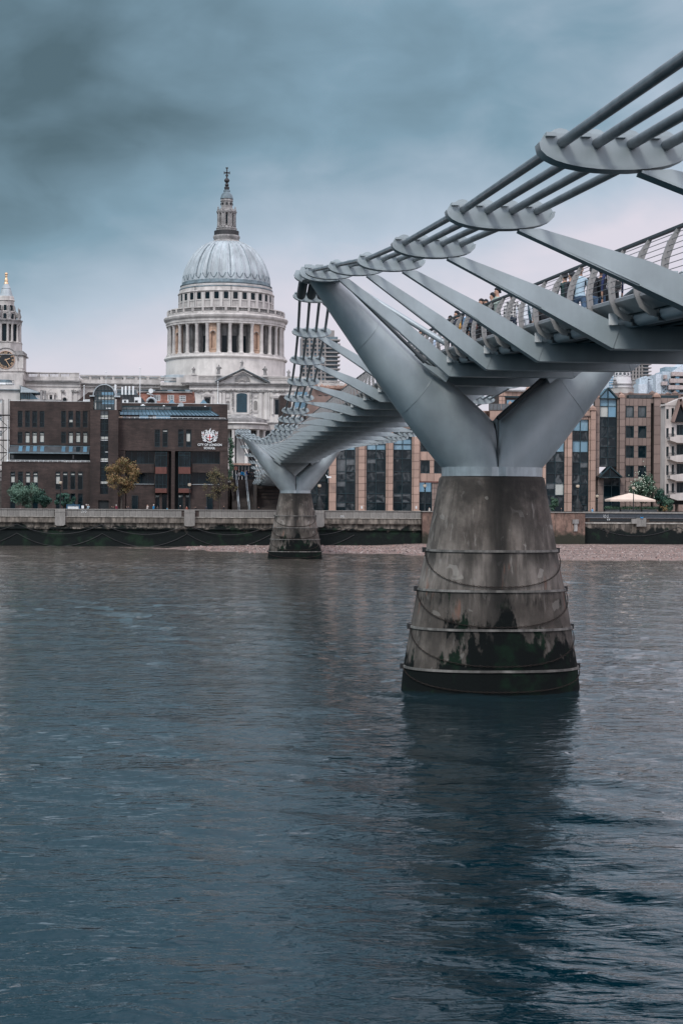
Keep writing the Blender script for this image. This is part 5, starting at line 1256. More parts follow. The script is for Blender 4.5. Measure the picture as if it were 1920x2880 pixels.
for s_ in (-1, 1):
    f = lambda pp: [((782+s_*(p[0]-782)), p[1]) for p in pp]
    for pp, w0, w1 in ((((900,480),(945,520),(960,580),(930,640),(985,668)), 26, 12), (((872,486),(905,470),(925,440)), 20, 18), (((915,430),(890,405),(930,390)), 18, 10), (((880,600),(915,570),(960,560)), 16, 9), (((890,640),(950,650),(1000,640)), 18, 10),
                       (((985,600),(1015,560),(1005,520),(1035,490)), 14, 7), (((960,500),(990,440),(1040,375)), 20, 6), (((965,470),(975,410),(978,360)), 13, 6), (((985,500),(1020,450),(1035,410)), 12, 6),
                       (((835,405),(870,370),(905,390)), 18, 12), (((850,370),(880,335),(935,345)), 12, 7), (((860,400),(890,420),(915,400)), 12, 8), (((880,655),(910,690),(960,672)), 12, 8), (((825, 425), (860, 430), (880, 418)), 9, 8)):
        o_ = blob(f(pp), w0, w1); sup.add(o_.v, o_.f)
    o_ = blob(f(((955,500),(985,465),(1005,450))), 7, 5, .24); wing.add(o_.v, o_.f)
for pp, w0, w1 in ((((755,425),(785,400),(810,425)), 20, 20), (((762,390),(790,330),(812,268)), 30, 4), (((700,680),(720,705),(785,710),(845,705),(862,680)), 12, 12)):
    o_ = blob(pp, w0, w1); sup.add(o_.v, o_.f)
sup.build('crest_supporters', M['white'], sch); wing.build('wing_cross', M['red'], sch)
bl_ = MB()
for pp in (((650,530),(682,515)), ((820,440),(860,430)), ((690,440),(730,425)), ((600,690),(660,700)), ((900,520),(880,520))):
    o_ = blob(pp, 12, 12, .12); bl_.add(o_.v, o_.f)
bl_.build('crest_mantling', M['navy'], sch)
def sign(txt, u0, u1, v0, v1):
    me_ = text_mesh(txt, 1.0, .03); me_.materials.append(M['white']); o = bpy.data.objects.new('lettering', me_); COL.objects.link(o)
    x0, z1 = cw(u0, v0); x1, z0 = cw(u1, v1); vx = [v.co.x for v in me_.vertices]; vy = [v.co.y for v in me_.vertices]
    o.scale = ((x1-x0)/(max(vx)-min(vx)), (z1-z0)/(max(vy)-min(vy)), 2.0); o.rotation_euler = (R(90), 0, 0)
    o.location = ((x0+x1)/2-(max(vx)+min(vx))/2*o.scale[0], SY-.1, (z0+z1)/2-(max(vy)+min(vy))/2*o.scale[1]); adopt(o, sch)
sign('CITY OF LONDON', 400, 1158, 752, 832); sign('SCHOOL', 598, 955, 858, 936)
# roof of the right block
part(ZS, 'roof_block', 'brick', 782, 264, 1475, 366, SY+9, sch, 0, 10)
ZQ = Z(200, 1040, 0.29337)
A = rect(ZQ, 468, 386, 1340, 430, SY+4)
zt1 = rect(ZQ, 468, 386, 1340, 388, SY+6)[3]; zb1 = rect(ZQ, 468, 434, 1340, 436, SY+3.5)[3]
x0, x1 = A[0], W(*ZQ(1420, 430), SY+3.5).x
MB().add([(x0, SY+6, zt1), (W(*ZQ(1340, 386), SY+6).x, SY+6, zt1), (x1, SY+3.5, zb1), (x0, SY+3.5, zb1), (x0, SY+9, zb1), (x1, SY+9, zb1)], [(0, 3, 2, 1), (1, 2, 5), (0, 1, 5, 4), (0, 4, 3), (3, 4, 5, 2)]).build('glazed_roof', M['glass_b'], sch)
for k in range(27):
    f_ = k/26; xa_, xb_ = x0+(W(*ZQ(1340, 386), SY+6).x-x0)*f_, x0+(x1-x0)*f_
    MB().beam((xa_, SY+5.98, zt1+.03), (xb_, SY+3.48, zb1+.03), .07, .06).build('glazing_bar', M['frame'], sch)
part(ZQ, 'roof_upstand', 'frame', 468, 348, 1345, 388, SY+6.2, sch, 0, 3)
for k in range(14): upart(ZQ, 'upstand_pane', 'glass_g' if k < 8 else 'glass', 474+k*61, 356, 530+k*61, 380, SY+6.1, sch, 0, .1)
part(ZQ, 'terrace_back', 'glass', 468, 434, 1400, 470, SY+4, sch, 0, .4)
for k, (u0, u1, mt) in enumerate(((530, 580, 'salmon'), (655, 740, 'glass_b'), (745, 780, 'glass_g'), (784, 812, 'white'), (815, 950, 'glass_b'), (1000, 1060, 'pane_d'), (1130, 1180, 'pane_d'))): upart(ZQ, 'terrace_panel', mt, u0, 438, u1, 472, SY+3.9, sch, 0, .1)
line_rail(ZQ, 455, 1478, 455, 480, SY+.3, sch, 20, th=.06); line_rail(ZS, 62, 583, 247, 256, SY+2.3, sch, 8, 'lead_w' if 'lead_w' in M else 'white', .045, (0,))
line_rail(ZS, 786, 1500, 262, 270, SY+9.2, sch, 9, 'white', .05, (0,))
part(ZQ, 'hatch_box', mat('buff_box', (0.5, 0.33, 0.2)), 455, 444, 492, 470, SY+.8, sch, 0, .8)
for x, y, w_ in ((690, 340, 22), (890, 350, 14), (1030, 352, 12), (1285, 356, 12)):
    A = rect(ZQ, x-w_, y-8, x+w_, y+8, SY+9); MB().lathe([((A[1]-A[0])/2, A[2]), ((A[1]-A[0])/2, A[2]+.15), ((A[1]-A[0])/3, A[3]-.1), (.05, A[3])], 16, (A[0]+A[1])/2, SY+8.2).build('roof_dome_light', M['white'], sch, smooth=True)
A = rect(ZQ, 1028, 315, 1080, 358, SY+7.5)
def dish(cx, cz, r, Y, parent, mt='glass_g'):
    MB().loft([[(cx+r*f_*math.cos(t_)*.95, Y-g_, cz+r*f_*math.sin(t_)) for t_ in [2*math.pi*k/20 for k in range(20)]] for f_, g_ in ((1, .25), (.7, .05), (.3, -.08), (.02, -.1))]).build('satellite_dish', M[mt], parent, smooth=True)
dish((A[0]+A[1])/2, (A[2]+A[3])/2, (A[1]-A[0])/2, SY+7.5, sch, 'lead')
MB().tube([(A[0]+.4, SY+7.6, A[2]+.2), (A[0]+.4, SY+7.9, A[2]-1)], .05, 6).build('dish_bracket', M['iron'], sch)
# plant on the roof, left part: white ducts and cabinets
part(ZQ, 'plant_room', 'slate', 470, 238, 640, 320, SY+12, sch, 0, 6)
part(ZQ, 'louvre_band', 'lead_d', 440, 190, 620, 240, SY+14, sch, 0, 4)
for k in range(8): upart(ZQ, 'plant_window', 'glass_g', 440+k*22, 194, 456+k*22, 214, SY+13.9, sch, 0, .1)
for x, y0 in ((492, 165), (525, 158), (560, 158), (596, 158)):
    A = rect(ZQ, x-9, y0, x+9, 240, SY+12); MB().lathe([((A[1]-A[0])/2, A[2]), ((A[1]-A[0])/2, A[3]-.1), ((A[1]-A[0])/2*.8, A[3])], 14, (A[0]+A[1])/2, SY+11.5).build('flue', M['white'], sch, smooth=True)
for u0, v0, u1, v1 in ((478, 286, 548, 314), (606, 262, 670, 316), (415, 140, 432, 200)):
    part(ZQ, 'cabinet', 'white', u0, v0, u1, v1, SY+11, sch, 0, 1)
for u0, v0, u1, v1 in ((508, 292, 526, 310), (612, 292, 640, 312)): upart(ZQ, 'grille', 'black', u0, v0, u1, v1, SY+10.95, sch, 0, .1)
A = rect(ZQ, 725, 270, 812, 318, SY+11); MB().tube([((A[0]+A[1])/2-(A[1]-A[0])/2*math.cos(math.pi*k/16), SY+10.8, A[2]+(A[3]-A[2])*math.sin(math.pi*k/16)) for k in range(17)], .2, 8).build('small_vault', M['lead'], sch, smooth=True)
MB().prism([((A[0]+A[1])/2-(A[1]-A[0])/2*.95*math.cos(math.pi*k/16), A[2]+(A[3]-A[2])*.92*math.sin(math.pi*k/16)) for k in range(17)], SY+10.9, SY+16).build('small_vault_glass', M['glass'], sch)
# left back wing with sloping roof
A = rect(ZS, 495, 190, 590, 252, SY+10); MB().prism([(A[0], A[2]), (A[1]+3, A[2]), (A[1]+3, A[3]), (A[0]+2.0, A[3])], SY+10, SY+20).build('back_wing', M['brick'], sch)
part(ZS, 'roof_cabinet', 'white', 550, 237, 588, 256, SY+6, sch, 0, 1)
part(ZS, 'roof_shed', 'stone_d', 135, 236, 280, 253, SY+6, sch, 0, 4)
# flagpoles
def pole(name, lab, px, y0, y1, Y, r=.06, q=ZS, grp='flagpoles on the school roofs'):
    A = rect(q, px-1, y0, px+1, y1, Y); x = (A[0]+A[1])/2
    t = thing(name, lab, 'flagpole', (x, Y, A[2]), grp); MB().tube([(x, Y, A[2]), (x, Y, A[3])], [r, r*.6], 8).build('pole', M['white'], t, smooth=True)
    MB().lathe([(.02, A[3]), (.11, A[3]+.08), (.11, A[3]+.18), (.01, A[3]+.26)], 8, x, Y).build('finial', M['white'], t, smooth=True)
    MB().lathe([(.16, A[2]), (.16, A[2]+.1), (.1, A[2]+.3)], 8, x, Y).build('base', M['white'], t)
pole('flagpole', 'short white flagpole with cross yard left of the glazed barrel vault', 545, 155, 252, SY+5, .09)
pole('flagpole', 'white flagpole standing behind the top of the barrel vault', 688, 65, 190, SY+18, .05)
pole('flagpole', 'tall white flagpole between the flues and the red brick house', 908, 38, 260, SY+14, .08)
pole('flagpole', 'white flagpole in front of the cathedral pediment, above the crest wall', 1413, 130, 268, SY+14, .07)
pole('flagpole', 'white flagpole at the left edge beside the terrace railing', 50, 380, 640, SY-1, .07)

# ================================================================ RED BRICK HOUSE behind the school roof
HY = 240.0
bh = thing('brick_house', 'red brick house with white sash windows behind the school roof', 'house', (W(480, 1130, HY).x, HY, ZG))
hw_ = [(790, 240, 855, 298), (924, 240, 986, 300), (1036, 246, 1098, 302)]
holed_wall(ZQ, 'front_wall', 'brick_r', 640, 212, 1158, 600, HY, hw_, bh, .4, 10)
for h in hw_: window(ZQ, *h, HY, bh, 'pane', 4, 3, frame='white', fr=.09, back=.12)
part(ZQ, 'parapet', 'stone_d', 640, 204, 1160, 218, HY, bh, .25, 11)
A = rect(ZQ, 1158, 212, 1240, 600, HY); xr = A[0]; zt3 = A[3]
MB().box(xr, xr+.4, HY+.1, HY+22, A[2], zt3).build('side_wall', M['brick_r'], bh)
for k in range(6): MB().box(xr+.35, xr+.5, HY+2+k*3.2, HY+3.5+k*3.2, zt3-5, zt3-1.5).build('side_window', M['glass'], bh)
part(ZQ, 'roof_edge', 'frame', 640, 192, 1160, 204, HY+3, bh, 0, 8)
for k in range(8): upart(ZQ, 'roof_panel', ('frame', 'lead_d', 'glass')[k % 3], 700+k*56, 190, 750+k*56, 206, HY+2.9, bh, .05, .2)
MB().prism([(W(*ZQ(610, 318), HY-.5).x, W(*ZQ(610, 318), HY-.5).z), (W(*ZQ(720, 318), HY-.5).x, W(*ZQ(720, 318), HY-.5).z), (W(*ZQ(605, 190), HY-.5).x, W(*ZQ(605, 190), HY-.5).z)], HY-1, HY-.2).build('gable_slope', M['slate'], bh)
dA = rect(ZQ, 748, 190, 782, 216, HY-.5); dish((dA[0]+dA[1])/2, (dA[2]+dA[3])/2, .45, HY-.6, bh, 'white')
MB().tube([((dA[0]+dA[1])/2, HY-.4, dA[2]-1.6), ((dA[0]+dA[1])/2, HY-.4, dA[3])], .07, 6).tube([((dA[0]+dA[1])/2-.7, HY-.4, dA[2]-.2), ((dA[0]+dA[1])/2+.4, HY-.4, dA[2]-.5)], .12, 6).build('aerial', M['white'], bh)
for u in (930, 1235):
    A = rect(ZQ, u, 285, u+70, 325, SY+12); MB().prism([(A[0], A[2]), (A[1], A[2]), (A[0]+.6, A[3])], SY+11, SY+13).build('roof_lantern', M['glass_b'], bh)

# ================================================================ far left: stone building, glass pavilion, scaffolded front
lb = thing('stone_office', 'pale stone office with plain top storey at the left edge, behind the scaffolding', 'building', (W(30, 1200, 245).x, 245, ZG))
holed_wall(ZS, 'front_wall', 'stone_w', -120, 145, 128, 700, 245, [(-10, 238, 12, 262), (-10, 342, 14, 378), (-60, 342, -36, 378), (-10, 440, 14, 480)], lb, .5, 14)
for h in ((-10, 238, 12, 262), (-10, 342, 14, 378), (-60, 342, -36, 378), (-10, 440, 14, 480)): window(ZS, *h, 245, lb, 'pane', 3, 3, frame='white', fr=.09)
part(ZS, 'lead_string', 'lead_d', -120, 172, 132, 178, 245, lb, .35, .6); part(ZS, 'roof_edge', 'lead_d', -120, 108, 60, 128, 250, lb, 0, 5); part(ZS, 'white_band', 'white', -120, 128, 80, 140, 249, lb, 0, 5)
line_rail(ZS, 40, 90, 112, 144, 246, lb, 4, 'frame', .08)
gp = thing('glass_pavilion', 'blue glazed roof pavilion with sloping lead roof behind the left school block', 'pavilion', (W(85, 1100, 243).x, 243, ZG))
A = rect(ZS, 136, 186, 248, 236, 243); MB().prism([(A[0], A[2]), (A[1], A[2]), (A[1]-1.6, A[3]), (A[0], A[3])], 243, 252).build('glass_walls', mat('blue_pavilion_glass', (0.03, 0.12, 0.17), 0.1, 0, .3, .4), gp)
for k in range(5):
    x = A[0]+(A[1]-A[0]-1.6)*k/4; MB().box(x-.07, x+.07, 242.8, 243, A[2], A[3]).build('mullion', M['frame'], gp)
B = rect(ZS, 136, 148, 252, 188, 243); MB().prism([(B[0], B[2]), (B[1], B[2]), (B[1]-3.6, B[3]), (B[0], B[3])], 242.5, 253).build('lead_roof', M['lead'], gp)
MB().box(B[0], B[1], 242.2, 243, B[2]-.2, B[2]).build('eaves', M['lead'], gp)
MB().box(A[0], A[1]+4, 243, 250, ZG, A[2]).build('base_wall', M['stone_d'], gp)
for u in (262, 285):
    part(ZS, 'ventilator', 'stone_d', u, 180, u+12, 240, 243, gp, 0, 1)
sf = thing('scaffold', 'dark scaffold tower at the left edge beside the school', 'scaffold', (W(12, 1300, 214).x, 214, ZG))
sx0, sx1 = W(-12, 1300, 214).x, W(25, 1300, 214).x; sz1 = W(10, ZS(0, 275)[1], 214).z
for x in (sx0, (sx0+sx1)/2, sx1):
    for y in (213.5, 215.5): MB().tube([(x, y, ZG), (x, y, sz1+(1 if x != sx0 else 0))], .06, 6).build('standard', M['iron'], sf)
for k in range(8):
    z = ZG+1.6+k*2.05
    for y in (213.5, 215.5): MB().tube([(sx0-.3, y, z), (sx1+.3, y, z)], .06, 6).build('ledger', M['iron'], sf)
    MB().box(sx0, sx1, 213.6, 215.4, z-.08, z-.02).build('board', M['trunk'], sf)
    if k < 7: MB().tube([(sx0 if k % 2 else sx1, 213.4, z), (sx1 if k % 2 else sx0, 213.4, z+2.05)], .05, 6).build('brace', M['iron'], sf)

# ================================================================ PINK STONE OFFICE
OY = 216.0
ZO = Z(880, 1200, 0.28061)
ofc = thing('office_building', 'pink stone office block with tall dark glass bays behind the two bridge piers', 'office building', (W(1300, 1430, OY).x, OY, ZG))
PAN = []          # cladding panels collected, the largest become parts
def clad(q, x0, y0, x1, y1, cols_, rows_, Y, mt='panel_a', core=True, depth=1.0, proud=.0):
    A = rect(q, x0, y0, x1, y1, Y-proud)
    if core: MB().box(A[0]+.03, A[1]-.03, Y-proud+.05, Y+depth, A[2], A[3]-.03).build('wall_core', M['joint'], CUR)
    for i in range(cols_):
        for j in range(rows_):
            xa_, xb_ = A[0]+(A[1]-A[0])*i/cols_, A[0]+(A[1]-A[0])*(i+1)/cols_; za_, zb_ = A[2]+(A[3]-A[2])*j/rows_, A[2]+(A[3]-A[2])*(j+1)/rows_
            PAN.append(((xb_-xa_)*(zb_-za_), xa_+.025, xb_-.025, Y-proud+random.uniform(-.01, .01), za_+.025, zb_-.025, mt, CUR))
CUR = ofc
PR = random.Random(21)
def glassbay(q, x0, x1, ys_, Y, parent, kinds, nv=2, back=.35):
    A = rect(q, x0, ys_[0], x1, ys_[-1], Y); t = .1
    f = MB()
    for k in range(nv+1): x = A[0]+(A[1]-A[0])*k/nv; f.box(x-t/2 if 0 < k < nv else (x if k == 0 else x-t), x+t/2 if 0 < k < nv else (x+t if k == 0 else x), Y+back-.15, Y+back, A[2], A[3])
    zs__ = [W(*q((x0+x1)/2, y), Y).z for y in ys_]
    for z in zs__[1:-1]: f.box(A[0]+t, A[1]-t, Y+back-.14, Y+back-.005, z-t*.5, z+t*.5)
    fo = f.build('window_bay', M['frame'], parent, origin=((A[0]+A[1])/2, Y+back, A[2]))
    for i in range(nv):
        for j in range(len(zs__)-1):
            mt = kinds[j % len(kinds)]
            if isinstance(mt, tuple): mt = mt[i % len(mt)]
            if mt == 'pane' and PR.random() < .22: mt = PR.choice(['pane_g', 'glass', 'glass_g'])
            if PR.random() < .14:
                hh = (zs__[j]-zs__[j+1])*PR.uniform(.15, .5)
                if 'glass_g' not in UNIT: UNIT['glass_g'] = unit_mesh('slab_glass_g', M['glass_g'])
                inst('blind', UNIT['glass_g'], fo, (A[0]+(A[1]-A[0])*(i+.5)/nv, Y+back-.02, zs__[j]-hh/2), ((A[1]-A[0])/nv-.16, .03, hh))
            if mt not in UNIT: UNIT[mt] = unit_mesh('pane_'+mt, M[mt])
            inst('pane', UNIT[mt], fo, (A[0]+(A[1]-A[0])*(i+.5)/nv, Y+back+.02, (zs__[j]+zs__[j+1])/2), ((A[1]-A[0])/nv-.04, .04, zs__[j]-zs__[j+1]-.04))
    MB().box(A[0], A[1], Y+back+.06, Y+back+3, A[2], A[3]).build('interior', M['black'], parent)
    return fo
rowsA = [20, 60, 118, 175, 232, 322, 450, 545, 672, 760, 850]
gk = ['pane', 'pane', 'pane_b', 'pane_b', 'pane_g', 'pane', 'pane_g', 'pane', 'pane_g', 'pane']
glassbay(ZO, 236, 422, rowsA, OY, ofc, gk); glassbay(ZO, 537, 727, rowsA, OY, ofc, gk); glassbay(ZO, 805, 987, rowsA, OY, ofc, gk)
glassbay(ZO, -70, 150, rowsA, OY+3, ofc, ['pane'])
clad(ZO, 160, 20, 233, 845, 1, 9, OY, proud=.5); clad(ZO, 456, 20, 520, 845, 1, 12, OY, proud=.5); clad(ZO, 520, 20, 536, 845, 1, 12, OY, proud=.1); clad(ZO, 424, 20, 456, 845, 1, 6, OY, 'panel_b', proud=-.2)
clad(ZO, 750, 20, 803, 845, 1, 12, OY, proud=.5); clad(ZO, 728, 20, 750, 845, 1, 12, OY, proud=.1)
clad(ZO, 1008, 100, 1066, 845, 1, 9, OY, proud=.5); clad(ZO, 988, 100, 1008, 845, 1, 9, OY, proud=.1)
for x0, x1 in ((155, 238), (450, 525), (742, 806), (1002, 1070)): part(ZO, 'plinth', 'stone_p', x0, 838, x1, 856, OY, ofc, .65, 1)
for x in (487, 1032): part(ZO, 'notice', 'white', x-6, 795, x+8, 822, OY-.5, ofc, .05, .05)
# upper wall with separate windows, right of the bays
wins = [(1078, 140, 1168, 250), (1078, 338, 1168, 468), (1212, 140, 1300, 250), (1212, 338, 1300, 468), (1078, -60, 1168, 50), (1212, -60, 1300, 50)]
holed_wall(ZO, 'wall_core', 'joint', 1066, -250, 1500, 560, OY+.06, wins, ofc, .5)
for w_ in wins: window(ZO, *w_, OY, ofc, 'pane', 1, 1, fr=.12)
for y0, y1, n in ((50, 140, 1), (250, 338, 1), (468, 552, 1), (-250, -150, 2), (-150, -60, 1)): clad(ZO, 1066, y0, 1500, y1, 6, n, OY, core=False)
for y0, y1 in ((140, 250), (338, 468), (-60, 50)):
    for x0, x1 in ((1066, 1078), (1168, 1212), (1300, 1500)): clad(ZO, x0, y0, x1, y1, 1 if x1-x0 < 100 else 3, 2, OY, core=False)
glassbay(ZO, 1062, 1190, [560, 655, 768, 845], OY, ofc, ['glass_b', 'pane_g', 'glass'])
clad(ZO, 1190, 560, 1240, 845, 2, 5, OY, 'panel_b'); clad(ZO, 1240, 560, 1600, 845, 6, 4, OY, 'panel_b')
part(ZO, 'shop_lintel', 'salmon', 1066, 548, 1500, 560, OY, ofc, .2, .6)
# roof line: set-back storey, parapets with stone pyramids
part(ZO, 'set_back_storey', 'pinkstone2', -60, -300, 1500, 25, OY+5, ofc, 0, 16)
clad(ZO, 300, -390, 1080, 20, 9, 5, OY+4.9, 'panel_b', core=False)
for k in range(9):
    x0 = 320+k*84; upart(ZO, 'set_back_window', 'pane', x0, -270, x0+40, -170, OY+4.8, ofc, .05, .12)
def pyramid(q, x0, x1, y0, y1, Y, parent, mt='pinkstone'):
    A = rect(q, x0, y0, x1, y1, Y); h = A[3]-A[2]; w2 = (A[1]-A[0])/2; c = ((A[0]+A[1])/2, Y+w2)
    b = MB().box(c[0]-w2*1.15, c[0]+w2*1.15, c[1]-w2*1.15, c[1]+w2*1.15, A[2], A[2]+h*.22).box(c[0]-w2, c[0]+w2, c[1]-w2, c[1]+w2, A[2]+h*.22, A[2]+h*.5)
    b.loft([[(c[0]+sx*w2*f_, c[1]+sy*w2*f_, z) for sx, sy in ((-1, -1), (1, -1), (1, 1), (-1, 1))] for f_, z in ((.92, A[2]+h*.5), (.03, A[3]))])
    return b.build('stone_finial', M[mt], parent)
# parts seen between the limbs of the near pier: corner tower and glass balustrade
ZM = Z(1380, 1060, 0.20408)
part(ZM, 'balcony_wall', 'pinkstone', -400, 465, 260, 600, OY-.3, ofc, 0, 4); clad(ZM, -300, 468, 200, 560, 7, 1, OY-.3, core=False)
for k in range(5): upart(ZM, 'balcony_glass', 'glass_g', -20+k*55, 368, 30+k*55, 455, OY-.2, ofc, 0, .05)
part(ZM, 'corner_tower', 'joint', 105, 200, 600, 470, OY+4, ofc, 0, 10); clad(ZM, 110, 200, 480, 262, 6, 1, OY+4, core=False, proud=.02); clad(ZM, 110, 270, 195, 440, 2, 3, OY+4, core=False, proud=.02)
upart(ZM, 'tower_window', 'glass_b', 218, 318, 420, 430, OY+3.9, ofc, 0, .12); upart(ZM, 'tower_lintel', 'frame', 195, 266, 440, 284, OY+3.8, ofc, .1, .3)
pyramid(ZM, 488, 548, 120, 185, OY+4, ofc); pyramid(ZM, 240, 300, 325, 400, OY, ofc)
part(ZM, 'roof_slab', 'stone_d', 190, 178, 620, 200, OY+3.7, ofc, .2, 10)
# stepped blocks seen beyond the cables of the middle span
ZX = Z(800, 700, 0.3189)
part(ZX, 'stepped_block', 'pinkstone2', 240, 1230, 700, 1500, OY+14, ofc, 0, 10); part(ZX, 'stepped_block', 'pinkstone', 340, 1205, 560, 1235, OY+14, ofc, 0, 8)
for u in (255, 310, 365, 455, 520): pyramid(ZX, u, u+38, 1178+(u % 3)*8, 1215+(u % 3)*8, OY+13, ofc)
for u in range(6): upart(ZX, 'stepped_window', 'pane', 300+u*55, 1290, 330+u*55, 1340, OY+13.9, ofc, 0, .15)
part(ZX, 'glass_corner', 'glass_b', 90, 1260, 200, 1420, OY+8, ofc, 0, 6); part(ZX, 'dark_corner', 'brick', -40, 1290, 60, 1560, OY+6, ofc, 0, 6)

# ---- right hand block with two glass gables
of2 = thing('office_wing', 'brown pink stone office wing with glass gable, right of the near bridge pier', 'office building', (W(1780, 1430, OY).x, OY, ZG)); CUR = of2
glassbay(ZR, 132, 322, [960, 1085, 1190, 1310, 1415, 1540, 1712], OY, of2, ['pane_b', 'pane_g', 'pane', 'pane_g', ('pane', 'blind'), 'pane_g'])
glassbay(ZR, 405, 574, [745, 865, 968, 1088, 1195, 1320, 1415, 1540, 1640, 1715], OY, of2, ['pane_b', 'pane_g', 'pane_b', 'pane_g', 'pane', 'pane_g', 'pane', 'pane_g', 'pane'])
clad(ZR, 60, 900, 130, 1712, 2, 7, OY); clad(ZR, 355, 760, 404, 1712, 1, 10, OY, proud=.5); clad(ZR, 323, 760, 355, 1712, 1, 10, OY, 'panel_a', proud=.1)
clad(ZR, 576, 640, 598, 1712, 1, 10, OY, proud=.1); clad(ZR, 598, 640, 652, 1712, 1, 10, OY, proud=.5)
clad(ZR, 323, 650, 600, 705, 4, 1, OY, proud=.1); part(ZR, 'lintel', 'joint', 323, 705, 605, 716, OY, of2, .3, .6); clad(ZR, 405, 716, 576, 745, 3, 1, OY, proud=.05); upart(ZR, 'clerestory', 'glass_b', 500, 600, 590, 650, OY+2, of2, 0, .2)
pyramid(ZR, 598, 655, 592, 648, OY-.6, of2)
clad(ZR, 640, 515, 692, 1712, 1, 13, OY+.4, 'panel_b', proud=.2); pyramid(ZR, 645, 690, 455, 515, OY+.2, of2)
# glass gable bay
glassbay(ZR, 694, 872, [524, 605, 720, 815, 930, 1030, 1145, 1240], OY+.4, of2, ['pane_b', ('blind', 'glass_b'), 'pane', 'pane', 'pane_g', 'pane', 'pane_g'])
def gable(q, ax, ay, x0, x1, ey, Y, mt, deep=3.0, bar=.22):
    P = [W(*q(x0, ey), Y), W(*q(x1, ey), Y), W(*q(ax, ay), Y)]
    o = MB().prism([(P[0].x, P[0].z), (P[1].x, P[1].z), (P[2].x, P[2].z)], Y+.3, Y+.4).build('gable_glass', M[mt], of2)
    c = MB()
    for p in P[:2]: c.beam((p.x, Y+.1, p.z), (P[2].x, Y+.1, P[2].z), .5, bar)
    c.box(P[0].x, P[1].x, Y, Y+.3, P[0].z-.08, P[0].z+.08); c.box(P[2].x-.06, P[2].x+.06, Y+.05, Y+.3, P[0].z, P[2].z-.1); c.build('gable_frame', M['frame'], of2)
    r_ = MB()
    for p in P[:2]: r_.add([(p.x, Y+.3, p.z), (P[2].x, Y+.3, P[2].z), (P[2].x, Y+deep, P[2].z), (p.x, Y+deep, p.z)], [(0, 1, 2, 3)])
    r_.build('gable_roof', M[mt], of2)
gable(ZR, 785, 412, 690, 882, 522, OY+.2, 'glass_b')
gable(ZR, 802, 1240, 688, 930, 1352, OY-2.4, 'glass', 2.8, .2)
glassbay(ZR, 735, 908, [1360, 1440, 1560, 1700], OY-.6, of2, ['pane_g', 'glass', 'glass'])
clad(ZR, 672, 1352, 735, 1712, 1, 4, OY-.4, 'panel_b'); clad(ZR, 908, 1352, 960, 1712, 1, 4, OY-.4, 'panel_b')
clad(ZR, 874, 515, 902, 1350, 1, 11, OY+.4, 'panel_b', proud=.1); clad(ZR, 902, 515, 960, 1350, 1, 11, OY, 'panel_b', proud=.4); pyramid(ZR, 900, 958, 462, 515, OY-.4, of2)
wr_ = [(968, 1052), (1097, 1183)]; wyy = [(603, 725), (812, 938), (1020, 1148), (1230, 1355)]
holed_wall(ZR, 'wall_core', 'joint', 960, 525, 1232, 1400, OY+.06, [(a, y0, b, y1) for a, b in wr_ for y0, y1 in wyy], of2, .5, 12)
for a, b in wr_:
    for i, (y0, y1) in enumerate(wyy): window(ZR, a, y0, b, y1, OY, of2, 'pane' if i else 'glass_g', 1, 1, fr=.16)
yb = [525]+[v for w_ in wyy for v in w_]+[1400]
for i in range(5): clad(ZR, 960, yb[2*i], 1232, yb[2*i+1], 6, 1, OY, 'panel_b', core=False)
for y0, y1 in wyy:
    for x0, x1, n in ((960, 968, 1), (1052, 1097, 1), (1183, 1232, 1)): clad(ZR, x0, y0, x1, y1, n, 2, OY, 'panel_b', core=False)
clad(ZR, 960, 1400, 1232, 1712, 5, 3, OY, 'panel_b')
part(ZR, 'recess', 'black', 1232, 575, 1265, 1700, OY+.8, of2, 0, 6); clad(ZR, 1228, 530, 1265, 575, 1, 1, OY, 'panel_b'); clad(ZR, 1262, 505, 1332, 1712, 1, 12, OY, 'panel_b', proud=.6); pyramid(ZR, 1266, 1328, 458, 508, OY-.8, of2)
clad(ZR, 1332, 520, 1620, 575, 4, 1, OY, 'panel_b'); glassbay(ZR, 1340, 1378, [600, 650, 800, 1000, 1200, 1450], OY+.3, of2, ['pane_b', 'pane', 'glass'], 1); clad(ZR, 1378, 575, 1620, 1712, 3, 8, OY+.6, 'panel_b')
part(ZR, 'roof_slab', 'pinkstone2', 600, 470, 1700, 530, OY+4, of2, 0, 14); part(ZR, 'roof_louvre', 'frame', 998, 488, 1255, 524, OY+2.5, of2, 0, 1.6); part(ZR, 'roof_louvre', 'frame', 1340, 492, 1520, 520, OY+2.5, of2, 0, 1.6)
for k in range(4): upart(ZR, 'louvre_panel', 'slate', 1002+k*63, 492, 1060+k*63, 522, OY+2.4, of2, 0, .12)
for x0, x1, y0, y1 in ((1000, 1050, 448, 478), (1225, 1278, 440, 480), (1385, 1440, 455, 490), (1465, 1520, 438, 490), (1545, 1600, 470, 510), (895, 935, 450, 480)): pyramid(ZR, x0, x1, y0, y1, OY+4+((x0*7) % 5), of2, 'pinkstone2')
PAN.sort(key=lambda p: -p[0])
for prnt, lim in ((ofc, 290), (of2, 290)):
    mine = [p for p in PAN if p[7] is prnt]
    for p in mine[:lim]:
        _, xa_, xb_, Y, za_, zb_, mt, _p = p
        if mt not in UNIT: UNIT[mt] = unit_mesh('panel_'+mt, M[mt])
        inst('stone_panel', UNIT[mt], prnt, ((xa_+xb_)/2, Y+.06, (za_+zb_)/2), (xb_-xa_, .12, zb_-za_))
    for mt in ('panel_a', 'panel_b'):
        c = MB()
        for p in mine[lim:]:
            if p[6] == mt: c.box(p[1], p[2], p[3], p[3]+.12, p[4], p[5])
        if c.v: c.build('stone_panels', M[mt], prnt, kind='stuff')

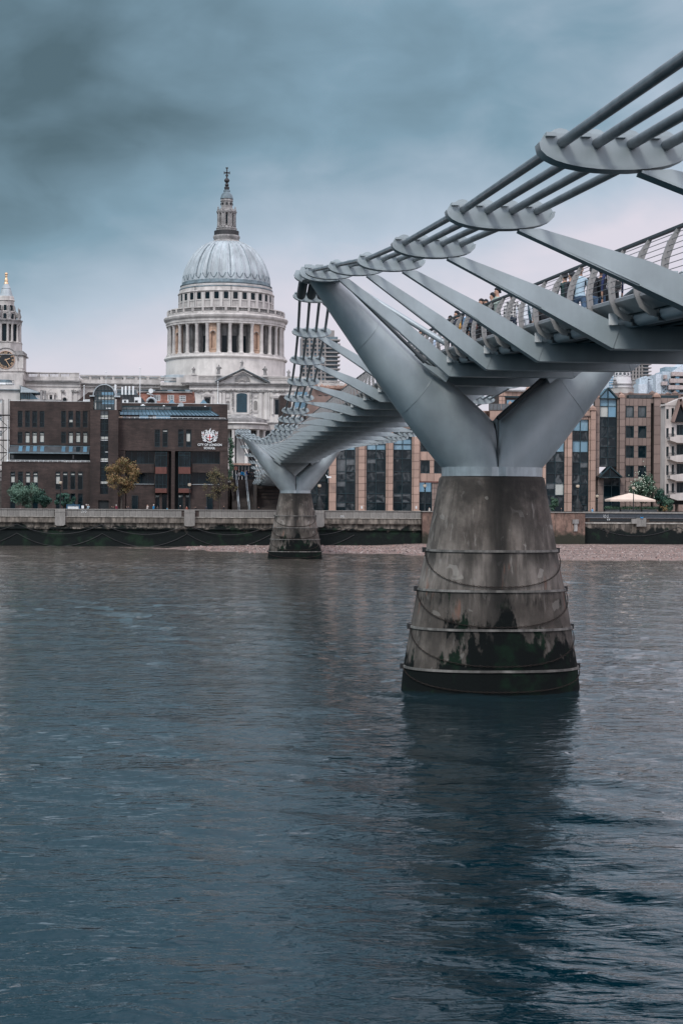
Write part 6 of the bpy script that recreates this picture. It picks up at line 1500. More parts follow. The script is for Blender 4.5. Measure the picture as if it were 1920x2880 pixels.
# ---- pale building with balconies at the right edge
PY = 205.0
pb = thing('balcony_block', 'pale cream apartment block with balconies and dark gable at the right edge', 'apartment building', (W(1890, 1430, PY).x, PY, ZG))
pw = [(1392, 1418, y, y+105) for y in (635, 835, 1030, 1225, 1420)]+[(1448, 1474, y, y+100) for y in (625, 825, 1025, 1220, 1415)]
holed_wall(ZR, 'front_wall', 'cream', 1380, 575, 1700, 1600, PY, [(a, y0, b, y1) for a, b, y0, y1 in pw]+[(1500, y, 1700, y+110) for y in (800, 1005, 1210, 1405)], pb, .5, 3)
for a, b, y0, y1 in pw: window(ZR, a, y0, b, y1, PY, pb, 'pane', 1, 1, fr=.1)
for y in (800, 1005, 1210, 1405): window(ZR, 1500, y, 1700, y+110, PY, pb, 'glass', 6, 1, fr=.1)
for y in (900, 1100, 1300, 1500):
    A = rect(ZR, 1398, y, 1700, y+95, PY)
    MB().prism([(A[0]+1.2, A[2]), (A[1], A[2]), (A[1], A[3]-.2), (A[0]+2.6, A[3]-.2), (A[0], A[2]+.9), (A[0], A[2]+.4)], PY-2.0, PY-.01).build('balcony', M['cream'], pb)
    line_rail(ZR, 1400, 1485, y-5, y+55, PY-1.8, pb, 8, 'iron', .06)
gz = rect(ZR, 1462, 530, 1700, 900, PY-1)
P = [W(*ZR(1462, 770), PY-1), W(*ZR(1540, 530), PY-1), W(*ZR(1640, 770), PY-1)]
MB().prism([(P[0].x, P[0].z), (P[2].x, P[2].z), (P[1].x, P[1].z)], PY-.6, PY+3).build('gable', M['glass'], pb)
for k in (0, 2): MB().beam((P[k].x, PY-.8, P[k].z), (P[1].x, PY-.8, P[1].z), .9, .45).build('gable_board', M['pinkstone2'], pb)
A = rect(ZR, 1372, 535, 1700, 600, PY); MB().prism([(A[0], A[2]), (A[1], A[2]), (A[1], A[3]+1), (A[0]+2.6, A[3]+.2)], PY-.1, PY+3.2).build('roof', M['cream'], pb)
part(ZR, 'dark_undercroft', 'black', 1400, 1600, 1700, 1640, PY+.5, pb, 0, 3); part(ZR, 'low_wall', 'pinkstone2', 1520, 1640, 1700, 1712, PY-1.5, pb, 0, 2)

# ---- towers and domes far behind
def tower(lab, q, x0, y0, x1, Y, nb, floors, side=.35, mt='tower'):
    A = rect(q, x0, y0, x1, y0+10, Y); t = thing('tower_block', lab, 'tower block', ((A[0]+A[1])/2, Y, 17)); z1 = A[3]; z0 = 17; h = (z1-z0)/floors
    xs_ = A[0]+(A[1]-A[0])*(1-side); MB().box(A[0], A[1], Y+.8, Y+20, z0, z1).build('core', M['lead_d'], t)
    for k in range(nb+1): x = A[0]+(xs_-A[0])*k/nb; MB().box(x-.5, x+.5, Y-.6, Y+.8, z0, z1).build('pier', M[mt], t)
    fl = 0
    for k in range(floors):
        z = z0+h*k
        if z1-z > 95: continue
        MB().box(A[0], xs_, Y, Y+.85, z, z+h*.38).build('floor_band', M[mt], t); 
        if k % 1 == 0: MB().box(xs_, A[1]+1.4, Y-1.6, Y+8, z, z+h*.30).build('balcony', M[mt], t)
        for b_ in range(nb):
            x = A[0]+(xs_-A[0])*(b_+.5)/nb
            if (b_*7+k*5) % 4 == 0: upx = inst('window', UNIT['pane_b'], t, (x, Y+.72, z+h*.7), ((xs_-A[0])/nb*.6, .1, h*.4))
    MB().box(A[0]+2, A[1]-2, Y+2, Y+16, z1, z1+4).build('plant_room', M[mt], t)
    return t
tower('concrete residential tower with stepped balconies seen between the bridge cables', ZX, 152, 770, 470, 960, 6, 36)
tower('grey residential tower block above the glass gable, right of the white domed roof', ZR, 1010, 60, 1210, 980, 4, 38)
# white domed roof
ZB = Z(1640, 1020, 0.17857)
dY = 330.0; dA = rect(ZB, 480, 130, 740, 330, dY); dcx = W(*ZB(612, 250), dY).x; kd = 0.17857/PXM(dY)
wd = thing('domed_building', 'white domed roof with round windows above the pink office wing', 'building', (dcx, dY, ZG))
bz = lambda y: W(*ZB(612, y), dY).z
MB().lathe([(185*kd, ZG), (185*kd, bz(405)), (195*kd, bz(400)), (150*kd, bz(395))], 32, dcx, dY).build('drum', M['stone'], wd, smooth=True)
MB().lathe([(150*kd, bz(405)), (150*kd, bz(345)), (175*kd, bz(340)), (175*kd, bz(325)), (150*kd, bz(320)), (140*kd, bz(260)), (118*kd, bz(180)), (108*kd, bz(135)), (112*kd, bz(125)), (90*kd, bz(90)), (50*kd, bz(40)), (4*kd, bz(10))], 40, dcx, dY).build('dome', M['whiteroof'], wd, smooth=True)
for k in range(12):
    a = R(30*k+2); x, y = dcx+114*kd*math.sin(a), dY-114*kd*math.cos(a)
    o = MB().lathe([(1.0*kd*26, -.2), (1.0*kd*26, .25)], 16).build('round_window', M['glass_g'], None); o.rotation_euler = (R(75), 0, a); o.location = (x, y, bz(190)); adopt(o, wd)
    o = MB().tube([(30*kd*math.cos(t_), 30*kd*math.sin(t_), .2) for t_ in [2*math.pi*j/14 for j in range(15)]], .09, 5).build('window_ring', M['whiteroof'], None); o.rotation_euler = (R(75), 0, a); o.location = (x, y, bz(190)); adopt(o, wd)
for s_ in (-1, 1): MB().lathe([(.5, bz(340)), (.5, bz(310)), (.25, bz(300)), (.45, bz(285)), (.05, bz(255))], 8, dcx+s_*152*kd, dY-2).build('urn', M['stone_d'], wd, smooth=True)
# modern blue and brick coloured block, right edge
mY = 420.0
mb_ = thing('modern_office', 'stepped modern office in blue glass and brick bands at the right edge skyline', 'office building', (W(1890, 1080, mY).x, mY, ZG))
pt = lambda name, mt, x0, y0, x1, y1, f=0, d=8: part(ZB, name, mt, x0, y0, x1, y1, mY, mb_, f, d)
mbrick = mat('pale_brick_band', (0.42, 0.35, 0.33), .8); mblue = mat('pale_blue_cladding', (0.42, 0.49, 0.54), .5); mwhite = mat('pale_grey_cladding', (0.52, 0.57, 0.62), .6)
pt('round_tower', mwhite, 1140, 178, 1230, 900); pt('main_body', mblue, 1240, 140, 1900, 900); pt('roof_box', mat('roof_blue', (0.25, 0.33, 0.38), .5), 1290, 64, 1480, 140, 0, 6)
MB().prism([(W(*ZB(u, v), mY).x, W(*ZB(u, v), mY).z) for u, v in ((1380, 150), (1800, 150), (1800, -60), (1640, -30), (1500, 60))], mY-1, mY+10).build('curved_roof', mwhite, mb_)
for x0, y0, x1, y1 in ((1370, 150, 1800, 215), (1345, 255, 1800, 322), (1320, 360, 1800, 425), (1250, 195, 1296, 255), (1215, 300, 1300, 358)): pt('brick_band', mbrick, x0, y0, x1, y1, 1.6, 3)
for j, (y0, y1) in enumerate(((218, 252), (325, 356), (430, 460))):
    for k in range(5): upart(ZB, 'window', 'glass_b' if k % 2 else 'pane', 1380+k*70, y0, 1440+k*70, y1, mY-.6, mb_, 0, .3)
for j in range(7): upart(ZB, 'window', 'glass_g', 1255+(j % 2)*28, 262+j*30, 1278+(j % 2)*28, 282+j*30, mY-.1, mb_, 0, .2)
gt = thing('glass_block', 'pale blue glass blocks in front of the grey tower block', 'office building', (W(1820, 1080, 400).x, 400, ZG))
for x0, y0, x1, y1 in ((880, 250, 1010, 900), (1015, 250, 1095, 900), (865, 335, 1000, 900)): part(ZB, 'glass_wing', mblue if x0 != 865 else mwhite, x0, y0, x1, y1, 400+(5 if x0 == 1015 else 0)-(3 if x0 == 865 else 0), gt, 0, 6)
A = rect(ZB, 880, 205, 1095, 252, 400); MB().prism([(A[0], A[2]), (A[1], A[2]), ((A[0]+A[1])/2, A[3])], 400, 405).build('glass_roof', mblue, gt)
gu = thing('glass_tower', 'pale glass building behind the top of the near pier, left of the white dome', 'office building', (W(1700, 1090, 410).x, 410, ZG))
part(ZB, 'glass_front', mblue, 250, 300, 400, 900, 410, gu, 0, 8); part(ZB, 'white_side', mwhite, 380, 150, 480, 900, 412, gu, 0, 8)
for k in range(6): upart(ZB, 'window', 'glass_b', 385, 180+k*40, 470, 200+k*40, 411.9, gu, 0, .2)
# ================================================================ STAIRS under the north end
stw = thing('staircase', 'broad brown stone steps with steel handrails rising under the north end of the footbridge', 'staircase', (W(720, 1430, 206).x, 206, ZG))
M['step'] = mat('brown_step', (0.045, 0.036, 0.032), 0.85, 0, 0.3, 1)
zl_ = W(690, 1349, 228).z; x0, x1 = W(652, 1400, 215).x, W(800, 1400, 215).x
ns = 34; c = MB()
for k in range(ns): c.box(x0, x1, 206+k*22/ns, 228.2, ZG-.02 if k == 0 else ZG+(zl_-ZG)*k/ns+.001, ZG+(zl_-ZG)*(k+1)/ns)
c.build('steps', M['step'], stw, kind='stuff')
for u0, v0, u1, v1 in ((664, 1331, 672, 1431), (691, 1329, 701, 1431)):
    top = W(u0, v0, 227.5); bot = W(u1, v1-22, 206.5)
    P_ = [top.lerp(bot, k/3) for k in range(4)]
    for k in range(3):
        a_, b_ = P_[k], P_[k+1]; z_ = lambda p: ZG+(zl_-ZG)*(p.y-206)/22
        for s_ in (-.10, .10): MB().tube([(a_.x+s_, a_.y, z_(a_)), (a_.x+s_, a_.y, z_(a_)+1.05), (b_.x+s_, b_.y+.3, z_(b_)+1.05), (b_.x+s_, b_.y+.3, z_(b_))], .04, 6).build('handrail', M['lead'], stw)
part(Z(0, 0, 1), 'side_wall', 'step', 716, 1362, 722, 1434, 208, stw, 0, 20)
ab = thing('bridge_abutment', 'dark stone abutment below the north end of the footbridge, right of the steps', 'abutment', (W(770, 1400, 214).x, 214, ZG))
a = rect(Z(0, 0, 1), 724, 1372, 812, 1436, 214)
MB().box(a[0], a[1], 214, 230, a[2], a[3]).build('core', M['black'], ab)
for k in range(7): MB().box(a[0]-.1, a[1]+.1, 213.2-k*.02, 214, a[2]+.3+k*.55, a[2]+.3+k*.55+.42).build('stone_course', M['step'], ab)
MB().box(a[0]+1, a[1]+3, 222, 232, a[3], a[3]+.8).build('bridge_seat', M['stone_d'], ab)
# awning and shop front at the head of the steps
aw = thing('shopfront_awning', 'long pinkish flat awning over dark shopfronts at the head of the steps', 'awning', (W(690, 1340, 300).x, 300, 10.4))
part(Z(0, 0, 1), 'awning_board', 'pinkstone', 652, 1303, 705, 1308, 300, aw, 1.2, 2.4); part(Z(0, 0, 1), 'shopfront', 'glass', 652, 1308, 720, 1350, 300, aw, -2, .4)
for k in range(6): part(Z(0, 0, 1), 'post', 'stone', 653+k*9, 1308, 654.5+k*9, 1350, 300, aw, .1, .2)
part(Z(0, 0, 1), 'low_hoarding', 'salmon', 656, 1312, 668, 1322, 296, aw, 0, .2)

# ================================================================ TREES AND PLANTS
def leaves(cl, n, s0, s1, rs, flat=.75):
    """n small leaves spread through the clumps cl = [(centre, radius)]"""
    wts = [r**2.2 for _, r in cl]; tot = sum(wts); v = []; f = []
    for (c_, r), w_ in zip(cl, wts):
        for _ in range(max(6, int(n*w_/tot))):
            d = Vector((rs.gauss(0, 1), rs.gauss(0, 1), rs.gauss(0, 1)*flat)).normalized()*r*(rs.random()**0.45)
            p = c_+d; nv = (d.normalized()+Vector((rs.uniform(-.9, .9), rs.uniform(-.9, .9), rs.uniform(-.3, 1.0)))).normalized()
            a = nv.orthogonal().normalized(); a.rotate(Matrix.Rotation(rs.random()*6.28, 3, nv)); b = nv.cross(a); s_ = rs.uniform(s0, s1)
            o = len(v); v += [tuple(p-a*s_), tuple(p-b*s_*.55), tuple(p+a*s_), tuple(p+b*s_*.55+nv*s_*.2)]; f.append((o, o+1, o+2, o+3))
    m_ = MB(); m_.v = v; m_.f = f; m_.mi = [0]*len(f); return m_
def tree(name, lab, px, ybase, yl, yh, hw_px, Y, leaf, n, seed, dens=1.0, trunk_r=.14, group=None, cat='tree', clumps=26, lean=0, low=.15, size=(.07, .15)):
    rs = random.Random(seed); b = W(px, ybase, Y); b = Vector((b.x, Y, ZG)); z0, z1 = W(px, yl, Y).z, W(px, yh, Y).z; hw = hw_px/PXM(Y)
    t = thing(name, lab, cat, tuple(b), group); c0 = Vector((b.x+lean, Y, (z0+z1)/2)); hz = (z1-z0)/2
    cl = []; tk = MB()
    zt_ = z0+hz*.5; mid = Vector((b.x+lean*.4, Y, zt_)); tk.tube([b, b.lerp(mid, .5)+Vector((.06, .05, 0)), mid], [trunk_r, trunk_r*.8, trunk_r*.6], 8)
    for k in range(clumps):
        for _ in range(60):
            p = Vector((rs.uniform(-1, 1), rs.uniform(-1, 1), rs.uniform(-1, 1)))
            if .25 < p.length < 1: break
        wv = 1-.32*max(0, p.z)**2 - .2*max(0, -p.z)
        c_ = c0+Vector((p.x*hw*wv*.82, p.y*hw*wv*.82, p.z*hz*.86)); r = rs.uniform(.20, .36)*min(hw, hz)*dens
        cl.append((c_, r))
        s_ = b.lerp(mid, rs.uniform(.55, 1)); m2 = s_.lerp(c_, .5)+Vector((rs.uniform(-.2, .2), rs.uniform(-.2, .2), .15))
        tk.tube([s_, m2, c_], [trunk_r*.38, trunk_r*.22, trunk_r*.08], 5)
    tk.build('trunk', M['trunk'], t)
    leaves(cl, n, size[0], size[1], rs).build('crown', M[leaf], t, kind='stuff')
    return t
tree('bush', 'pale olive green bush at the far left in front of the school', 72, 1430, 1428, 1352, 52, 203, 'leaf_olive', 6500, 1, 1.25, .10, cat='bush', clumps=34, size=(.08, .17))
tree('bush', 'dark green bush between the olive bush and the lamp post', 118, 1430, 1430, 1378, 28, 204, 'leaf_dark', 3800, 2, 1.3, .08, cat='bush', clumps=20, size=(.08, .17))
tree('bush', 'small dark green tree spreading either side of the left lamp post', 182, 1430, 1428, 1385, 34, 205, 'leaf_dark', 3600, 3, 1.0, .08, cat='bush', clumps=22, size=(.08, .17))
tree('autumn_tree', 'tree with yellow green and rust coloured leaves in front of the school', 341, 1432, 1400, 1276, 58, 204, 'leaf_autumn', 5200, 4, .82, .17, clumps=42, size=(.09, .18))
tree('sparse_tree', 'thin half bare tree with olive leaves under the school crest', 620, 1432, 1412, 1308, 46, 204, 'leaf_thin', 1500, 5, .75, .15, clumps=40, lean=-.9, size=(.08, .15))
tree('sapling', 'low leafy branches of a small tree beside the steps', 655, 1434, 1400, 1330, 16, 207, 'leaf_thin', 500, 15, .9, .07, clumps=12, size=(.08, .14))
tree('broadleaf_tree', 'dense dark green tree with pale blossom behind the cream parasol', 1803, 1440, 1415, 1326, 40, 205, 'leaf_green', 6500, 6, 1.15, .15, clumps=34, size=(.09, .17))
tree('bush', 'dark green bush beside the balcony block, right of the blossom tree', 1858, 1440, 1438, 1370, 26, 205.5, 'leaf_dark', 3600, 7, 1.2, .08, cat='bush', clumps=20)
tree('bush', 'green shrub below the lowest balcony at the right edge', 1884, 1440, 1438, 1395, 20, 201, 'leaf_green', 2000, 8, 1.1, .06, cat='bush', clumps=16)
tree('bush', 'ochre coloured low shrub beside the right edge green shrub', 1868, 1440, 1438, 1418, 14, 200, 'leaf_autumn', 900, 9, 1.2, .04, cat='bush', clumps=10, size=(.06, .12))
tree('bush', 'feathery green bush just right of the near pier top', 1556, 1440, 1438, 1396, 17, 204, 'leaf_green', 2600, 10, 1.15, .06, cat='bush', clumps=18)
bl2 = random.Random(3); cb_ = W(1803, 1360, 203); fl = MB()
for _ in range(90):
    p = Vector((cb_.x+bl2.gauss(0, 1.0), 203.1+bl2.uniform(-.4, .4), cb_.z+bl2.gauss(0, 1.1))); s_ = .09; fl.lathe([(.02, p.z-s_), (s_, p.z), (.02, p.z+s_)], 5, p.x, p.y)
adopt(fl.build('blossom', mat('pale_blossom', (.45, .52, .42)), None, kind='stuff'), [o for o in COL.objects if o.name.startswith('broadleaf_tree')][0])
cr2 = thing('climbing_plant', 'green climber hanging down the right hand edge of the school', 'plant', (W(648, 1340, 213).x, 213, ZG))
rs = random.Random(11); cl = [(W(646+rs.uniform(-3, 9), y_, 212.5), .45) for y_ in range(1236, 1350, 9)]
leaves(cl, 1100, .09, .2, rs).build('leaves', M['leaf_green'], cr2, kind='stuff'); MB().tube([(cr2.location.x-.2, 212.6, ZG), (cr2.location.x-.1, 212.6, W(646, 1236, 212.6).z)], .06, 6).build('stem', M['trunk'], cr2)
for i, (u0, u1, lab) in enumerate(((1702, 1740, 'left planter with clipped green hedge below the parasol'), (1745, 1800, 'middle planter with clipped green hedge below the parasol'), (1804, 1845, 'right hand planter with clipped green hedge near the balcony block'))):
    a = rect(Z(0, 0, 1), u0, 1424, u1, 1436, 201); t = thing('planter', lab, 'planter', ((a[0]+a[1])/2, 201, ZG), 'hedge planters beside the parasol')
    MB().box(a[0], a[1], 200.6, 201.4, ZG, a[2]+.15).build('trough', M['slate'], t)
    cl = [(Vector((x, 201, a[3]-.25)), .38) for x in np.arange(a[0]+.2, a[1], .35)]; leaves(cl, 1300, .05, .10, rs).build('hedge', M['leaf_green'], t, kind='stuff')

# ================================================================ LAMPS, PARASOL AND SMALL THINGS ON THE WALK
def lamp(px, yg, lab, big, Y=198.0):
    b = W(px, yg, Y); x = b.x; zg = b.z; t = thing('street_lamp', lab, 'street lamp', (x, Y, ZG), 'globe lamps along the river wall')
    if big:
        MB().lathe([(.62, zt-.02 if False else 5.7), (.62, 6.0), (.5, 6.1), (.55, 6.5), (.42, 6.9), (.46, 7.2), (.25, 7.6), (.14, 7.9), (.11, zg-.7), (.16, zg-.6), (.09, zg-.45), (.2, zg-.34)], 16, x, Y).build('ornate_post', M['black'], t, smooth=True)
        for s_ in (-1, 1): MB().tube([(x+s_*.5, Y, 6.0), (x+s_*.62, Y, 6.5), (x+s_*.3, Y, 7.0), (x+s_*.12, Y, 7.5)], [.14, .2, .13, .05], 8).build('dolphin', M['black'], t, smooth=True)
    else: MB().lathe([(.2, ZG), (.2, ZG+.5), (.1, ZG+.9), (.065, zg-.8), (.12, zg-.7), (.06, zg-.5), (.17, zg-.32)], 12, x, Y).build('post', M['black'], t, smooth=True)
    MB().lathe([(.05, zg-.32), (.22, zg-.2), (.30, zg), (.24, zg+.16)], 16, x, Y).build('globe', M['lampglass'], t, smooth=True)
    MB().lathe([(.31, zg+.02), (.31, zg+.06)], 16, x, Y).lathe([(.25, zg+.16), (.18, zg+.25), (.05, zg+.3), (.02, zg+.42)], 16, x, Y).build('cap', M['iron'], t, smooth=True)
lamp(170, 1357, 'black globe lamp post among the bushes at the left', False, 199)
lamp(533, 1363, 'black globe lamp post in front of the brick school below the crest', False, 199)
lamp(898, 1366, 'ornate black river lamp with thick base, right of the far pier', True, 196.4)
lamp(1194, 1366, 'globe lamp on black post in front of the shop window, left of the near pier', False, 199)
lamp(1624, 1367, 'ornate black river lamp with thick base, right of the near pier', True, 196.4)
lamp(1781, 1372, 'slim globe lamp post in front of the cream parasol', False, 198)
lamp(1679, 1395, 'short thin globe lamp post against the office wing', False, 207)
pg = W(1771, 1400, 202); pgx = pg.x; ps = thing('parasol', 'large cream square parasol beside the dark green tree', 'parasol', (pgx, 202, ZG))
a = rect(Z(0, 0, 1), 1708, 1387, 1834, 1409, 202); w2 = (a[1]-a[0])/2; zr_ = W(1771, 1405, 202).z
MB().loft([[(pgx+sx*w2*f_, 202+sy*1.9*f_, z) for sx, sy in ((-1, -1), (1, -1), (1, 1), (-1, 1))] for f_, z in ((1, zr_-.32), (1, zr_), (.55, zr_+.52), (.03, a[3]))], False).build('canopy', M['parasol'], ps)
MB().tube([(pgx, 202, ZG), (pgx, 202, a[3]-.1)], .06, 8).build('pole', M['parasol'], ps)
for sx in (-1, 1):
    for sy in (-1, 1): MB().tube([(pgx, 202, a[3]-.15), (pgx+sx*w2*.97, 202+sy*1.85, zr_)], .03, 5).build('rib', M['trunk'], ps)
me_ = text_mesh('', .3) if False else None
M['stall'] = mat('stall_blue', (.035, .11, .19), .6)
kz = thing('market_stall', 'small blue framed stall with white front on the left riverside walk', 'stall', (W(205, 1428, 200).x, 200, ZG))
a = rect(Z(0, 0, 1), 187, 1420, 224, 1431, 200); MB().box(a[0]+.2, a[1]-.2, 200, 201.4, ZG, a[3]-.15).build('counter', M['white'], kz)
for x in (a[0], a[1]-.12): 
    for y in (199.9, 201.4): MB().box(x, x+.12, y, y+.1, ZG, a[3]+.05).build('post', M['stall'], kz)
MB().box(a[0], a[1], 199.85, 201.5, a[3]-.1, a[3]+.05).build('top', M['stall'], kz); MB().tube([((a[0]+a[1])/2, 200, a[3]), ((a[0]+a[1])/2, 200, a[3]+.35)], .04, 6).build('mast', M['stall'], kz)
nb_ = thing('notice_board', 'white notice board on the walk right of the blue stall', 'notice board', (W(232, 1428, 200).x, 200, ZG))
a = rect(Z(0, 0, 1), 229, 1422, 236, 1430, 200); MB().box(a[0], a[1], 200, 200.06, a[2], a[3]).build('board', M['white'], nb_); MB().box(a[0]+.1, a[0]+.17, 200.06, 200.12, ZG, a[3]).box(a[1]-.17, a[1]-.1, 200.06, 200.12, ZG, a[3]).build('legs', M['iron'], nb_, kind='stuff')
cc_ = W(925, 1342, 214.5); t = thing('security_camera', 'white security camera on the first pink pillar right of the far pier', 'camera', tuple(cc_))
MB().box(cc_.x-.4, cc_.x+.35, 214.0, 214.3, cc_.z-.12, cc_.z+.12).build('housing', M['white'], t); MB().tube([(cc_.x-.3, 214.2, cc_.z+.1), (cc_.x-.5, 214.5, cc_.z+.35), (cc_.x-.5, 215.6, cc_.z+.35)], .05, 6).build('arm', M['white'], t)
bf = W(1804, 1455, WALL_Y-.7); t = thing('blue_rag', 'small bright blue rag caught on the bracket of the right hand wall', 'rag', tuple(bf))
r_ = MB(); r_.loft([[(bf.x-.28, bf.y-.02, bf.z+.12), (bf.x, bf.y-.1, bf.z-.02), (bf.x+.26, bf.y, bf.z+.13)], [(bf.x-.12, bf.y-.03, bf.z-.16), (bf.x+.02, bf.y-.12, bf.z-.1), (bf.x+.2, bf.y, bf.z-.2)]], False, closed=False); r_.build('cloth', M['blue'], t)
def graffiti(px, py, seed, parent, Y, s=.28, n=3):
    rs = random.Random(seed); c = W(px, py, Y)
    for k in range(n):
        cx = c.x+(k-(n-1)/2)*s*1.05; pts = [(cx+rs.uniform(-.4, .4)*s, Y-.02, c.z+s*(.9-1.8*j/4)) for j in range(5)]
        MB().tube(pts, .035, 4).build('paint_mark', M['white'], parent)
graffiti(236, 1438, 1, wall, WALL_Y+.02); graffiti(962, 1452, 2, wall, WALL_Y+.02, .2); graffiti(1703, 1452, 3, rw, WALL_Y-.1); graffiti(1711, 1461, 4, rw, WALL_Y-.0, .16)
# ================================================================ PEOPLE
def figure(pose):
    J = {'pel': (0, 0, .95, .135, .10), 'wst': (0, 0, 1.08, .125, .09), 'chs': (0, 0, 1.28, .15, .105), 'shc': (0, 0, 1.42, .10, .075), 'nek': (0, 0, 1.50, .055, .055), 'hd0': (0, -.02, 1.585, .075, .085), 'hd1': (0, -.01, 1.67, .078, .09), 'hd2': (0, .0, 1.735, .045, .05), 'nse': (0, -.115, 1.615, .014, .014)}
    for s, n in ((-1, 'l'), (1, 'r')):
        f = s if pose == 'walk' else 0
        J['hp'+n] = (s*.09, 0, .90, .10, .10); J['kn'+n] = (s*.10, -.16*f-.02, .49, .066, .066); J['ak'+n] = (s*.10, -.30*f+(.0 if f >= 0 else .06), .10+(.05 if f < 0 else 0), .042, .042); J['to'+n] = (s*.12, -.30*f-.17+(.06 if f < 0 else 0), .035+(.04 if f < 0 else 0), .035, .03)
        J['hl'+n] = (s*.10, -.30*f+.05, .05, .036, .036)
        J['sh'+n] = (s*.185, 0, 1.40, .062, .06)
        if pose == 'lean': J['el'+n] = (s*.26, -.18, 1.20, .045, .045); J['wr'+n] = (s*.12, -.38, 1.22, .032, .032); J['hn'+n] = (s*.07, -.45, 1.25, .032, .022)
        elif pose == 'phone' and s > 0: J['el'+n] = (s*.27, -.10, 1.16, .045, .045); J['wr'+n] = (s*.14, -.30, 1.38, .032, .032); J['hn'+n] = (s*.12, -.34, 1.46, .032, .022)
        else: J['el'+n] = (s*.25, .02+.08*f, 1.14, .045, .045); J['wr'+n] = (s*.27, -.04+.16*f, .90, .032, .032); J['hn'+n] = (s*.265, -.06+.17*f, .80, .034, .022)
    E = [('pel', 'wst'), ('wst', 'chs'), ('chs', 'shc'), ('shc', 'nek'), ('nek', 'hd0'), ('hd0', 'hd1'), ('hd1', 'hd2'), ('hd0', 'nse')]
    for n in 'lr': E += [('pel', 'hp'+n), ('hp'+n, 'kn'+n), ('kn'+n, 'ak'+n), ('ak'+n, 'to'+n), ('ak'+n, 'hl'+n), ('shc', 'sh'+n), ('sh'+n, 'el'+n), ('el'+n, 'wr'+n), ('wr'+n, 'hn'+n)]
    F = []
    for n, s in (('l', -1), ('r', 1)):          # five fingers, thumb from the side of the palm
        h = Vector(J['hn'+n][:3]); w_ = Vector(J['wr'+n][:3]); d = (h-w_).normalized(); sd_ = Vector((0, -1, 0)) if abs(d.z) > .7 else Vector((1, 0, 0))
        for k, ln in enumerate((.062, .075, .078, .068)):
            J[f'f{k}{n}'] = (*(h+sd_*(.024-.016*k)+d*(.03+ln)), .009, .009); E.append(('hn'+n, f'f{k}{n}'))
        J['t'+n] = (*(w_.lerp(h, .6)+sd_*.055+d*.03), .010, .010); E.append(('hn'+n, 't'+n))
    ks = list(J); me_ = bpy.data.meshes.new('figure'); me_.from_pydata([J[k][:3] for k in ks], [(ks.index(a), ks.index(b)) for a, b in E], [])
    o = bpy.data.objects.new('tmp', me_); COL.objects.link(o); sk = o.modifiers.new('s', 'SKIN'); sk.use_smooth_shade = True
    for i, k in enumerate(ks): me_.skin_vertices[0].data[i].radius = J[k][3:5]; me_.skin_vertices[0].data[i].use_root = (k == 'pel')
    sb = o.modifiers.new('u', 'SUBSURF'); sb.levels = 1; sb.render_levels = 1
    bpy.context.view_layer.update(); dg = bpy.context.evaluated_depsgraph_get(); r = bpy.data.meshes.new_from_object(o.evaluated_get(dg)); bpy.data.objects.remove(o)
    hands = [Vector(J['hn'+n][:3]) for n in 'lr']; arms = [(Vector(J['el'+n][:3]), Vector(J['wr'+n][:3])) for n in 'lr']
    for i in range(4): r.materials.append(None)
    for p in r.polygons:
        c = p.center; p.use_smooth = True
        arm = any((c-(a+b)/2).length < .24 for a, b in arms) and abs(c.x) > .17 or any((c-h).length < .15 for h in hands)
        p.material_index = 0 if c.z > 1.475 or any((c-h).length < .085 or (c-h-(h-b)*.9).length < .09 for h, (a, b) in zip(hands, arms)) else 1 if (c.z > .93 or arm) else 3 if c.z < .10 else 2
    return r
FIG = {p: figure(p) for p in ('stand', 'walk', 'lean', 'phone')}
def hair_mesh(long_=False):
    c = MB(); rings = []
    for z, r, dy in ((1.60 if not long_ else 1.42, .05, .075), (1.62 if not long_ else 1.46, .085, .05), (1.66, .098, .022), (1.71, .097, .008), (1.755, .075, .005), (1.785, .02, .0)):
        rings.append([(r*1.0*math.cos(t_)*.92, dy+.0+r*1.12*math.sin(t_)*(1 if math.sin(t_) > 0 or z > 1.70 else .35), z) for t_ in [2*math.pi*k/16 for k in range(16)]])
    return c.loft(rings)
HAIR = {False: hair_mesh().mesh('hair', M['black'], True), True: hair_mesh(True).mesh('long_hair', M['black'], True)}
eye_me = MB().lathe([(.002, -.008), (.009, 0), (.002, .008)], 8).mesh('eye', M['black'], True)
CM = {}
def cm(c, name='cloth'):
    if isinstance(c, str): return M[c]
    k = tuple(c)
    if k not in CM: CM[k] = mat('cloth_%d' % len(CM), c, .85, 0, .18, 6)
    return CM[k]
SKIN = (.42, .25, .18); DARK = (.014, .016, .020); JEAN = (.05, .09, .15)
def person(lab, x, y, zf, h=1.72, pose='stand', top=DARK, bot=DARK, hair=DARK, long_=False, face=180, eyes=False, group=None, skin=SKIN):
    """face: compass direction faced, 0 = north"""
    t = thing('person', lab, 'person', (x, y, zf), group); t.rotation_euler[2] = R(180-face) ; s_ = h/1.77; t.scale = (s_, s_, s_)
    b = bpy.data.objects.new('body', FIG[pose]); COL.objects.link(b); b.parent = t
    for i, m_ in enumerate((cm(skin), cm(top), cm(bot), cm((.02, .02, .02)))): b.material_slots[i].link = 'OBJECT'; b.material_slots[i].material = m_
    hobj = bpy.data.objects.new('hair', HAIR[long_]); COL.objects.link(hobj); hobj.parent = t; hobj.material_slots[0].link = 'OBJECT'; hobj.material_slots[0].material = cm(hair)
    if eyes:
        for sx in (-1, 1): e_ = bpy.data.objects.new('eye', eye_me); COL.objects.link(e_); e_.parent = t; e_.location = (sx*.032, -.098, 1.645)
    return t
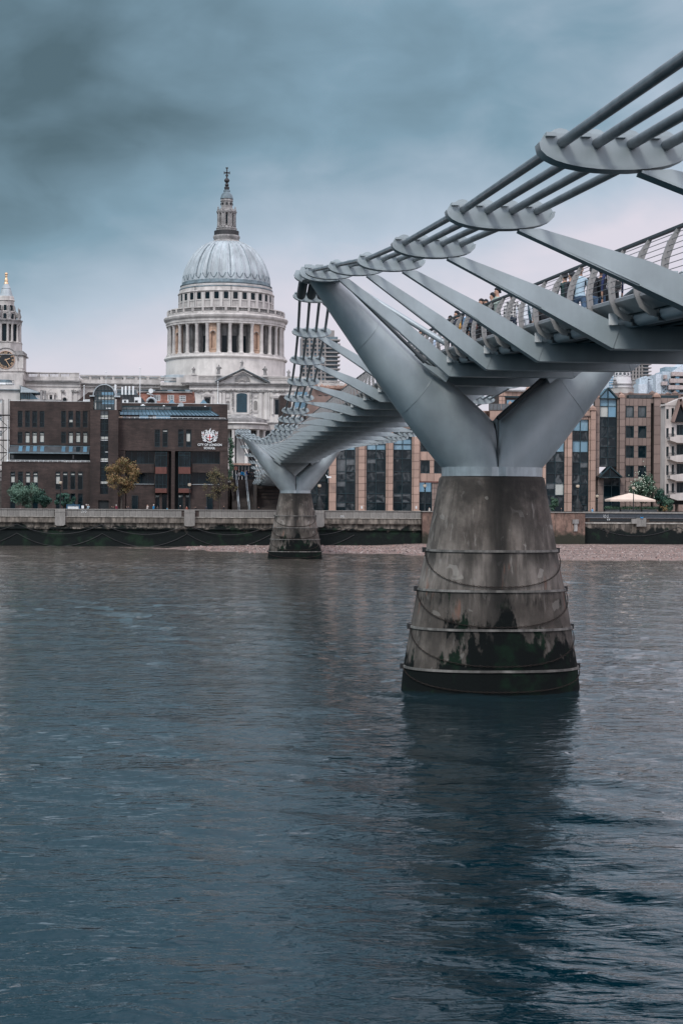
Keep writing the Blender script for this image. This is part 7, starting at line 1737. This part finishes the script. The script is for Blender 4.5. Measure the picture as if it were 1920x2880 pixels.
def deck_spot(px, yh, h=1.72):
    """stand someone on the deck where the photo shows the top of the head at (px, yh)"""
    best = None
    for Y in np.arange(-45, 60, .25):
        p = W(px, yh, Y); e_ = abs(p.z-(sof(Y)+.845+h))
        if abs(p.x) < 1.9 and (best is None or e_ < best[0]): best = (e_, p.x, Y)
    return best[1], best[2], sof(best[2])+.845
def plaid():
    q = NT('plaid_cloth'); v = q.coord(); sp = q.n('ShaderNodeSeparateXYZ'); q.l(v, sp.inputs[0])
    f = lambda s_, k: q.math('GREATER_THAN', q.math('FRACT', q.math('MULTIPLY', s_, k)), .5)
    a = f(q.math('ADD', sp.outputs[0], sp.outputs[1]), 9.0); b = f(sp.outputs[2], 9.0)
    return q.set(q.mix(q.math('MULTIPLY', q.math('ADD', a, b), .5), (.72, .70, .68), (.02, .02, .025)), .85)
M['plaid'] = plaid()
def pattern():
    q = NT('patterned_fabric'); v = q.coord((1, 1, 1)); w_ = q.n('ShaderNodeTexWave'); w_.wave_type = 'BANDS'; w_.bands_direction = 'Z'; w_.inputs['Scale'].default_value = 7; w_.inputs['Distortion'].default_value = 9; w_.inputs['Detail Scale'].default_value = 6; q.l(v, w_.inputs['Vector'])
    return q.set(q.mix(q.rng(w_.outputs['Fac'], .4, .6), (.05, .035, .04), (.55, .50, .47)), .85)
M['pattern'] = pattern()
GB = 'people walking over the footbridge'
DP_ = [('person with black hair and pale green shirt, tallest head over the bridge rail', 1398, 809, dict(pose='lean', top=(.30, .36, .32), face=250)),
 ('person just in front of the tall black haired head, only face and dark shoulder showing', 1385, 822, dict(pose='stand', top=DARK, face=290)),
 ('person with dark hair and red jacket beside the rail', 1353, 840, dict(pose='phone', top=(.25, .03, .05), face=240, long_=True)),
 ('person with dark wavy hair right of the red jacket', 1366, 842, dict(pose='stand', top=(.03, .05, .07), face=200, long_=True)),
 ('person with black hair showing alone above a bridge arm', 1320, 842, dict(top=(.05, .06, .10), face=200)),
 ('person in a dark navy coat bending toward the rail', 1284, 873, dict(pose='lean', top=(.01, .015, .03), face=270)),
 ('person in mustard yellow jacket behind the ribs', 1293, 880, dict(pose='phone', top=(.55, .30, .06), face=260)),
 ('person in white top left of the mustard jacket', 1266, 888, dict(pose='walk', top=(.6, .6, .62), face=190)),
 ('person in light blue patterned shirt between two bridge arms', 1318, 868, dict(top=(.22, .38, .55), face=190)),
 ('person in black jacket walking behind the blue shirt', 1336, 866, dict(pose='walk', top=DARK, face=185)),
 ('person with light brown face nearest the pier, low behind the ribs', 1183, 928, dict(top=(.06, .05, .06), face=230)),
 ('person in white shirt close to the near pier tip', 1200, 930, dict(pose='walk', top=(.6, .62, .66), face=200, bot=DARK)),
 ('person in pale blue top and black trousers near the pier', 1217, 936, dict(top=(.45, .55, .68), face=190)),
 ('person in black and white plaid shirt seen from behind', 1440, 822, dict(top='plaid', bot=(.02, .03, .05), face=20)),
 ('person in white shirt right of the plaid shirt', 1474, 826, dict(pose='walk', top=(.68, .72, .76), bot=(.45, .48, .52), face=15)),
 ('person in dark teal jacket with bag right of the white shirt', 1492, 832, dict(pose='walk', top=(.01, .05, .07), face=10)),
 ('person in dark green coat left of the pale blue jacket', 1588, 765, dict(pose='stand', top=(.015, .04, .04), face=350)),
 ('person in black walking close to the pale blue jacket', 1607, 762, dict(pose='walk', top=DARK, face=340)),
 ('person in pale blue denim jacket and blue jeans', 1631, 748, dict(pose='walk', top=(.38, .50, .58), bot=JEAN, face=0, hair=(.35, .25, .2))),
 ('broad person in black coat right of the pale blue jacket', 1666, 748, dict(pose='stand', top=DARK, bot=JEAN, face=10)),
 ('person in black walking ahead of the patterned backpack', 1692, 750, dict(pose='walk', top=(.012, .015, .018), bot=JEAN, face=10)),
 ('person in dark navy top carrying a patterned backpack', 1722, 722, dict(pose='walk', top=(.02, .03, .09), face=10)),
 ('person with brown hair low between two arms, left of the dark coats', 1522, 816, dict(pose='walk', top=(.05, .04, .04), face=190, long_=True)),
 ('second person with dark red hair beside the low brown haired one', 1535, 814, dict(pose='walk', top=(.04, .03, .03), face=190, hair=(.06, .02, .02)))]
for lab, px, yh, kw in DP_:
    x, y, z = deck_spot(px, yh); person(lab, x, y, z, 1.72, eyes=True, group=GB, **kw)
    if 'patterned backpack' in lab and 'carrying' in lab:
        bp = thing('backpack', 'cream and black patterned backpack on the back of a walker, right of the dark coats', 'backpack', (x, y-.20, z+1.12))
        MB().loft([[(x+r_*.17*math.cos(t_), y-.22+r_*.10*math.sin(t_), z+zz_) for t_ in [2*math.pi*k/14 for k in range(14)]] for zz_, r_ in ((.86, .8), (.90, 1.05), (1.1, 1.1), (1.28, .95), (1.38, .6), (1.40, .1))]).build('bag', M['pattern'], bp, smooth=True)
        MB().box(x-.13, x+.13, y-.35, y-.30, z+.90, z+1.08).build('pocket', M['black'], bp)
        for s_ in (-1, 1): MB().tube([(x+s_*.09, y-.13, z+1.34), (x+s_*.11, y+.0, z+1.47), (x+s_*.12, y+.12, z+1.36), (x+s_*.13, y+.10, z+1.1), (x+s_*.13, y-.12, z+.95)], .02, 6).build('strap', M['black'], bp)
# along the riverside walk, heads and shoulders over the parapet
GW = 'people on the riverside walk behind the wall'
WK = [(57, 1426, 'seated low', (.3, .2, .2)), (243, 1418, 'in dark coat close beside the white haired walker', DARK), (248, 1418.5, 'with white hair and pale blue jacket right of the stall', (.42, .56, .62)), (315, 1423, 'in black, left one of two before the autumn tree', DARK), (319, 1423, 'in black with brown hair beside the maroon jacket', (.03, .03, .03)),
      (327, 1419.5, 'in maroon jacket and grey cap', (.17, .02, .04)), (356, 1423, 'in dark coat just right of the autumn tree trunk', DARK), (361, 1423, 'with fair face beside the autumn tree trunk', (.05, .04, .05)), (415, 1418, 'in cream hooded coat seen from behind', (.55, .48, .44)), (432, 1418.5, 'in bright blue jacket and white cap', (.02, .28, .55)),
      (443, 1422, 'in dark top right of the bright blue jacket', (.06, .05, .05)), (470, 1426, 'low in light blue top', (.10, .42, .60)), (507, 1421, 'in black with pale hat under the school windows', DARK), (525, 1423, 'in rust coloured jacket', (.32, .09, .06)), (551, 1424, 'in black before the school ground floor', DARK),
      (580, 1422, 'in dark coat left of the sparse tree', (.03, .03, .04)), (629, 1421, 'in black right of the sparse tree trunk', DARK), (727, 1425, 'in black with white bag at the foot of the steps', DARK), (1207, 1426, 'in white top beside the near pier', (.6, .55, .5)), (1578, 1427, 'in dark clothes by the feathery bush', (.04, .04, .05)),
      (1665, 1428, 'in blue and white top left of the hedge', (.10, .30, .50)), (1744, 1428, 'in dark top sitting by the hedge', (.02, .02, .03))]
for i, (px, yh, lab, col) in enumerate(WK):
    Y = 200.5+(i*7 % 5)*.35; p = W(px, yh, Y); h = max(1.0, p.z-ZG)
    hr = (.6, .58, .55) if 'white hair' in lab or 'cap' in lab or 'hat' in lab else DARK
    h = min(h, 1.95)
    person('small person '+lab, p.x, Y, p.z-h, h, ('stand', 'walk', 'phone')[i % 3], top=col, hair=hr, face=(i*73) % 360, group=GW)
GS = 'people gathered at the head of the steps'
ST = [(672, 1325, (.7, .7, .72), 'in white top at the left end of the crowd on the steps'), (680, 1322, (.02, .25, .5), 'in blue jacket second from left at the head of the steps'), (686, 1324, (.05, .30, .55), 'in lighter blue jacket at the head of the steps'), (693, 1321, (.01, .05, .3), 'in deep blue top beside the middle handrail'), (699, 1325, DARK, 'in black right of the middle handrail'),
      (704, 1327, (.02, .03, .03), 'in dark green black coat at the head of the steps'), (709, 1326, (.05, .05, .06), 'in charcoal coat near the bridge cables'), (714, 1328, DARK, 'in black at the right end of the crowd on the steps')]
for i, (px, yh, col, lab) in enumerate(ST):
    Y = 228.8+(i % 3)*.6; p = W(px, yh, Y); person('small person '+lab, p.x, Y, zl_, max(1.45, min(1.9, p.z-zl_)), ('stand', 'walk')[i % 2], top=col, face=180-(i*30), group=GS)
